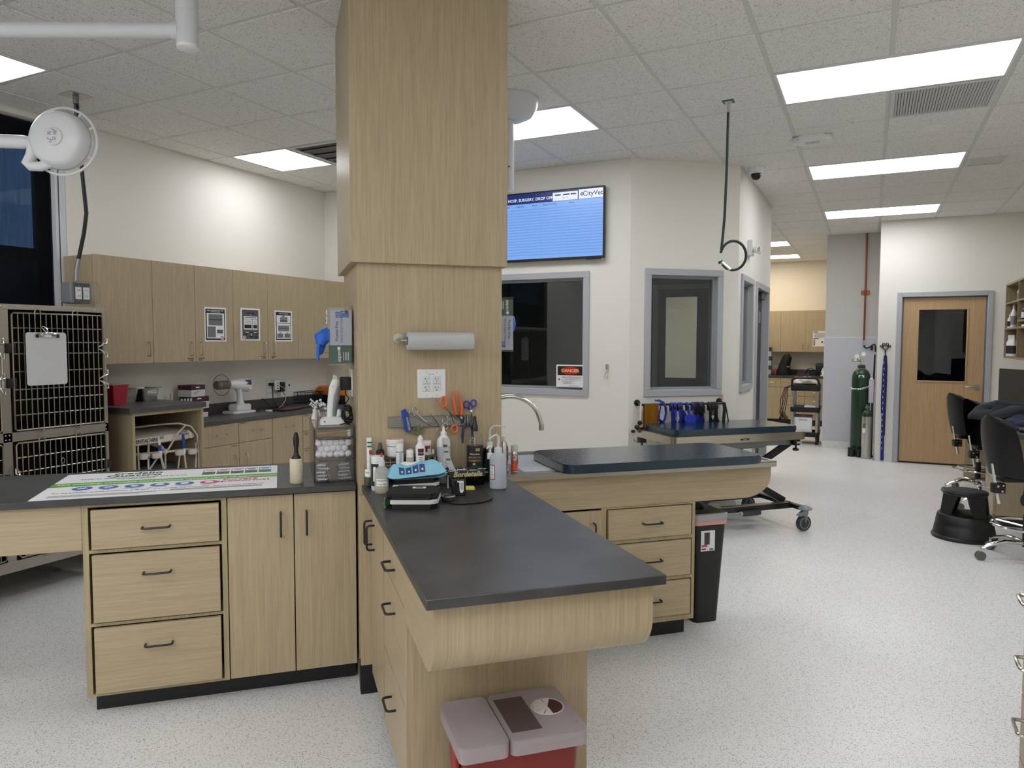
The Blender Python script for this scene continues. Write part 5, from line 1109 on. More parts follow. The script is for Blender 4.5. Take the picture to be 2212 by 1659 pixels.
T=Thing('orange_scissors','scissors with orange ring handles crossing the strip','scissors',Q(1030,430),'I'); s=T.part('handle',ORS); ring(s,968,262,36,.0042,58); rod(s,[(1000,300),(1018,345)],[16,12]); s=T.part('handle',ORS); ring(s,1097,590,38,.0042,44); rod(s,[(1100,545),(1108,525)],[16,10]); b=T.part('blade',INSTR); rod(b,[(1010,330),(1050,420),(1105,540)],[14,15,9],.35); rod(b,[(965,335),(1040,390),(1130,480)],[5,14,10],.35,.003)
T=Thing('nail_clippers','orange plier-type nail clippers standing above the strip','nail clippers',Q(1150,330),'I'); s=T.part('handle',ORC); rod(s,[(1075,138),(1085,230),(1105,340),(1120,420)],[10,22,26,24],.7); s=T.part('handle',ORC); rod(s,[(1137,130),(1165,230),(1190,340),(1178,420)],[10,22,26,24],.7); j=T.part('head',DGREY); rod(j,[(1125,425),(1165,455),(1190,500),(1180,530)],[22,34,24,10],.5); j.use(NICKEL); j.cyl(Q(1172,452,.006),Q(1172,452,.014),.005,n=14); T.part('blade',INSTR).tube([Q(1190,420),Q(1215,450),Q(1205,530)],[.006,.008,.002],8,flat=.4)
T=Thing('blue_scissors','scissors with deep blue ring handles at the right of the strip','scissors',Q(1290,350),'I'); s=T.part('handle',SCB); ring(s,1245,297,34,.0036,40); rod(s,[(1265,335),(1285,360)],[18,14]); s=T.part('handle',SCB); ring(s,1330,282,34,.0036,40); rod(s,[(1318,325),(1300,360)],[18,14]); b=T.part('blade',INSTR); b.tube([Q(1295,360),Q(1310,430),Q(1325,530)],[K(16),K(17),K(3)],8,flat=.4); b.use(PAPER).box(*[Q(1284,0)[0],Q(1308,0)[0]],CF_-.030,CF_-.026,Q(0,395)[2]-.008,Q(0,395)[2]+.002)
T=Thing('pliers','dark blue handled pliers on the strip behind the shampoo bottle','pliers',Q(1255,560),'I'); NB=mat('navy_grip',(34,40,92),.45); j=T.part('jaws',INSTR); j.tube([Q(1255,425),Q(1250,480),Q(1255,540)],[K(30),K(40),K(34)],10,flat=.4)
for sx in (-1,1): T.part('handle',NB).tube([Q(1255+sx*14,520),Q(1255+sx*52,580),Q(1255+sx*62,680),Q(1255+sx*58,760)],[K(18),K(24),K(24),K(14)],10,flat=.6)
# glove boxes in clear holders
SILV=mat('silver_carton',(176,180,190),.4); GREENC=mat('green_carton',(22,74,50),.5); NIT=mat('blue_nitrile',(42,100,200),.45)
def glovebox(label,u0,u1,v0,v1,z0,z1,flip,gu):
    T=Thing('glove_dispenser',label,'glove dispenser',((u0+u1)/2,(v0+v1)/2,z0),'I')
    h=T.part('holder',ACR); e=.004; a,b,c_,d=u0-e*3,u1,v0-e,v1+e
    for q in ((a,b,c_,c_+.002,z0-.008,z1+.012),(a,b,d-.002,d,z0-.008,z1+.012),(a,b,c_,d,z0-.008,z0-.005)): h.box(*q)
    hb=T.part('backplate',ACR); (hb.box(b-.002,b,c_,d,z0-.008,z1+.02) if not flip else hb.box(a,a+.002,c_,d,z0-.008,z1+.02))
    b=T.part('carton',SILV); zs=z0+(.34 if not flip else .68)*(z1-z0)
    if not flip: b.box(u0,u1-.004,v0,v1,zs,z1); b.use(GREENC).box(u0,u1-.004,v0,v1,z0,zs)
    else: b.box(u0+.004,u1,v0,v1,z0,zs); b.use(GREENC).box(u0+.004,u1,v0,v1,zs,z1)
    t=T.part('lettering',NAVY); w=u1-u0; rx=(0,0,1) if not flip else (0,0,-1); up=(-1,0,0) if not flip else (1,0,0); s=1 if not flip else -1
    um=(u0+u1)/2
    t.text('Powder Free',.0165,TM((um-.020*s,v0-.0006,zs+s*.062),rx,up),bold=.0003); t.text('Nitrile Exam Gloves',.0145,TM((um+.000*s,v0-.0006,zs+s*.071),rx,up)); t.use(PAPER); t.text('aspen',.022,TM((um-.012*s,v0-.0006,zs-s*.048),rx,up),bold=.0003)
    for k in range(4): t.box(um+s*(.008+.007*k)-.0012,um+s*(.008+.007*k)+.0012,v0-.0008,v0-.0002,zs-.066 if s>0 else zs+.03,zs-.03 if s>0 else zs+.066)
    dr=um-.012*s; t.ell((dr,v0-.0004,zs-s*.014),.007,.0006,.008,12,8)
    hd=T.part('hand_picture',mat('glove_print',(66,108,176),.5)); zz=zs+s*.135
    if not flip:
        hd.box(um-.0,um+.033,v0-.0007,v0-.0002,zz-.012,zz+.008)
        for k in range(4): hd.box(um-.026,um+.004,v0-.0007,v0-.0002,zz-.014+.007*k,zz-.009+.007*k)
        hd.box(um-.004,um+.02,v0-.0007,v0-.0002,zz+.012,zz+.018); hd.use(GREENC).cyl((um+.022,v0-.0011,zz+.012),(um+.022,v0-.0004,zz+.012),.009,n=18)
        T.part('barcode_flap',PAPER).box(u0-.014,u0-.012,v0+.012,v0+.06,z1-.062,z1-.002); k=T.kids[-1]; k.use(INK); k.box(u0-.0148,u0-.014,v0+.018,v0+.055,z1-.03,z1-.022); k.box(u0-.0148,u0-.014,v0+.018,v0+.055,z1-.05,z1-.045)
    else:
        for k in range(4): hd.box(um-.022+.006*k,um-.018+.006*k,v0-.0007,v0-.0002,z0+.02,z0+.04); 
        hd.box(um-.024,um+.002,v0-.0007,v0-.0002,z0+.012,z0+.022)
    gl=T.part('glove',NIT)
    if not flip:
        vm=(v0+v1)/2-.01; z=z0+.105
        gl.tube([(u0,vm,z+.035),(u0-.018,vm-.006,z+.02),(u0-.034,vm-.012,z+.006),(u0-.040,vm-.014,z-.022)],[.020,.026,.028,.016],10,flat=1.3)
        for q,(dx,L) in enumerate(((-.008,.052),(.004,.028),(.014,.022))): gl.tube([(u0-.036+dx,vm-.016+.012*q,z-.01),(u0-.042+dx,vm-.018+.012*q,z-.035),(u0-.046+dx*.8,vm-.018+.012*q,z-.04-L)],[.010,.009,.006],8)
        gl.tube([(u0-.018,vm-.012,z+.03),(u0-.045,vm-.018,z+.024),(u0-.052,vm-.02,z+.01)],[.010,.010,.007],8)
    else:
        vm=(v0+v1)/2; gl.tube([(u1,vm,z0+.09),(u1+.008,vm,z0+.10),(u1+.012,vm,z0+.12),(u1+.008,vm,z0+.15),(u1,vm,z0+.165)],[.016,.02,.02,.018,.012],10)
    return T
glovebox('clear glove dispenser with blue glove hanging out, left side of column',.205,.302,3.30,3.42,1.408,1.645,False,.2)
glovebox('clear glove dispenser on the right side of the column',.950,1.028,3.24,3.36,1.468,1.70,True,1.0)
T=Thing('column_outlet','white outlet plate with black adapter on the column left side','outlet',(.305,3.42,1.32),'I'); T.part('plate',WHITE).box(.300,.3065,3.36,3.49,1.255,1.382,.002,1)
T.part('adapter',BLACK).rbox(.252,.300,3.37,3.425,1.285,1.345,.008,4,.003); T.part('adapter_cord',BLACK).tube([(.276,3.39,1.285),(.276,3.39,1.265),(.29,3.385,1.245),(.275,3.38,1.225),(.268,3.37,1.20),(.27,3.35,1.16),(.26,3.34,1.142)],.003,6)
# ---------------------------------------------------------------- clear drawer tower and what stands on it
T=Thing('drawer_tower','smoky clear three-drawer tower on the left worktop by the column','drawer tower',(.21,3.45,CT),'I')
x0,x1,y0,y1=.125,.302,3.24,3.70; zt=1.136
s=T.part('shell',SMOKE)
for b in ((x0,x0+.004,y0+.004,y1,CT,zt),(x1-.004,x1,y0+.004,y1,CT,zt),(x0,x1,y0,y1,zt-.005,zt),(x0,x1,y0+.004,y1,CT+.0002,CT+.004),(x0,x1,y1-.004,y1,CT,zt)): s.box(*b)
for z in (.993,1.086): s.box(x0+.004,x1-.004,y0+.004,y1-.004,z-.003,z)
for z0,z1 in ((.8965,.990),(.9945,1.0835),(1.0875,1.130)):
    d=T.part('drawer',SMOKE)
    for b in ((x0+.006,x1-.006,y0,y0+.003,z0,z1),(x0+.006,x0+.009,y0+.003,y1-.02,z0,z1-.008),(x1-.009,x1-.006,y0+.003,y1-.02,z0,z1-.008),(x0+.006,x1-.006,y0+.003,y1-.02,z0,z0+.003)): d.box(*b)
    d.sub('pull_lip',SMOKED).box(x0+.02,x1-.02,y0-.006,y0,z1-.004,z1-.001)
S=Solo('cotton_ball',mat('cotton_wool',(240,240,238),.95),'white cotton ball in the middle drawer of the clear tower','cotton ball',(.15,3.27,1.0),'I','cotton balls in the clear drawer')
nz=random.Random(3)
S.ell((.15,3.27,1.0),.0155,.0155,.0145,14,10)
for v_ in S.bm.verts: v_.co*=1+nz.uniform(-.05,.05)
CB=S.fin(); CB.location=IW(.148,3.2615,1.0135)
k=0
for row in range(3):
    for col in range(6 if row!=1 else 5):
        for dp in range(2):
            if (row,col,dp)==(0,0,0): continue
            dup(CB,IW(.148+.0248*col+(.012 if row==1 else 0)+nz.uniform(-.002,.002),3.2615+.030*dp+nz.uniform(-.002,.002),1.0135+.0245*row+nz.uniform(-.001,.002)),nz.uniform(0,6),rot=(nz.uniform(0,6),nz.uniform(0,6),nz.uniform(0,6)))
S=Thing('cotton_swab','wooden cotton-tipped swab in the top drawer of the clear tower','cotton swab',(.145,3.26,1.093),'I','swabs in the clear drawer')
S.part('stick',mat('pale_wood_stick',(196,168,124),.7)).cyl((.145,3.26,1.093),(.272,3.26,1.093),.0013,n=6); S.part('tip',bpy.data.materials['cotton_wool']).ell((.278,3.26,1.093),.008,.003,.003,8,6)
SW=S.fin()
for k in range(26): dup(SW,IW(.142+nz.uniform(0,.004),3.252+.0035*(k%9)+nz.uniform(-.001,.001),1.0935+.0055*(k//9)+nz.uniform(0,.002)),ISL+nz.uniform(-.03,.03),rot=(0,nz.uniform(-.08,.02),ISL+nz.uniform(-.03,.03)))
for k in range(20):
    fl=k%2; syr(.165+.07*fl+nz.uniform(0,.02)*(1 if not fl else 1),3.256+.011*(k%4),.9035+.0115*(k//4)*1.35,(PI if fl else 0)+nz.uniform(-.05,.05),'capped syringe in the bottom drawer of the clear tower','syringes in the bottom clear drawer')
T=Thing('syringe_cup','clear cup full of syringes behind the white clipper','cup',(.20,3.47,1.1362),'I'); T.part('cup',ACR).lathe([(.03,0),(.034,.003),(.040,.07)],(.20,3.47,1.1365),24,cap=False); T.part('cup_base',ACR).cyl((.20,3.47,1.1364),(.20,3.47,1.139),.03,n=24)
for k in range(11):
    a=PI*.62+2.1*k/10*1.5; L=.05; t=.75-.04*(k%3)
    syr(.20+.022*math.cos(a)+.035*math.cos(a)*(1 if k<6 else .6),3.47+.02*math.sin(a),1.198+.010*(k%4)*.7,a+PI,'syringe leaning out of the clear cup behind the clipper','syringes in the clear cup',t)
T=Thing('spray_nozzle','white plastic nozzle piece at the back left of the tower','nozzle',(.145,3.56,1.1362),'I'); T.part('piece',WHITE).tube([(.145,3.56,1.137),(.148,3.56,1.165),(.150,3.558,1.185)],[.017,.012,.014],12); T.part('trigger',WHITE).tube([(.150,3.55,1.185),(.165,3.545,1.178),(.17,3.54,1.155)],.005,8)
T=Thing('pet_clipper','white and grey clipper standing in its charging base','clipper',(.222,3.35,1.1362),'I')
b=T.part('charging_base',WHITE); b.prism([(.160,1.1365),(.285,1.1365),(.280,1.150),(.25,1.168),(.215,1.172),(.172,1.163),(.160,1.150)],3.30,3.395,'y',.004); b.box(.158,.287,3.297,3.40,1.1364,1.1405,.002,1); b.use(mat('logo_green',(70,170,110),.5)).ell((.176,3.2995,1.152),.004,.0006,.005,10,6)
c=T.part('body',mat('clipper_white',(218,220,218),.35)); c.tube([(.206,3.345,1.165),(.208,3.345,1.20),(.213,3.345,1.25),(.221,3.345,1.30),(.231,3.345,1.335)],[.016,.017,.0185,.0195,.015],14,flat=1.1)
g=T.part('grip',GREY); g.tube([(.219,3.338,1.17),(.221,3.338,1.21),(.229,3.338,1.255),(.237,3.338,1.30)],[.010,.011,.014,.011],10,flat=1.2)
T.part('cradle',WHITE).tube([(.23,3.345,1.16),(.245,3.345,1.185),(.235,3.345,1.20)],[.014,.016,.010],10)
T.part('blade_head',NICKEL).prism([(.217,1.332),(.240,1.325),(.232,1.352),(.216,1.358)],3.333,3.357,'y',.001); T.part('light',GREENC).ell((.214,3.324,1.305),.002,.001,.002,6,4)
T=Thing('cord_coil','coil of black cord beside the clipper base','cord',(.285,3.29,1.137),'I'); k=T.part('coil',BLACK); pts=[]
for i in range(120):
    a=i*.55; pts.append((.272+.019*math.cos(a)+.006*math.sin(i*.37),3.275+.012*math.sin(a*.9),1.185+.030*math.sin(a)+.012*math.sin(i*.21)))
k.tube(pts,.0026,5); k.tube([(.24,3.27,1.141),(.262,3.262,1.146),(.285,3.26,1.139)],.0026,5)
T=Thing('lint_roller','cream lint roller with black handle standing on the left worktop','lint roller',(.054,3.28,CT),'I'); c=(.054,3.28,CT)
def m_lint():
    m,nt,b=newmat('hairy_lint_paper'); mp=coords(nt,(1,1,1)); a=noise(nt,mp,120,2,.5,3.0); r=ramp(nt,[(.47,rgb((214,206,178))),(.5,rgb((150,142,120))),(.53,rgb((214,206,178)))]); nt.links.new(a.outputs['Fac'],r.inputs[0]); nt.links.new(r.outputs[0],b.inputs['Base Color']); b.inputs['Roughness'].default_value=.8; return m
T.part('roll',m_lint()).lathe([(.027,.0003),(.028,.002),(.028,.104),(.026,.107)],c,28)
T.part('handle',BLACK).lathe([(.020,.107),(.019,.111),(.011,.122),(.0085,.14),(.009,.152),(.0125,.175),(.0125,.19),(.010,.205),(.007,.218),(.004,.221),(.001,.2215)],c,20)
# ---------------------------------------------------------------- poster on the left worktop
T=Thing('poster','large white and green product poster lying on the left worktop','poster',(-.484,3.48,CT),'I')
U0,U1,V0,V1=-.938,-.028,3.192,3.775; PZ=CT+.0006
T.part('sheet',mat('poster_sheet',(238,238,238),.4)).box(U0,U1,V0,V1,CT+.0002,PZ)
PG=mat('poster_green',(104,168,66),.5); PB=mat('poster_blue',(58,104,176),.5); PM=mat('poster_magenta',(206,52,110),.5); PDG=mat('poster_dark_green',(40,112,70),.5)
p=T.part('green_band',PG); 
p.grid(lambda i,j:(U0+(U1-U0)*i,3.452+.022*math.sin(i*PI)*.8-.0*i+(.092-.018*math.sin(i*PI))*j+.012*i,PZ+.0003),24,1)
def ptext(mb,t,size,u,v,m,**k): mb.use(m).text(t,size,TM((u,v,PZ+.0006),(1,0,0),(0,1,0)),ext=.0002,**k)
t=T.part('lettering',INK); ptext(t,'credelio',.062,-.64,3.728,INK,bold=.001); ptext(t,'Quattro',.068,-.65,3.672,PDG,bold=.0015); ptext(t,'(lotilaner, moxidectin, praziquantel, and pyrantel',.022,-.64,3.622,INK); ptext(t,'chewable tablets)',.022,-.63,3.594,INK)
ptext(t,'The monthly chewable that protects against 100% of tapeworms*',.0335,-.475,3.507,PAPER,bold=.0006)
ptext(t,'Covers',.05,-.185,3.445,PM,bold=.0012); ptext(t,'tapeworms!',.05,-.18,3.408,PM,bold=.0012); ptext(t,'Get the broadest parasite protection of its kind - in a monthly chewable tablet.  Covers 6 types of parasites.',.0185,-.485,3.315,INK)
for k,w in enumerate(('Fleas','Ticks','Heartworms','Roundworms','Hookworms','Tapeworms')): ptext(t,w,.013,-.80+.098*k,3.352,INKG)
t.use(INKG)
for k in range(3): t.box(U0+.05,U0+.50-.06*k,3.262-.014*k,3.266-.014*k,PZ,PZ+.0005); t.box(U1-.42,U1-.06,3.285-.012*k,3.289-.012*k,PZ,PZ+.0005)
o=T.part('icon_discs',PB)
for k in range(6):
    o.use(PB if k<5 else PM); o.cyl((-.80+.098*k,3.405,PZ),(-.80+.098*k,3.405,PZ+.0007),.038,n=32); o.use(PAPER); u=-.80+.098*k; v=3.405; z=PZ+.001
    if k in (3,4,5): o.torus((u,v,z),.016,.0022,n=20,k=4); o.torus((u,v,z),.008,.002,n=16,k=4)
    elif k==2: o.ell((u-.007,v+.004,z),.010,.010,.0006); o.ell((u+.007,v+.004,z),.010,.010,.0006); o.prism([(u-.016,v),(u+.016,v),(u,v-.02)],z-.0004,z+.0006)
    else:
        o.ell((u,v,z),.014,.010,.0006)
        for q in range(6): o.tube([(u,v,z),(u+.02*math.cos(q*1.05),v+.02*math.sin(q*1.05),z)],.0014,4)
b=T.part('product_pictures',PAPER)
cols=[mat('pic_orange',(214,150,110),.5),mat('pic_rose',(206,84,120),.5),mat('pic_pink',(200,110,130),.5),PDG,mat('pic_blue',(70,110,190),.5)]
for k in range(5):
    u=-.36+.062*k; v=3.645; b.use(PAPERG).box(u,u+.056,v-.045,v+.085,PZ,PZ+.0006); b.use(PAPER).box(u+.004,u+.056,v+.02,v+.08,PZ+.0006,PZ+.001); b.use(cols[k]).box(u+.002,u+.056,v+.072,v+.085,PZ+.001,PZ+.0014); b.box(u+.012,u+.046,v+.04,v+.06,PZ+.001,PZ+.0014); b.use(PDG).box(u+.004,u+.056,v-.043,v+.018,PZ+.0006,PZ+.001); b.use(DGREY).ell((u+.026,v-.025,PZ+.001),.013,.016,.0006)
# ---------------------------------------------------------------- surgical light on its ceiling arm (left)
T=Thing('surgical_light','white round surgical light on a jointed arm, back turned to camera','surgical light',(-2.475,2.10,CZ),'W')
WM=mat('arm_white',(206,208,212),.35)
T.part('ceiling_canopy',WM).lathe([(.11,CZ-.10),(.16,CZ-.085),(.19,CZ-.05),(.2,CZ-.001)],(-2.475,2.10,0),32)
p=T.part('post',WM); p.cyl((-2.475,2.10,CZ-.09),(-2.475,2.10,2.68),.0425,n=28); p.torus((-2.475,2.10,2.81),.0427,.0012,n=28,k=4)
T.part('post_cap',WHITE).lathe([(.001,2.662),(.032,2.663),(.041,2.668),(.0425,2.682)],(-2.475,2.10,0),28); T.part('screw',DGREY).cyl((-2.470,2.058,2.845),(-2.470,2.054,2.845),.006,n=10)
T.part('upper_arm',WM).tube([(-2.51,2.083,2.738),(-3.14,1.772,2.739),(-3.55,1.57,2.739)],.0305,20); T.part('arm_socket',WM).tube([(-2.50,2.088,2.738),(-2.53,2.073,2.738)],.036,20)
# elbow off frame, lower arm back to the lamp head
T.part('elbow',WM).tube([(-3.55,1.57,2.79),(-3.55,1.57,2.66),(-3.62,1.70,2.53)],[.04,.042,.034],18)
A0=Vector((-3.745,1.995,2.432)); A1=Vector((-3.545,2.105,2.428))
la=T.part('lower_arm',WHITEG); la.tube([(-3.62,1.70,2.53),(-3.80,1.90,2.46),A0,A1+(A0-A1)*.12,A1],[.033,.033,.031,.031,.027],18)
t=T.part('arm_lettering',NAVY); d=(A1-A0).normalized(); 
nrm=-FW; up=nrm.cross(d).normalized(); 
t.text('Medical Illumination',.012,TM(tuple(A0+(A1-A0)*-.12+d.cross(up)*-.0325+up*.004),d,up) if (d.cross(up)).dot(FW)>0 else TM(tuple(A0+(A1-A0)*-.12+d.cross(up)*.0325+up*.004),d,up))
yk=T.part('yoke',WHITEG); yk.tube([A1+Vector((-.03,-.015,0)),A1,(-3.525,2.115,2.405),(-3.535,2.11,2.365),(-3.553,2.10,2.33),(-3.535,2.105,2.317),(-3.49,2.125,2.315),(-3.45,2.15,2.33)],[.025,.027,.027,.025,.024,.022,.022,.016],16)
HC=Vector((-3.42,2.175,2.44)); hn=Vector((.47,-.88,.04)).normalized()   # axis of the head, pointing roughly at the camera
hx=Vector((0,0,1)).cross(hn).normalized(); hy=hn.cross(hx)
HM=Matrix((hx,hy,hn)).transposed()
h=T.part('head_shell',WHITEG); h.lathe([(.130,-.040),(.134,-.03),(.134,-.012),(.132,.0),(.127,.026),(.118,.042),(.105,.050),(.045,.053),(.042,.053)],HC,48,HM)
T.part('head_seam',GREY).torus(HC+hn*-.012,.1345,.0012,hn,48,4)
r=T.part('handle_ring',WHITEG); r.torus(HC+hn*-.022+hx*.002,.156,.0062,hn,56,8)
for a in (.45,1.0,2.35,3.9,5.75):
    q=hx*math.cos(a)+hy*math.sin(a); r.tube([HC+q*.130-hn*.022,HC+q*.156-hn*.022],.006,8)
k=T.part('control_pad',WHITE); k.lathe([(.041,.052),(.041,.060),(.037,.063),(.001,.0632)],HC,36,HM)
kp=T.part('control_print',mat('pad_blue',(62,84,170),.5)); c0=HC+hn*.0645
def pq(x,y): return tuple(c0+hx*x+hy*y)
MX=TM(pq(0,0),hx,hy)
for x,y in ((-.013,.012),(.012,.013),(.010,-.012)):
    kp.tube([pq(x-.007,y-.007),pq(x+.007,y-.007),pq(x+.007,y+.007),pq(x-.007,y+.007)],.0007,4,True); kp.ell(pq(x,y),.0025,.0025,.0025,8,6)
kp.text('MI-1000',.008,TM(pq(-.012,-.016),hx*.9-hy*.35,hy*.9+hx*.35)); kp.text('surgical light',.006,TM(pq(.008,.027),hx*.85-hy*.5,hy*.85+hx*.5)); kp.text('LED',.007,TM(pq(-.008,-.028),hx*.9-hy*.35,hy*.9+hx*.35))
# lenses on the far face of the head
f_=T.part('lamp_face',mat('lamp_face',(150,154,160),.2)); f_.lathe([(.001,-.036),(.13,-.036)],HC,40,HM,cap=False)
for a in range(4):
    q=hx*math.cos(a*PI/2+.78)+hy*math.sin(a*PI/2+.78); T.part('lens',mat('lens_glass',(190,196,204),.1) if 'lens_glass' not in bpy.data.materials else bpy.data.materials['lens_glass']).cyl(HC+q*.08-hn*.036,HC+q*.08-hn*.042,.03,n=20)
T.part('sterile_handle',WHITE).cyl(HC-hn*.036,HC-hn*.13,.018,.014,18)
# second arm post behind the column
T=Thing('surgical_light','white canopy and post of a second surgical light behind the column','surgical light',(-2.092,4.182,CZ),'W')
T.part('ceiling_canopy',WM).lathe([(.045,CZ-.135),(.10,CZ-.13),(.155,CZ-.105),(.185,CZ-.06),(.2,CZ-.012),(.2,CZ-.001)],(-2.092,4.182,0),40)
p=T.part('post',WM); p.cyl((-2.092,4.182,CZ-.13),(-2.092,4.182,2.46),.0425,n=28); p.torus((-2.092,4.182,2.545),.0427,.0012,n=28,k=4)
T.part('post_cap',WHITE).lathe([(.001,2.443),(.035,2.445),(.0425,2.46)],(-2.092,4.182,0),28); T.part('screw',DGREY).cyl((-2.064,4.15,2.60),(-2.062,4.147,2.60),.006,n=10)
T.part('arm',WM).tube([(-2.12,4.2,2.50),(-2.5,4.55,2.50),(-2.9,4.9,2.5)],.03,16)
# ---------------------------------------------------------------- back wall: screen, sign, leash clip
T=Thing('wall_screen','lit blue schedule screen high on the wall right of the column','screen',(-2.5,5.86,2.5),'W')
TX0,TX1,TZ0,TZ1=-2.985,-2.028,2.212,2.812; TY=5.865
T.part('bezel',BLACK).box(TX0,TX1,TY,5.90,TZ0,TZ1,.003,1); T.part('rear_housing',BLACK).box(TX0+.1,TX1-.1,5.90,5.925,TZ0+.05,TZ1-.1); T.part('sensor_bar',BLACK).box(TX1-.16,TX1-.03,TY+.005,TY+.02,TZ0-.008,TZ0+.004)
def emis(n,c,e):
    m,nt,b=newmat(n); b.inputs['Base Color'].default_value=(0,0,0,1); b.inputs['Emission Color'].default_value=rgb(c); b.inputs['Emission Strength'].default_value=e; b.inputs['Roughness'].default_value=.3; return m
EX=1.0
SB=emis('screen_blue',(126,172,240),.85); SB2=emis('screen_line',(104,150,226),.85); SN=emis('screen_navy',(22,40,110),.85); SWH=emis('screen_white',(226,234,250),.85); SINK=emis('screen_ink',(20,30,70),.7)
p=T.part('panel',SB); px0,px1,pz0,pz1=TX0+.012,TX1-.012,TZ0+.02,TZ1-.014; y=TY-.001
p.box(px0,px1,y,TY-.0002,pz0,pz1)
q=T.part('header',SN); q.box(px0,px1,y-.0006,y,pz1-.085,pz1); q.use(SWH); q.box(px1-.215,px1,y-.001,y-.0006,pz1-.082,pz1-.004); q.box(px1-.455,px1-.225,y-.001,y-.0006,pz1-.082,pz1-.012)
q.text('HOSP, SURGERY, DROP OFFS',.0345,TM((-2.925,y-.0012,pz1-.052),(1,0,0)),align='LEFT',bold=.0006); q.use(SINK); q.text('CityVet',.058,TM((px1-.090,y-.0016,pz1-.043),(1,0,0)),bold=.0006)
q.use(SN); q.prism([(px1-.205,pz1-.043),(px1-.187,pz1-.06),(px1-.169,pz1-.043),(px1-.187,pz1-.024)],y-.0016,y-.001,'y'); q.use(SWH).prism([(px1-.194,pz1-.043),(px1-.187,pz1-.049),(px1-.18,pz1-.043),(px1-.187,pz1-.036)],y-.002,y-.0016,'y')
q.use(SINK); q.box(px1-.435,px1-.38,y-.0014,y-.001,pz1-.04,pz1-.028); q.box(px1-.36,px1-.30,y-.0014,y-.001,pz1-.04,pz1-.028); q.box(px1-.29,px1-.24,y-.0014,y-.001,pz1-.04,pz1-.028); q.text('Page 1 of 1',.012,TM((px1-.34,y-.0014,pz1-.06),(1,0,0)))
for tx,w in ((.03,'Staff'),(.15,'Client/Pet'),(.29,'Phone'),(.43,'Reason For Visit'),(.635,'Notes')): q.text(w,.019,TM((-2.955+tx,y-.0014,pz1-.106),(1,0,0)))
l=T.part('rows',SB2)
for k in range(17): z=pz1-.135-.0245*k; l.box(px0,px1,y-.0004,y,z-.007,z)
for tx in (.06,.235,.35,.60): l.box(-2.955+tx,-2.955+tx+.0015,y-.0006,y,pz0,pz1-.12)
T=Thing('laser_sign','white and red DANGER laser sign in the window corner','sign',(-2.346,5.90,1.21),'W')
sy=5.915; a,b,c_,d=-2.474,-2.222,1.112,1.308
T.part('board',PAPER).box(a,b,sy-.004,sy,c_,d,.002,1); pr=T.part('print',INK); e=.014
pr.box(a+e,b-.006,sy-.0048,sy-.004,d-.092,d-.012); pr.use(mat('danger_red',(196,24,28),.4)); pr.lathe([(.001,0),(.001,.001)],(0,0,0),3)
pr.ell((a+.132,sy-.0048,d-.052),.086,.0006,.034,40,12); pr.ell((a+.028,sy-.0045,c_+.068),.008,.0006,.008,16,8)
for k in range(8): an=k*PI/4; pr.box(a+.028+.012*math.cos(an)-.0015,a+.028+.012*math.cos(an)+.0015,sy-.0047,sy-.004,c_+.068+.012*math.sin(an)-.0015,c_+.068+.012*math.sin(an)+.0015)
pr.use(mat('danger_cream',(236,214,150),.5)); pr.text('DANGER',.040,TM((a+.132,sy-.0058,d-.053),(1,0,0)),bold=.0006)
pr.use(INKG)
for k,tx in enumerate(('VISIBLE AND INVISIBLE LASER RADIATION','AVOID EYE OR SKIN EXPOSURE TO DIRECT','OR SCATTERED RADIATION')): pr.text(tx,.0095,TM((a+.145,sy-.0046,c_+.090-.0095*k),(1,0,0)))
pr.box(a+.045,b-.01,sy-.0046,sy-.004,c_+.0625,c_+.0637)
for k,tx in enumerate(('DIODE LASER WAVELENGTH','808 AND 980 NM','MAX POWER 15W CW')): pr.text(tx,.0092,TM((a+.11,sy-.0046,c_+.052-.0105*k),(1,0,0)))
pr.text('CLASS 4 LASER PRODUCT',.0085,TM((a+.17,sy-.0046,c_+.012),(1,0,0)))
T=Thing('leash_clip','chrome leash clip on the wall between window and wall corner','leash clip',(-2.01,5.928,1.26),'W'); T.part('plate',NICKEL).rbox(-2.022,-1.998,5.917,5.9295,1.268,1.318,.004,3,.002); s=T.part('snap_hook',CHROME); s.torus((-2.01,5.912,1.262),.010,.003,(1,.3,0),16,6); s.tube([(-2.012,5.91,1.252),(-2.02,5.908,1.235),(-2.022,5.908,1.205),(-2.012,5.908,1.19),(-2.002,5.908,1.20),(-2.002,5.908,1.235),(-2.010,5.91,1.252)],.0038,8)
# ---------------------------------------------------------------- corner wall: rail with harnesses (local: s along the wall, d out from it)
class CW(Thing):
    def __init__(s,name,label,cat,org,group=None):
        p=Vector((-1.82,5.93,0))+Vector((math.cos(CA),math.sin(CA),0))*org[0]+Vector((math.sin(CA),-math.cos(CA),0))*(-org[1])+Vector((0,0,org[2]))
        Thing.__init__(s,name,label,cat,tuple(p),'W',group,CA); s.org=Vector(org)
RZ=.982; RD=-.075
T=CW('harness_rail','black rail on the corner wall from which harnesses hang','rail',(.49,0,RZ)); r=T.part('rail',BLACKM); r.tube([(.06,RD,RZ),(.86,RD,RZ)],.0095,12)
for s_ in (.075,.845):
    b=T.part('bracket',BLACKM); b.tube([(s_,-.001,RZ+.012),(s_,-.03,RZ+.010),(s_,RD,RZ)],.011,10); b.cyl((s_,-.0005,RZ+.012),(s_,-.008,RZ+.012),.027,n=20)
MUST=mat('mustard_terry',(176,122,28),.95)
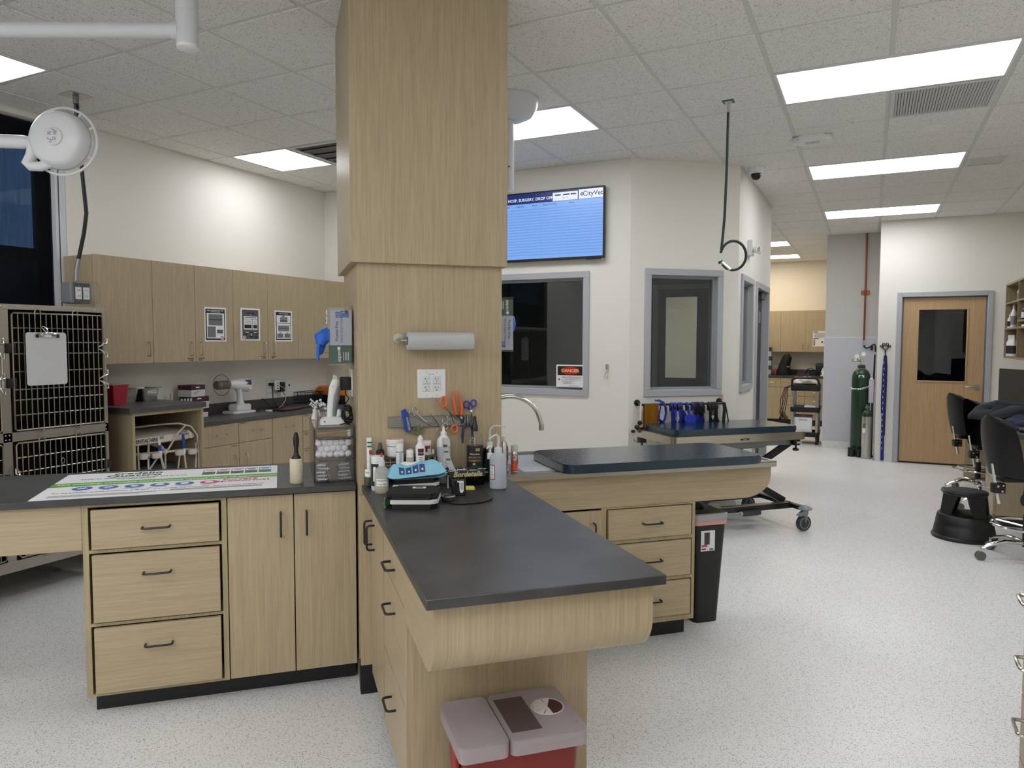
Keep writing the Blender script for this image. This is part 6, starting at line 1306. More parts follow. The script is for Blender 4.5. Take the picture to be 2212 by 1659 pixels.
def hang(T,name,m,s0,s1,zb,front=.5,zb2=None,th=.012,sag=.02):
    # a cloth folded over the rail
    p=T.part(name,m)
    def fn(i,j):
        s_=s0+(s1-s0)*i; L1=RZ-zb; L2=RZ-(zb2 if zb2 is not None else zb+.05); tot=L1+L2+.03; q=j*tot
        wv=.006*math.sin(11*i+3*j)*min(1,abs(q-L1)/.1)
        if q<L1: return (s_+.008*math.sin(4*j)*(1-q/L1),RD-.012-wv,zb+q+.006*math.sin(9*i))
        if q<L1+.03: a=PI*(q-L1)/.03; return (s_,RD-.012*math.cos(a),RZ+.012*math.sin(a))
        return (s_,RD+.012+wv*.4,RZ-(q-L1-.03))
    p.grid(fn,14,26,th*.5); p.smooth=60; return p
T=CW('towel','mustard yellow towel folded over the left end of the rail','towel',(.16,RD,RZ)); hang(T,'cloth',MUST,.105,.235,.715,zb2=.78)
NV=mat('royal_blue_webbing',(28,44,150),.7); NB2=mat('black_webbing',(18,18,20),.7)
def strap(mb,pts,w=.011): mb.tube([Vector(p) for p in pts],w,8,flat=.28,ref=(1,0,0)); return mb
T=CW('blue_muzzle','blue strap muzzle looped over the rail right of the towel','muzzle',(.28,RD,RZ)); s=T.part('strap',NV)
strap(s,[(.20,RD-.01,RZ+.035),(.24,RD-.012,RZ+.034),(.275,RD-.014,RZ+.015),(.295,RD-.016,RZ-.02),(.30,RD-.016,RZ-.07),(.29,RD-.016,RZ-.12),(.27,RD-.016,RZ-.165)]); strap(s,[(.255,RD,RZ+.012),(.25,RD-.014,RZ-.02),(.238,RD-.016,RZ-.08),(.238,RD-.016,RZ-.14)],.008); n=T.part('nose_band',mat('navy_cloth',(24,34,92),.8)); n.grid(lambda i,j:(.236+.045*i+.004*j,RD-.018-.01*math.sin(PI*i),RZ-.115-.08*j-.03*i*(1-j)),6,5,.004); n.use(PAPER).box(.252,.266,RD-.034,RD-.030,RZ-.188,RZ-.168); T.part('buckle',BLACK).box(.292,.306,RD-.024,RD-.012,RZ-.055,RZ-.02,.002,1)
def harness(name,label,s0,w,body,strapm,zb,seed,gr=None,bk=3):
    T=CW(name,label,'harness',(s0+w/2,RD,RZ),gr); rnd=random.Random(seed)
    for k in range(bk):
        q=s0+w*(k+.5)/bk+rnd.uniform(-.008,.008); p=T.part('strap',strapm if k%2==0 else body)
        d=rnd.uniform(-.02,.02); strap(p,[(q+.004,RD+.012,RZ-.06),(q,RD+.012,RZ),(q,RD,RZ+.012),(q,RD-.012,RZ),(q+d*.5,RD-.016,RZ-.07),(q+d,RD-.018,zb+.07)],.011+.003*rnd.random())
        b=T.part('buckle',BLACK); b.box(q-.012,q+.012,RD-.024,RD-.012,RZ-.04,RZ-.015,.002,1)
    v=T.part('vest',body)
    def fn(i,j): return (s0+w*i,RD-.018-.028*math.sin(PI*i)*math.sin(PI*(.2+.7*j))-.004*math.sin(13*i+5*j),zb+.035*(1-math.sin(PI*i))*.7+(.075+.045*math.sin(2.5*PI*i+seed))*j)
    v.grid(fn,18,8,.008); v.smooth=60; return T
harness('dog_harness','royal blue dog harness with a broad vest, left of the blue pair',.345,.12,NV,NV,.80,1,bk=4)
T=harness('dog_harness','royal blue dog harness with an oval pad, right of the blue pair',.46,.20,NV,NV,.80,2,bk=3); T.part('oval_pad',mat('blue_pad',(36,56,168),.7)).lathe([(.001,-.006),(.045,-.004),(.055,.002),(.05,.008),(.001,.01)],(.505,RD-.052,.858),24,Matrix(((1,0,0),(0,0,-1),(0,1,0))),sx=1,sy=.8)
harness('dog_harness','black dog harness straps behind the blue harnesses',.56,.10,NB2,NB2,.875,5,bk=5)
harness('dog_harness','black dog harness hanging right of the blue harnesses',.70,.085,NB2,NB2,.81,8,bk=4)
T=CW('black_leash','black strap hanging from the right end of the rail','leash',(.86,RD,RZ)); strap(T.part('strap',NB2),[(.845,RD-.01,RZ+.006),(.848,RD-.018,RZ-.05),(.838,RD-.02,RZ-.17)],.016); strap(T.part('strap',NB2),[(.838,RD-.02,RZ-.17),(.80,RD-.022,RZ-.165),(.765,RD-.024,RZ-.11)],.010); strap(T.part('strap',NB2),[(.856,RD-.01,RZ+.008),(.868,RD-.018,RZ-.06),(.89,RD-.02,RZ-.17)],.006)
T=CW('wall_pad','small pinkish plastic piece on the wall above the rail end','wall hook',(.865,-.004,1.03)); T.part('piece',mat('pink_beige',(196,160,146),.5)).prism([(.845,1.0),(.885,1.0),(.885,1.052),(.87,1.048),(.85,1.03)],-.006,-.0005,'y')
T=CW('hanging_muzzles','tangle of black and red muzzles hanging at the rail left end','muzzle',(.06,RD,RZ)); m_=T.part('white_strap',WHITE); strap(m_,[(.072,RD-.01,RZ+.01),(.07,RD-.016,RZ-.05),(.062,RD-.018,RZ-.17)],.007)
R2=mat('red_edge',(150,38,46),.6); b=T.part('black_muzzle',NB2); b.grid(lambda i,j:(.02+.08*i+.03*j,RD-.02-.03*math.sin(PI*i),.745-.10*j*i+.055*(1-j)),8,6,.006); b.ell((.035,RD-.03,.80),.026,.02,.02,12,8); b.ell((-.0,RD-.025,.765),.02,.016,.014,12,8); b.ell((.06,RD-.025,.835),.022,.016,.02,12,8); e=T.part('red_trim',R2); e.tube([(-.005,RD-.045,.70),(.03,RD-.055,.672),(.065,RD-.055,.70),(.07,RD-.05,.74)],.0035,6); e.tube([(.03,RD-.04,.815),(.055,RD-.05,.79)],.005,6); T.part('wire',CHROME).torus((-.005,RD-.02,.77),.035,.0012,(0,1,0),20,4)
# ---------------------------------------------------------------- lift gurney
GA=math.radians(45.09)
class GW(Thing):
    def __init__(s,name,label,cat,org,group=None):
        c,sn=math.cos(GA),math.sin(GA); o=Vector((-1.313,5.524,0)); p=o+Vector((c,sn,0))*org[0]+Vector((-sn,c,0))*org[1]+Vector((0,0,org[2]))
        Thing.__init__(s,name,label,cat,tuple(p),'W',group,GA); s.org=Vector(org)
T=GW('lift_table','stainless lift table on a black scissor frame beside the corner wall','lift table',(.56,.25,0))
tr=T.part('tray',m_steel('table_steel','x',(196,188,172),.24)); tr.rbox(-.05,1.19,-.04,.555,.722,.785,.045,6,.004); b=T.part('maker_badge',INK); b.box(.55,.63,-.0412,-.0398,.738,.752); b.use(PAPER).text('technik',.012,TM((.59,-.0415,.745),(1,0,0)))
sub_=mat('grey_subframe',(120,124,122),.45); s=T.part('subframe',sub_)
s.box(.1,1.15,.02,.06,.675,.722,.003,1); s.box(.1,1.15,.44,.48,.675,.722,.003,1); s.prism([(.42,.722),(.95,.722),(.84,.655),(.52,.655)],.05,.45,'y',.003)
for x,y in ((1.10,-.015),(-.02,.50)): k=T.part('clamp_knob',BLACK); k.box(x-.03,x+.03,y-.02,y+.03,.675,.722,.004,1); k.cyl((x,y,.645),(x,y,.68),.008,n=10); k.lathe([(.02,.63),(.025,.636),(.025,.646),(.012,.652)],(x,y,0),14)
T.part('clamp_pipe',CHROME).cyl((1.09,-.025,.698),(1.14,-.025,.698),.013,n=14)
BL=mat('black_frame',(24,24,26),.35)
sc=T.part('scissor_leg',BL)
def bar(mb,a,b,w=.028,h=.055):
    a=Vector(a);b=Vector(b); d=(b-a); L=d.length; x=d.normalized(); y=Vector((0,1,0)); z=x.cross(y); M=Matrix(((x.x,y.x,z.x,a.x),(x.y,y.y,z.y,a.y),(x.z,y.z,z.z,a.z),(0,0,0,1))); mb.box(0,L,-w/2,w/2,-h/2,h/2,.003,1,M=M)
bar(sc,(1.08,.04,.69),(.18,.04,.20)); bar(T.part('scissor_leg',BL),(.18,.09,.69),(1.08,.09,.20)); bar(T.part('scissor_leg',BL),(1.08,.46,.69),(.18,.46,.20)); bar(T.part('scissor_leg',BL),(.18,.41,.69),(1.08,.41,.20))
bar(T.part('actuator',sub_),(.35,.25,.40),(.72,.25,.66),.045,.045); 
bf=T.part('base_frame',BL); bf.box(.02,1.12,.02,.07,.150,.195,.004,1); bf.box(.02,1.12,.43,.48,.150,.195,.004,1); bf.box(.0,.05,-.06,.56,.155,.195,.004,1); bf.box(1.08,1.13,-.10,.60,.160,.195,.006,1)
T.part('rail_plate',m_steel('rail_alu','x',(150,140,120),.35)).box(.06,1.06,.018,.072,.1951,.2); T.part('yellow_sticker',mat('yellow_sticker',(196,186,60),.5)).box(.38,.44,.03,.06,.2002,.2012)
T.part('foot_pedal',DGREY).rbox(.60,.78,-.02,.02,.125,.165,.012,4,.006); T.part('pedal_end',LGREY).cyl((.60,-.005,.145),(.588,-.005,.145),.018,n=14)
CG=mat('caster_grey',(132,138,142),.45); CR=mat('caster_tyre',(58,62,64),.6)
def caster(x,y):
    c=T.part('caster',CG); c.lathe([(.012,.205),(.03,.196),(.052,.184),(.056,.178),(.05,.172),(.018,.166)],(x,y,0),24); c.tube([(x,y,.172),(x-.01,y,.14),(x-.02,y,.12)],[.03,.034,.026],12,flat=.8); c.prism([(x-.075,.128),(x-.06,.118),(x-.02,.135),(x+.02,.135),(x+.01,.16),(x-.03,.158)],y-.02,y+.02,'y',.003)
    for q in (-.022,.022): c.tube([(x-.01,y+q,.14),(x-.012,y+q,.075)],[.02,.012],8,flat=.4)
    w=c.sub('tyre',CR); w.cyl((x-.014,y-.015,.0625),(x-.014,y+.015,.0625),.0622,n=32); w.use(CG); w.torus((x-.014,y-.0155,.0625),.042,.004,(0,1,0),28,6); w.torus((x-.014,y+.0155,.0625),.042,.004,(0,1,0),28,6); w.use(CR); w.cyl((x-.014,y-.018,.0625),(x-.014,y+.018,.0625),.012,n=14)
for x,y in ((1.11,-.13),(1.13,.60),(.03,-.10),(.03,.56)): caster(x,y)
p=GW('table_pad','dark blue pebbled pad on the lift table by the harness rail','pad',(.57,.26,.785)); p.part('pad',PAD).rbox(.0,1.135,.0,.515,.7855,.832,.04,6,.005)
# emergency light on the side wall
T=Thing('emergency_light','white two-headed emergency light on the side wall','emergency light',(-1.045,7.13,2.39),'W'); T.part('back_box',WHITE).prism([(7.06,2.45),(7.10,2.45),(7.19,2.34),(7.19,2.31),(7.06,2.31)],-1.0505,-1.005,'x',.004)
for y,d in ((7.10,Vector((.9,-.4,-.1))),(7.17,Vector((.8,.55,-.1)))):
    h=T.part('lamp_head',WHITE); d=d.normalized(); a=Vector((-.985,y,2.365)); h.cyl(a-d*.02,a+d*.035,.022,.034,20); h.use(CHROME); h.cyl(a+d*.034,a+d*.036,.028,n=20)
# dim surgery room furniture seen through the glass
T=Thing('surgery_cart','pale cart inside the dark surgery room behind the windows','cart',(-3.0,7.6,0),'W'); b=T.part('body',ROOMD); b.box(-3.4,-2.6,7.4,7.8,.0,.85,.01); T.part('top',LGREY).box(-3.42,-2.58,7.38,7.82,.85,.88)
T=Thing('anaesthesia_stand','grey stand with hose inside the dark surgery room','stand',(-2.6,7.0,0),'W'); T.part('pole',GREY).cyl((-2.6,7.0,.03),(-2.6,7.0,1.5),.02); T.part('base',DGREY).cyl((-2.6,7.0,0),(-2.6,7.0,.03),.22,n=20); T.part('hose',mat('pale_blue_hose',(110,160,180),.5)).tube([(-2.6,7.0,1.3),(-2.4,7.0,1.4),(-2.2,7.1,1.3),(-2.15,7.2,1.1)],.014,8)
# ---------------------------------------------------------------- hall beyond the side wall
HF=14.37
T=Thing('wall_cabinet','oak wall cabinets of the far hall above the backpack','wall cabinet',(-1.5,14.55,1.335),'W')
T.part('carcass',WZ).box(-2.6,-.60,HF+.019,14.748,1.335,2.09)
for a,b,h in ((-2.35,-1.93,-1.97),(-1.928,-1.51,-1.89),(-1.508,-1.08,-1.125),(-1.078,-.65,-1.032)): door(T,a,b,1.335,2.09,HF+.018,WZ,NICKEL,'x',-1,h,1.385,1.485,r=.005)
T=Thing('hall_base_cabinet','oak base cabinets of the far hall with many small drawers','cabinet',(-1.5,14.4,0),'W')
T.part('carcass',DARKIN).box(-2.6,-.60,14.121,14.748,.1,.868); T.part('plinth',KICK).box(-2.6,-.60,14.18,14.7,0,.1)
drawer(T,-1.89,-1.468,.695,.862,14.118,WZ,NICKEL,'x',-1,hx=-1.62,r=.006,hl=.11); T.part('door',WZ).box(-1.89,-1.468,14.10,14.118,.11,.69)
for a,b in ((-1.464,-1.052),(-1.048,-.62)):
    for z0,z1 in ((.695,.862),(.535,.69),(.378,.53),(.11,.373)): drawer(T,a,b,z0,z1,14.118,WX,NICKEL,'x',-1,hx=-1.19 if a<-1.2 else -.87,r=.006,hl=.09)
T=Thing('hall_worktop','dark worktop of the far hall under the wall cabinets','worktop',(-1.5,14.4,.87),'W'); T.part('slab',TOP).box(-2.6,-.60,14.08,14.748,.869,.90,.002,1); T.part('backsplash',TOP).box(-2.6,-.60,14.73,14.748,.90,1.0)
T=Thing('notice','white printed notice on the far hall wall cabinet','notice',(-.84,HF-.002,1.57),'W'); T.part('sheet',PAPER).box(-.956,-.70,HF-.003,HF-.0005,1.435,1.715); p=T.part('print',INKG)
for k in range(7): p.box(-.93,-.73-.02*(k%3),HF-.0038,HF-.003,1.675-.013*k,1.68-.013*k)
p.use(INK); p.box(-.95,-.87,HF-.0038,HF-.003,1.69,1.705); p.box(-.95,-.85,HF-.0038,HF-.003,1.57,1.582); p.box(-.81,-.785,HF-.0038,HF-.003,1.50,1.53); p.box(-.765,-.74,HF-.0038,HF-.003,1.50,1.53); p.use(PAPERG).box(-.945,-.915,HF-.0038,HF-.003,1.45,1.56)
T=Thing('backpack','black backpack standing on the far hall worktop','backpack',(-1.44,14.4,.90),'W'); b=T.part('body',mat('black_nylon',(14,14,15),.8)); b.tube([(-1.45,14.4,.902),(-1.45,14.4,.95),(-1.44,14.4,1.05),(-1.41,14.4,1.16),(-1.385,14.4,1.24),(-1.39,14.4,1.29)],[.125,.13,.10,.088,.08,.035],16); T.part('strap',NB2).tube([(-1.33,14.33,.95),(-1.32,14.3,1.05),(-1.35,14.32,1.18)],.014,6,flat=.4); T.part('lettering',LGREY).text('PRO',.03,TM((-1.36,14.305,1.06),(1,0,0)))
T=Thing('glove_box_stack','tall clear rack of green and white glove boxes at hall corner','glove rack',(-1.715,14.33,.90),'W'); T.part('rack',ACR).box(-1.79,-1.64,14.24,14.42,.902,1.46); 
for k in range(3):
    z=.91+.17*k; T.part('glove_box',SILV).box(-1.78,-1.655,14.25,14.41,z,z+.09); T.part('glove_box',GREENC).box(-1.78,-1.655,14.25,14.41,z+.09,z+.165)
T=Thing('red_jar','small clear container with red lid content behind the glove rack','container',(-1.615,14.45,.90),'W'); T.part('jar',mat('red_clear',(150,70,74),.3)).box(-1.66,-1.57,14.42,14.5,.901,1.0,.008); T.part('clear_top',ACR).box(-1.655,-1.575,14.425,14.495,1.0,1.07,.008)
T=Thing('tube_rack','dark rack of capped tubes on the far hall worktop','tube rack',(-1.1,14.4,.90),'W'); T.part('rack',DGREY).box(-1.21,-1.0,14.36,14.44,.901,.935)
for k in range(8): T.part('tube',mat('tube_violet',(96,64,84),.5) if 'tube_violet' not in bpy.data.materials else bpy.data.materials['tube_violet']).cyl((-1.20+.026*k,14.40,.93),(-1.198+.026*k,14.40,.985+.012*(k%3)),.009,n=8)
T.part('lead',BLACK).tube([(-1.08,14.38,.93),(-1.03,14.36,1.02),(-.96,14.36,1.04),(-.91,14.36,1.0),(-.88,14.36,.92)],.008,6)
T=Thing('lab_analyser','black box analyser at the right end of the hall worktop','analyser',(-.76,14.5,.90),'W'); T.part('housing',BLACK).box(-.90,-.62,14.42,14.72,.901,1.12,.01)
T=Thing('bottle_bag','white and black rounded bag in front of the black analyser','bag',(-.75,14.3,.90),'W'); b=T.part('bag',PAPER); b.tube([(-.76,14.28,.902),(-.755,14.28,.96),(-.745,14.28,1.03),(-.735,14.28,1.07)],[.09,.085,.06,.02],14,flat=.6); T.part('lettering',INK).text('EB',.055,TM((-.765,14.215,1.02),(1,0,0))); T.part('dark_front',BLACK).ell((-.75,14.225,.945),.065,.02,.035)
# equipment cart
T=Thing('equipment_cart','black three-tier cart with silver posts in the hall opening','cart',(-.86,11.75,0),'W'); C0,C1,D0,D1=-1.055,-.655,11.55,11.98
for x in (C0+.03,C1-.03):
    for y in (D0+.03,D1-.03): T.part('post',STEELZ).cyl((x,y,.13),(x,y,.90),.024,n=16)
def tray(z,h,nm): 
    p=T.part(nm,BLACK); p.rbox(C0,C1,D0,D1,z-h,z-h+.03,.03,4,.004)
    for b in ((C0,C1,D0,D0+.012),(C0,C1,D1-.012,D1),(C0,C0+.012,D0,D1),(C1-.012,C1,D0,D1)): p.box(*b,z-h+.03,z,.003,1)
tray(.88,.09,'top_tray'); tray(.55,.075,'middle_tray'); tray(.18,.07,'bottom_tray')
hd=T.part('push_handle',BLACK); hd.tube([(C0+.015,D0+.01,.86),(C0+.02,D0-.01,.95),(C0+.06,D0-.02,.985),(C1-.06,D0-.02,.985),(C1-.02,D0-.01,.95),(C1-.015,D0+.01,.86)],.017,8)
for x in (C0+.03,C1-.03):
    for y in (D0+.03,D1-.03): c=T.part('caster',RUB); c.cyl((x-.015,y,.045),(x+.015,y,.045),.0448,n=18); c.box(x-.02,x+.02,y-.02,y+.02,.085,.12)
T=Thing('plastic_bag','crumpled white plastic sheet piled on the cart top','plastic sheet',(-.85,11.76,.89),'W')
def crumple(mb,c,rx,ry,rz,seed,n=26,m=14,amp=.25):
    rnd=random.Random(seed); ph=[rnd.uniform(0,6) for _ in range(12)]
    def fn(i,j):
        a=2*PI*i; t=PI*.5*j; w=1+amp*(.5*math.sin(3*a+ph[0]+4*t)+.35*math.sin(5*a+ph[1]-3*t)+.25*math.sin(9*a+ph[2]+6*t))*math.cos(t)**.5 if j<.999 else 1
        h=1+amp*.8*(math.sin(4*a+ph[3]+5*t)*.5+.5*math.sin(7*a+ph[4]))*math.sin(2*t)
        return (c[0]+rx*math.cos(t)*math.cos(a)*w,c[1]+ry*math.cos(t)*math.sin(a)*w,c[2]+rz*math.sin(t)*h)
    mb.grid(fn,n,m); mb.smooth=75; return mb
crumple(T.part('sheet',m_milky('crinkled_clear',(220,220,218),.25)),(-.85,11.76,.90),.17,.17,.09,5)
T=Thing('monitor_unit','dark device lying in the top tray of the cart','device',(-.85,11.62,.82),'W'); T.part('body',DGREY).rbox(-1.0,-.72,11.585,11.74,.8215,.875,.02,4,.006)
T=Thing('green_case','green case lying on the cart middle tray','case',(-.95,11.7,.507),'W'); T.part('case',GREENC).box(-1.02,-.88,11.6,11.85,.507,.565,.008)
T=Thing('white_case','white box lying beside the green case on the cart','box',(-.77,11.7,.507),'W'); T.part('case',PAPER).box(-.865,-.69,11.58,11.85,.507,.572,.004,1); T.part('print',INK).box(-.79,-.72,11.5788,11.5798,.52,.535)
T=Thing('phovia_carton','white PHOVIA carton standing on the bottom tray of the cart','carton',(-.88,11.66,.142),'W'); T.ob.name='white_carton'; b=T.part('carton',PAPER); b.box(-1.0,-.755,11.60,11.72,.1425,.43); b.use(DGREY).box(-1.0005,-.7545,11.5995,11.7205,.395,.43); p=T.part('lettering',INK); p.text('PHOVIA',.032,TM((-.877,11.5985,.355),(1,0,0))); p.use(REDP).prism([(-.90,.43),(-.855,.43),(-.877,.40)],11.5975,11.5985,'y'); p.use(INKG); 
for k in range(7): p.box(-.83+.009*k,-.826+.009*k,11.5985,11.5995,.16,.185)
T.ob['label']='white lettered carton standing on the bottom tray of the cart'
T=Thing('cable_tangle','tangle of black cables hanging down the cart left side','cables',(-1.09,11.6,.5),'W')
rnd=random.Random(2)
for k in range(5):
    x=-1.085-.012*k; T.part('cable',BLACK).tube([(-1.03,11.58,.885),(x-.01,11.56,.83),(x-.02-.01*k,11.56,.65),(x-.05-.02*(k%3),11.56,.45),(x-.10+.03*k,11.57,.34),(x-.05,11.57,.30),(x+.0,11.56,.38),(x-.06,11.56,.47),(x-.13+.02*k,11.56,.36)],.0055,6)
# ---------------------------------------------------------------- alcove: gas cylinders
DKG=mat('dark_green_cylinder',(22,52,34),.35)
T=Thing('oxygen_cylinder','tall dark green gas cylinder chained in the alcove','gas cylinder',(-.105,10.70,0),'W'); c=(-.105,10.70,0)
T.part('body',DKG).lathe([(.105,.03),(.1135,.045),(.1135,1.02),(.108,1.08),(.09,1.125),(.06,1.155),(.045,1.165)],c,36); T.part('collar',mat('worn_collar',(120,110,96),.6)).lathe([(.062,1.150),(.05,1.165),(.04,1.168)],c,24); T.part('neck_cap',mat('rust_brown',(66,52,44),.6)).lathe([(.045,1.165),(.047,1.17),(.047,1.205),(.03,1.215)],c,20)
v=T.part('valve',CHROME); v.cyl((-.105,10.70,1.21),(-.105,10.70,1.30),.018,n=14); v.cyl((-.20,10.68,1.27),(-.09,10.70,1.27),.014,n=12); v.cyl((-.215,10.68,1.255),(-.215,10.68,1.29),.013,n=12); v.ell((-.14,10.69,1.285),.03,.025,.025)
for x,z in ((-.165,1.325),(-.085,1.355)): g=T.part('gauge',CHROME); g.cyl((x,10.66,z),(x,10.685,z),.027,n=20); g.use(PAPER); g.cyl((x,10.6585,z),(x,10.66,z),.022,n=20)
T.part('label',PAPER).box(-.135,-.07,10.592,10.600,1.045,1.08)
ch=T.part('chain',CHROME); ch.props['kind']='stuff'
for k in range(34):
    a=PI+.1+ (PI-.2)*k/33; x=-.105+.117*math.cos(a); y=10.70+.117*math.sin(a); z=.90-.03*math.sin(PI*k/33)+.06*k/33; ch.torus((x,y,z),.009,.0022,(0,0,1) if k%2 else (0,1,0),10,5)
st=T.part('stand_foot',BLACK); st.rbox(-.24,-.155,10.56,10.66,0,.115,.03,5,.02); T.part('stand_foot',BLACK).rbox(-.135,-.085,10.53,10.60,0,.11,.02,5,.015); T.part('stand_base',BLACK).rbox(-.235,.02,10.60,10.82,.0,.03,.03,4)
T=Thing('small_cylinder','short silver gas cylinder with dark green shoulder beside the tall one','gas cylinder',(-.022,10.50,0),'W'); c=(-.022,10.50,0)
T.part('body',m_steel('cylinder_silver','z',(186,184,180),.3)).lathe([(.058,.002),(.0615,.01),(.0615,.55)],c,30); T.part('shoulder',DKG).lathe([(.0615,.55),(.0612,.575),(.05,.612),(.03,.632),(.02,.636)],c,30); v=T.part('valve',mat('valve_teal',(96,120,116),.4,.5)); v.cyl((-.022,10.50,.632),(-.022,10.50,.70),.016,n=12); v.ell((-.022,10.50,.665),.026,.02,.018); l=T.part('label',PAPER); patch(l,c,.0618,-PI/2-.55,.3,.34,.46); l.use(mat('label_green',(80,120,50),.6)); patch(l,c,.062,-PI/2-.55,.3,.40,.46)
T=Thing('cylinder_trolley','black upright trolley post behind the silver cylinder','trolley',(.035,10.66,0),'W'); t=T.part('post',BLACK); t.box(.02,.05,10.63,10.66,0,.72); t.tube([(.035,10.66,.72),(.045,10.72,1.05),(.05,10.75,1.35)],[.018,.012,.01],8); t.box(.022,.065,10.62,10.72,.0,.02)
T=Thing('wall_clipboard','pale mauve clipboard hanging on the alcove trolley post','clipboard',(.015,10.60,.9),'W'); b=T.part('board',mat('mauve_board',(196,186,196),.5)); b.box(-.012,.048,10.595,10.60,.72,1.03,.001,1); T.part('clip',CHROME).box(.0,.036,10.588,10.595,1.02,1.05,.002,1)
COP=mat('copper',(150,82,58),.35,.9)
T=Thing('copper_pipe','copper gas pipe running down the alcove wall to a black hose','pipe',(-.09,11.32,2.2),'W'); T.part('pipe',COP).cyl((-.09,11.318,1.53),(-.09,11.318,3.02),.012,n=14); T.part('clamp',COP).box(-.145,-.035,11.325,11.333,2.17,2.23,.003,1); T.part('clamp_band',COP).cyl((-.09,11.318,2.18),(-.09,11.318,2.22),.018,n=14); T.part('valve_joint',CHROME).cyl((-.09,11.318,1.47),(-.09,11.318,1.54),.016,n=12); T.part('hose',BLACK).tube([(-.09,11.315,1.48),(-.085,11.31,1.445),(-.06,11.30,1.43),(-.02,11.29,1.44),(.02,11.29,1.475),(.045,11.29,1.485),(.055,11.28,1.45),(.055,11.27,1.38)],.009,8); T.part('outlet_box',BLACK).box(-.005,.025,11.31,11.333,1.40,1.46,.003,1)
# paw hook and leashes beside the oak door
T=Thing('paw_hook','black paw-print hook on the wall left of the oak door','hook',(.163,10.325,1.45),'W'); p=T.part('paw',BLACKM)
y=10.318
p.torus((.163,y,1.448),.030,.0065,(0,1,0),24,6,.026)
for x,z,r in ((.118,1.462,.013),(.143,1.487,.014),(.183,1.487,.014),(.208,1.462,.013)): p.torus((x,y,z),r,.0055,(0,1,0),18,6)
T.part('stem',BLACKM).tube([(.163,y,1.425),(.164,y,1.36),(.164,y-.012,1.335),(.164,y-.028,1.34),(.164,y-.034,1.36)],.0065,8)
T=Thing('leash_bundle','bundle of blue leashes hanging from the paw-print hook','leash',(.163,10.29,1.34),'W'); NVL=mat('leash_blue',(24,40,140),.7)
for k,(dx,zb) in enumerate(((-.016,.62),(-.006,.02),(.004,.03),(.012,.02),(.018,.34))):
    T.part('strap',NVL if k%2 else mat('leash_navy',(16,24,66),.7) if 'leash_navy' not in bpy.data.materials else bpy.data.materials['leash_navy']).tube([(.164+dx*.4,10.286-.004*k,1.345),(.164+dx,10.288-.003*k,1.2),(.160+dx*1.2,10.29-.003*k,.8),(.158+dx,10.29-.003*k,.4) if zb<.4 else (.159+dx,10.29,.7),(.160+dx,10.29-.003*k,zb)],.0105,8,flat=.3,ref=(1,0,0))
w=T.part('white_marks',PAPER)
for k in range(16): z=1.24-.072*k; w.box(.148+.004*(k%2),.153+.004*(k%2),10.268,10.2725,z,z+.026)
# ---------------------------------------------------------------- right wall: pigeonhole shelf
T=Thing('wall_shelf','oak pigeonhole shelf unit on the right wall above the desk','shelf',(1.5,8.2,1.34),'W'); X0,X1=1.36,1.659
p=T.part('case',SHELFW); p.box(X0,X1,6.6,9.955,1.335,1.358); p.box(X0,X1,6.6,9.955,2.148,2.17); p.box(X0,X1,9.935,9.955,1.358,2.148); p.box(X1-.012,X1,6.6,9.935,1.358,2.148); p.box(X0,X1,6.6,6.62,1.358,2.148)
for y in (9.16,8.38,7.6): T.part('divider',SHELFW).box(X0,X1-.012,y-.01,y+.01,1.358,2.148)
for a,b,zz in ((9.17,9.935,(1.95,1.665)),(8.39,9.15,(1.95,1.735,1.665)),(7.61,8.37,(1.95,1.665)),(6.62,7.59,(1.95,1.665))):
    for z in zz: T.part('shelf_board',SHELFW).box(X0+.002,X1-.012,a,b,z-.009,z+.009)
def sbot(name,label,x,y,z,r,h,m,capm=None,lab=None,group=None,sp=False):
    T=Thing(name,label,'bottle',(x,y,z),'W',group); c=(x,y,z); T.part('body',m).lathe([(r*.95,0),(r,.004),(r,h*.62),(r*.5,h*.76),(r*.4,h*.8)],c,18); cm=capm or WHITE
    T.part('cap',cm).lathe([(r*.42,h*.8),(r*.42,h),(r*.3,h*1.0)] if not sp else [(r*.42,h*.8),(r*.4,h*.9),(r*.2,h)],c,14)
    if lab: l=T.part('label',lab); patch(l,c,r*1.01,-PI/2-.3,1.3,z+h*.12,z+h*.5,10)
    return T
gS='bottles in the lowest pigeonhole'
for k,(x,y) in enumerate(((1.398,9.87),(1.405,9.80),(1.41,9.73),(1.412,9.66),(1.44,9.86))): sbot('white_bottle','white bottle with black and white label in the lowest pigeonhole',x,y,1.3585,.028,.235,WHITE,None,INK,gS)
sbot('white_bottle','tall white spout bottle in the middle pigeonhole by the door',1.412,9.74,1.6745,.03,.26,WHITE,None,PAPERG,None,True)
sbot('white_bottle','white bottle with grey label in the middle pigeonhole, farthest back',1.395,9.86,1.6745,.024,.15,WHITE,None,INK)
sbot('black_bottle','black capped bottle between white ones in the middle pigeonhole',1.42,9.85,1.6745,.024,.21,BLACK,BLACK,PAPER)
sbot('grey_bottle','grey bottle in the top pigeonhole next to the divider',1.425,9.50,1.9595,.026,.165,LGREY,WHITE,GREY)
for k,(x,y) in enumerate(((1.40,9.02),(1.41,8.95),(1.42,8.87))): sbot('green_bottle','dark green bottle in the second column of pigeonholes',x,y,1.7445,.028,.15,mat('green_glass',(22,54,40),.25) if 'green_glass' not in bpy.data.materials else bpy.data.materials['green_glass'],BLACK,PAPER,'dark green bottles on the shelf')
sbot('white_jar','white jar in the top pigeonhole of the second column',1.42,8.86,1.9595,.04,.10,WHITE,None,mat('teal_label',(70,130,140),.6))
T=Thing('paper_stack','stack of papers on the thin shelf under the green bottles','papers',(1.45,8.95,1.675),'W'); T.part('stack',PAPER).box(1.38,1.55,8.8,9.05,1.6745,1.695)
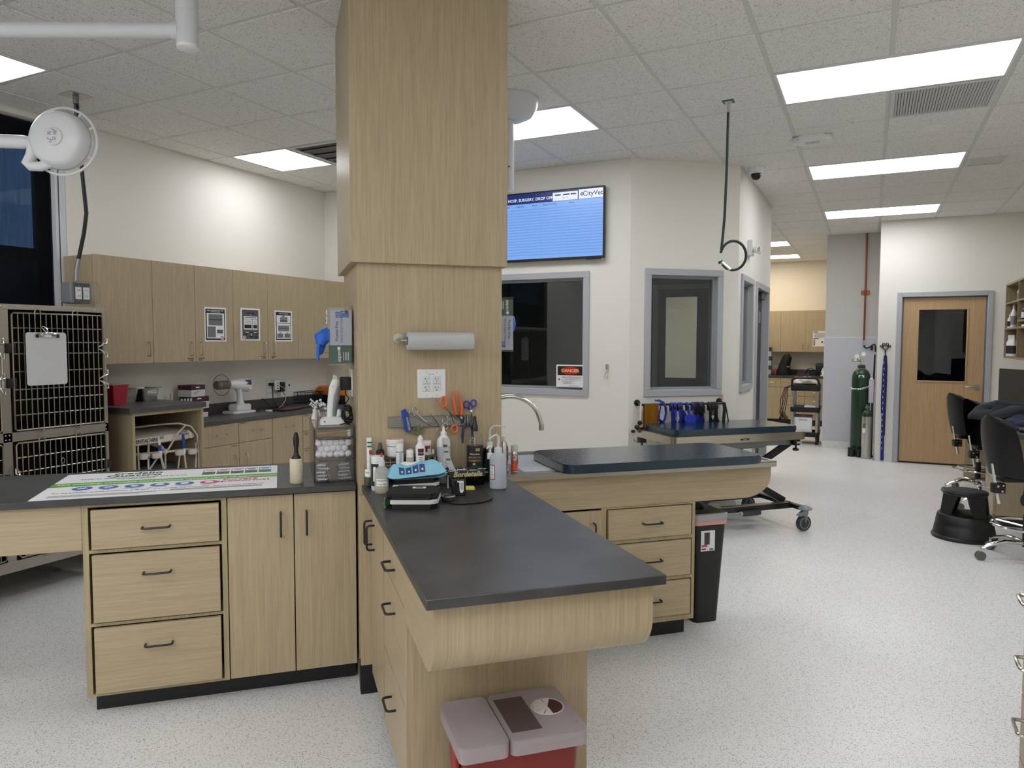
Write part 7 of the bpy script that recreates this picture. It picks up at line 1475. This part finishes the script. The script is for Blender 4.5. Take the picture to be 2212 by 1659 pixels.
# ---------------------------------------------------------------- desk run on the right
DZ=.86
T=Thing('desk','long grey-topped desk with wood pedestal along the right wall','desk',(1.28,7.6,0),'W')
T.part('top',TOP2).box(.905,1.658,6.2,9.4,DZ-.036,DZ,.002,1)
pd_=T.part('pedestal',WZ); pd_.box(.955,1.655,7.08,7.56,.09,DZ-.037); T.part('plinth',KICK).box(1.0,1.65,7.1,7.55,0,.09); 
for z0,z1 in ((.60,.80),(.37,.595),(.10,.365)): drawer(T,7.085,7.555,z0,z1,.954,WY,NICKEL,'y',-1,hz=.7)
T.part('end_panel',WZ).box(.955,1.655,9.36,9.395,0,DZ-.037); T.part('cable_tray',BLACK).box(1.3,1.655,6.3,7.07,DZ-.075,DZ-.037)
T=Thing('monitor','black monitor on the desk seen from its side','monitor',(1.2,7.86,DZ),'W',None,.42); T.part('panel',BLACK).box(1.185,1.205,7.60,8.13,.95,1.27,.004,1); T.part('rear_cover',DGREY).box(1.205,1.225,7.67,8.06,1.0,1.22,.006); s=T.part('stand',BLACK); s.box(1.21,1.24,7.83,7.89,DZ+.012,1.1); s.box(1.10,1.30,7.75,7.97,DZ,DZ+.012,.003,1); T.part('screen_glass',mat('dark_screen',(18,18,20),.1)).box(1.1838,1.185,7.612,8.118,.962,1.258)
T=Thing('desk_papers','white papers lying on the desk under the charcoal jacket','papers',(.98,7.15,DZ),'W'); T.part('sheets',PAPER).box(.915,1.12,6.95,7.30,DZ,DZ+.004)
CHAR=mat('charcoal_fleece',(44,48,52),.95); NVF=mat('navy_fleece',(38,44,66),.95)
def heap(name,label,c,rx,ry,rz,m,seed,rz_=0):
    T=Thing(name,label,'jacket',c,'W',None,rz_); p=T.part('cloth',m); crumple(p,c,rx,ry,rz,seed,64,26,.30); return T
T=heap('jacket','charcoal fleece jacket heaped on the desk behind the navy one',(1.02,7.28,DZ+.005),.26,.20,.135,CHAR,3); s=T.part('sleeve',CHAR); s.tube([(1.22,7.22,.93),(1.08,7.12,.955),(.96,7.08,.925),(.90,7.10,.90)],[.055,.06,.055,.04],14,flat=.7); T.part('hood_roll',CHAR).tube([(.86,7.28,.955),(.95,7.22,.985),(1.05,7.26,.975),(1.2,7.3,.955),(1.32,7.26,.93)],[.03,.045,.04,.045,.04],12); T.part('inner_fold',mat('dark_fleece',(26,28,32),.95)).tube([(1.0,7.17,.94),(1.12,7.14,.96),(1.25,7.17,.945)],[.02,.035,.02],10)
T=heap('jacket','navy fleece jacket crumpled near the desk corner',(1.12,6.62,DZ+.005),.19,.18,.095,NVF,8); T.part('sleeve',NVF).tube([(1.22,6.50,.91),(1.08,6.46,.915),(.99,6.50,.90)],[.045,.05,.035],14,flat=.7)
T=Thing('computer_mouse','black mouse on the desk in front of the navy jacket','mouse',(1.03,6.33,DZ),'W'); T.part('body',BLACK).ell((1.03,6.33,DZ+.014),.055,.035,.026); k=T.part('wheel',DGREY); k.cyl((.995,6.326,DZ+.036),(.995,6.334,DZ+.036),.006,n=10)
# stools at the desk
def chair_proto():
    T=Thing('drafting_chair','black drafting chair nearest the camera at the desk end','chair',(0,0,0),'W','drafting chairs at the desk')
    b=T.part('backrest',LEATH)
    def bk(i,j):
        t=2*i-1; w=.19*(.62+.55*math.sin(PI*min(1,.22+.62*j)))*(1 if j<.9 else 1-.35*((j-.9)/.1)**2)
        return (-.235-.055*j+.075*abs(t)**2.2*(1-.3*j),t*w,.60+.41*j-.02*t*t*j)
    b.grid(bk,16,18); fs=b.bm.faces[:]; bmesh.ops.solidify(b.bm,geom=fs,thickness=.045); b.smooth=80
    s=T.part('seat',LEATH); s.lathe([(.001,.585),(.15,.59),(.205,.605),(.215,.632),(.19,.655),(.08,.662),(.001,.655)],(0.03,0,0),36,sx=1,sy=1.05)
    bar_=T.part('back_bar',CHROME); bar_.tube([(-.25,0,.68),(-.228,0,.56),(-.195,0,.40)],.011,10)
    br=T.part('bracket',BLACK); br.box(-.245,-.17,-.03,.03,.475,.545,.008); br.box(-.2,.10,-.05,.05,.555,.585,.006); br.use(CHROME); br.cyl((-.225,-.032,.525),(-.225,-.0295,.525),.008,n=10); br.cyl((-.195,-.032,.49),(-.195,-.0295,.49),.008,n=10); br.cyl((-.19,-.032,.53),(-.19,-.0295,.53),.006,n=10)
    lv=T.part('lever',BLACK); lv.tube([(-.08,-.09,.56),(-.095,-.10,.48)],.007,8); lv.ell((-.098,-.102,.445),.02,.02,.04)
    T.part('gas_column',CHROME).cyl((0,0,.12),(0,0,.57),.018,n=14); T.part('column_sleeve',BLACK).cyl((0,0,.10),(0,0,.32),.026,n=14)
    r=T.part('foot_ring',CHROME); r.torus((0,0,.25),.215,.010,n=40,k=8)
    for a in range(3): r.tube([(0,0,.24),(.215*math.cos(a*2.09),.215*math.sin(a*2.09),.25)],.007,6)
    for a in range(5):
        q=a*2*PI/5+.55; d=Vector((math.cos(q),math.sin(q),0)); L=T.part('base_leg',CHROME); L.tube([d*.02+Vector((0,0,.125)),d*.14+Vector((0,0,.135)),d*.25+Vector((0,0,.105)),d*.29+Vector((0,0,.08))],[.028,.026,.021,.014],10,flat=.6)
        w=L.sub('caster',mat('caster_worn',(96,92,86),.5) if 'caster_worn' not in bpy.data.materials else bpy.data.materials['caster_worn']); n=Vector((-d.y,d.x,0)); c=d*.295+Vector((0,0,.0302))
        w.cyl(c-n*.02,c-n*.004,.03,n=18); w.cyl(c+n*.004,c+n*.02,.03,n=18); w.use(CHROME); w.cyl(c+Vector((0,0,.0)),c+Vector((0,0,.06)),.008,n=8)
    return T
CH=chair_proto().fin(); CH.location=(1.00,6.02,0); CH.rotation_euler=(0,0,.42)
dup(CH,(1.05,7.70,0),.30,'black drafting chair in the middle, tucked under the desk'); dup(CH,(.99,8.52,0),.36,'black drafting chair farthest away, nearest the oak door')
# round step stool
T=Thing('step_stool','black round kick-step stool beside the desk','step stool',(.685,6.55,0),'W'); c=(.685,6.55,0)
b=T.part('base_drum',BLACK); b.lathe([(.218,.004),(.222,.008),(.222,.022),(.212,.03),(.200,.10),(.196,.105),(.196,.125),(.185,.182),(.178,.188),(.115,.19)],c,48)
for a in range(4):
    q=a*PI/2+.55; d=Vector((math.cos(q),math.sin(q),0)); n=Vector((-d.y,d.x,0)); p=T.part('leg',BLACK); A=[]
    for z,r,w in ((.185,.165,.052),(.345,.125,.075)):
        A.append([p.V(Vector(c)+d*(r+dr)+n*(w*s)+Vector((0,0,z))) for dr,s in ((-.012,-1),(.006,-.9),(.006,.9),(-.012,1))])
    p.bridge(A[0],A[1]); p._f(A[0][::-1]); p._f(A[1])
T.part('top_step',BLACK).lathe([(.12,.335),(.148,.338),(.152,.345),(.152,.362),(.146,.368),(.001,.37)],c,48); T.part('tread',RUB).lathe([(.13,.3702),(.128,.3716),(.001,.3718)],c,40)
# cabinet at the right frame edge
T=Thing('side_cabinet','pale cabinet with silver pulls cut off by the right frame edge','cabinet',(.75,1.7,0),'W')
T.part('carcass',WZ).box(.446,1.0,.9,2.55,0,.86); 
for z0,z1,zh in ((.665,.855,.785),(.48,.66,.605),(.29,.475,.42),(.09,.285,.23)): drawer(T,1.95,2.545,z0,z1,.445,WZ,CHROME,'y',-1,hz=(zh-z0)/(z1-z0),hx=2.43,r=.0055)
T.part('top',TOP2).box(.452,1.0,.9,2.545,.861,.885)
for t in ALL: t.fin()
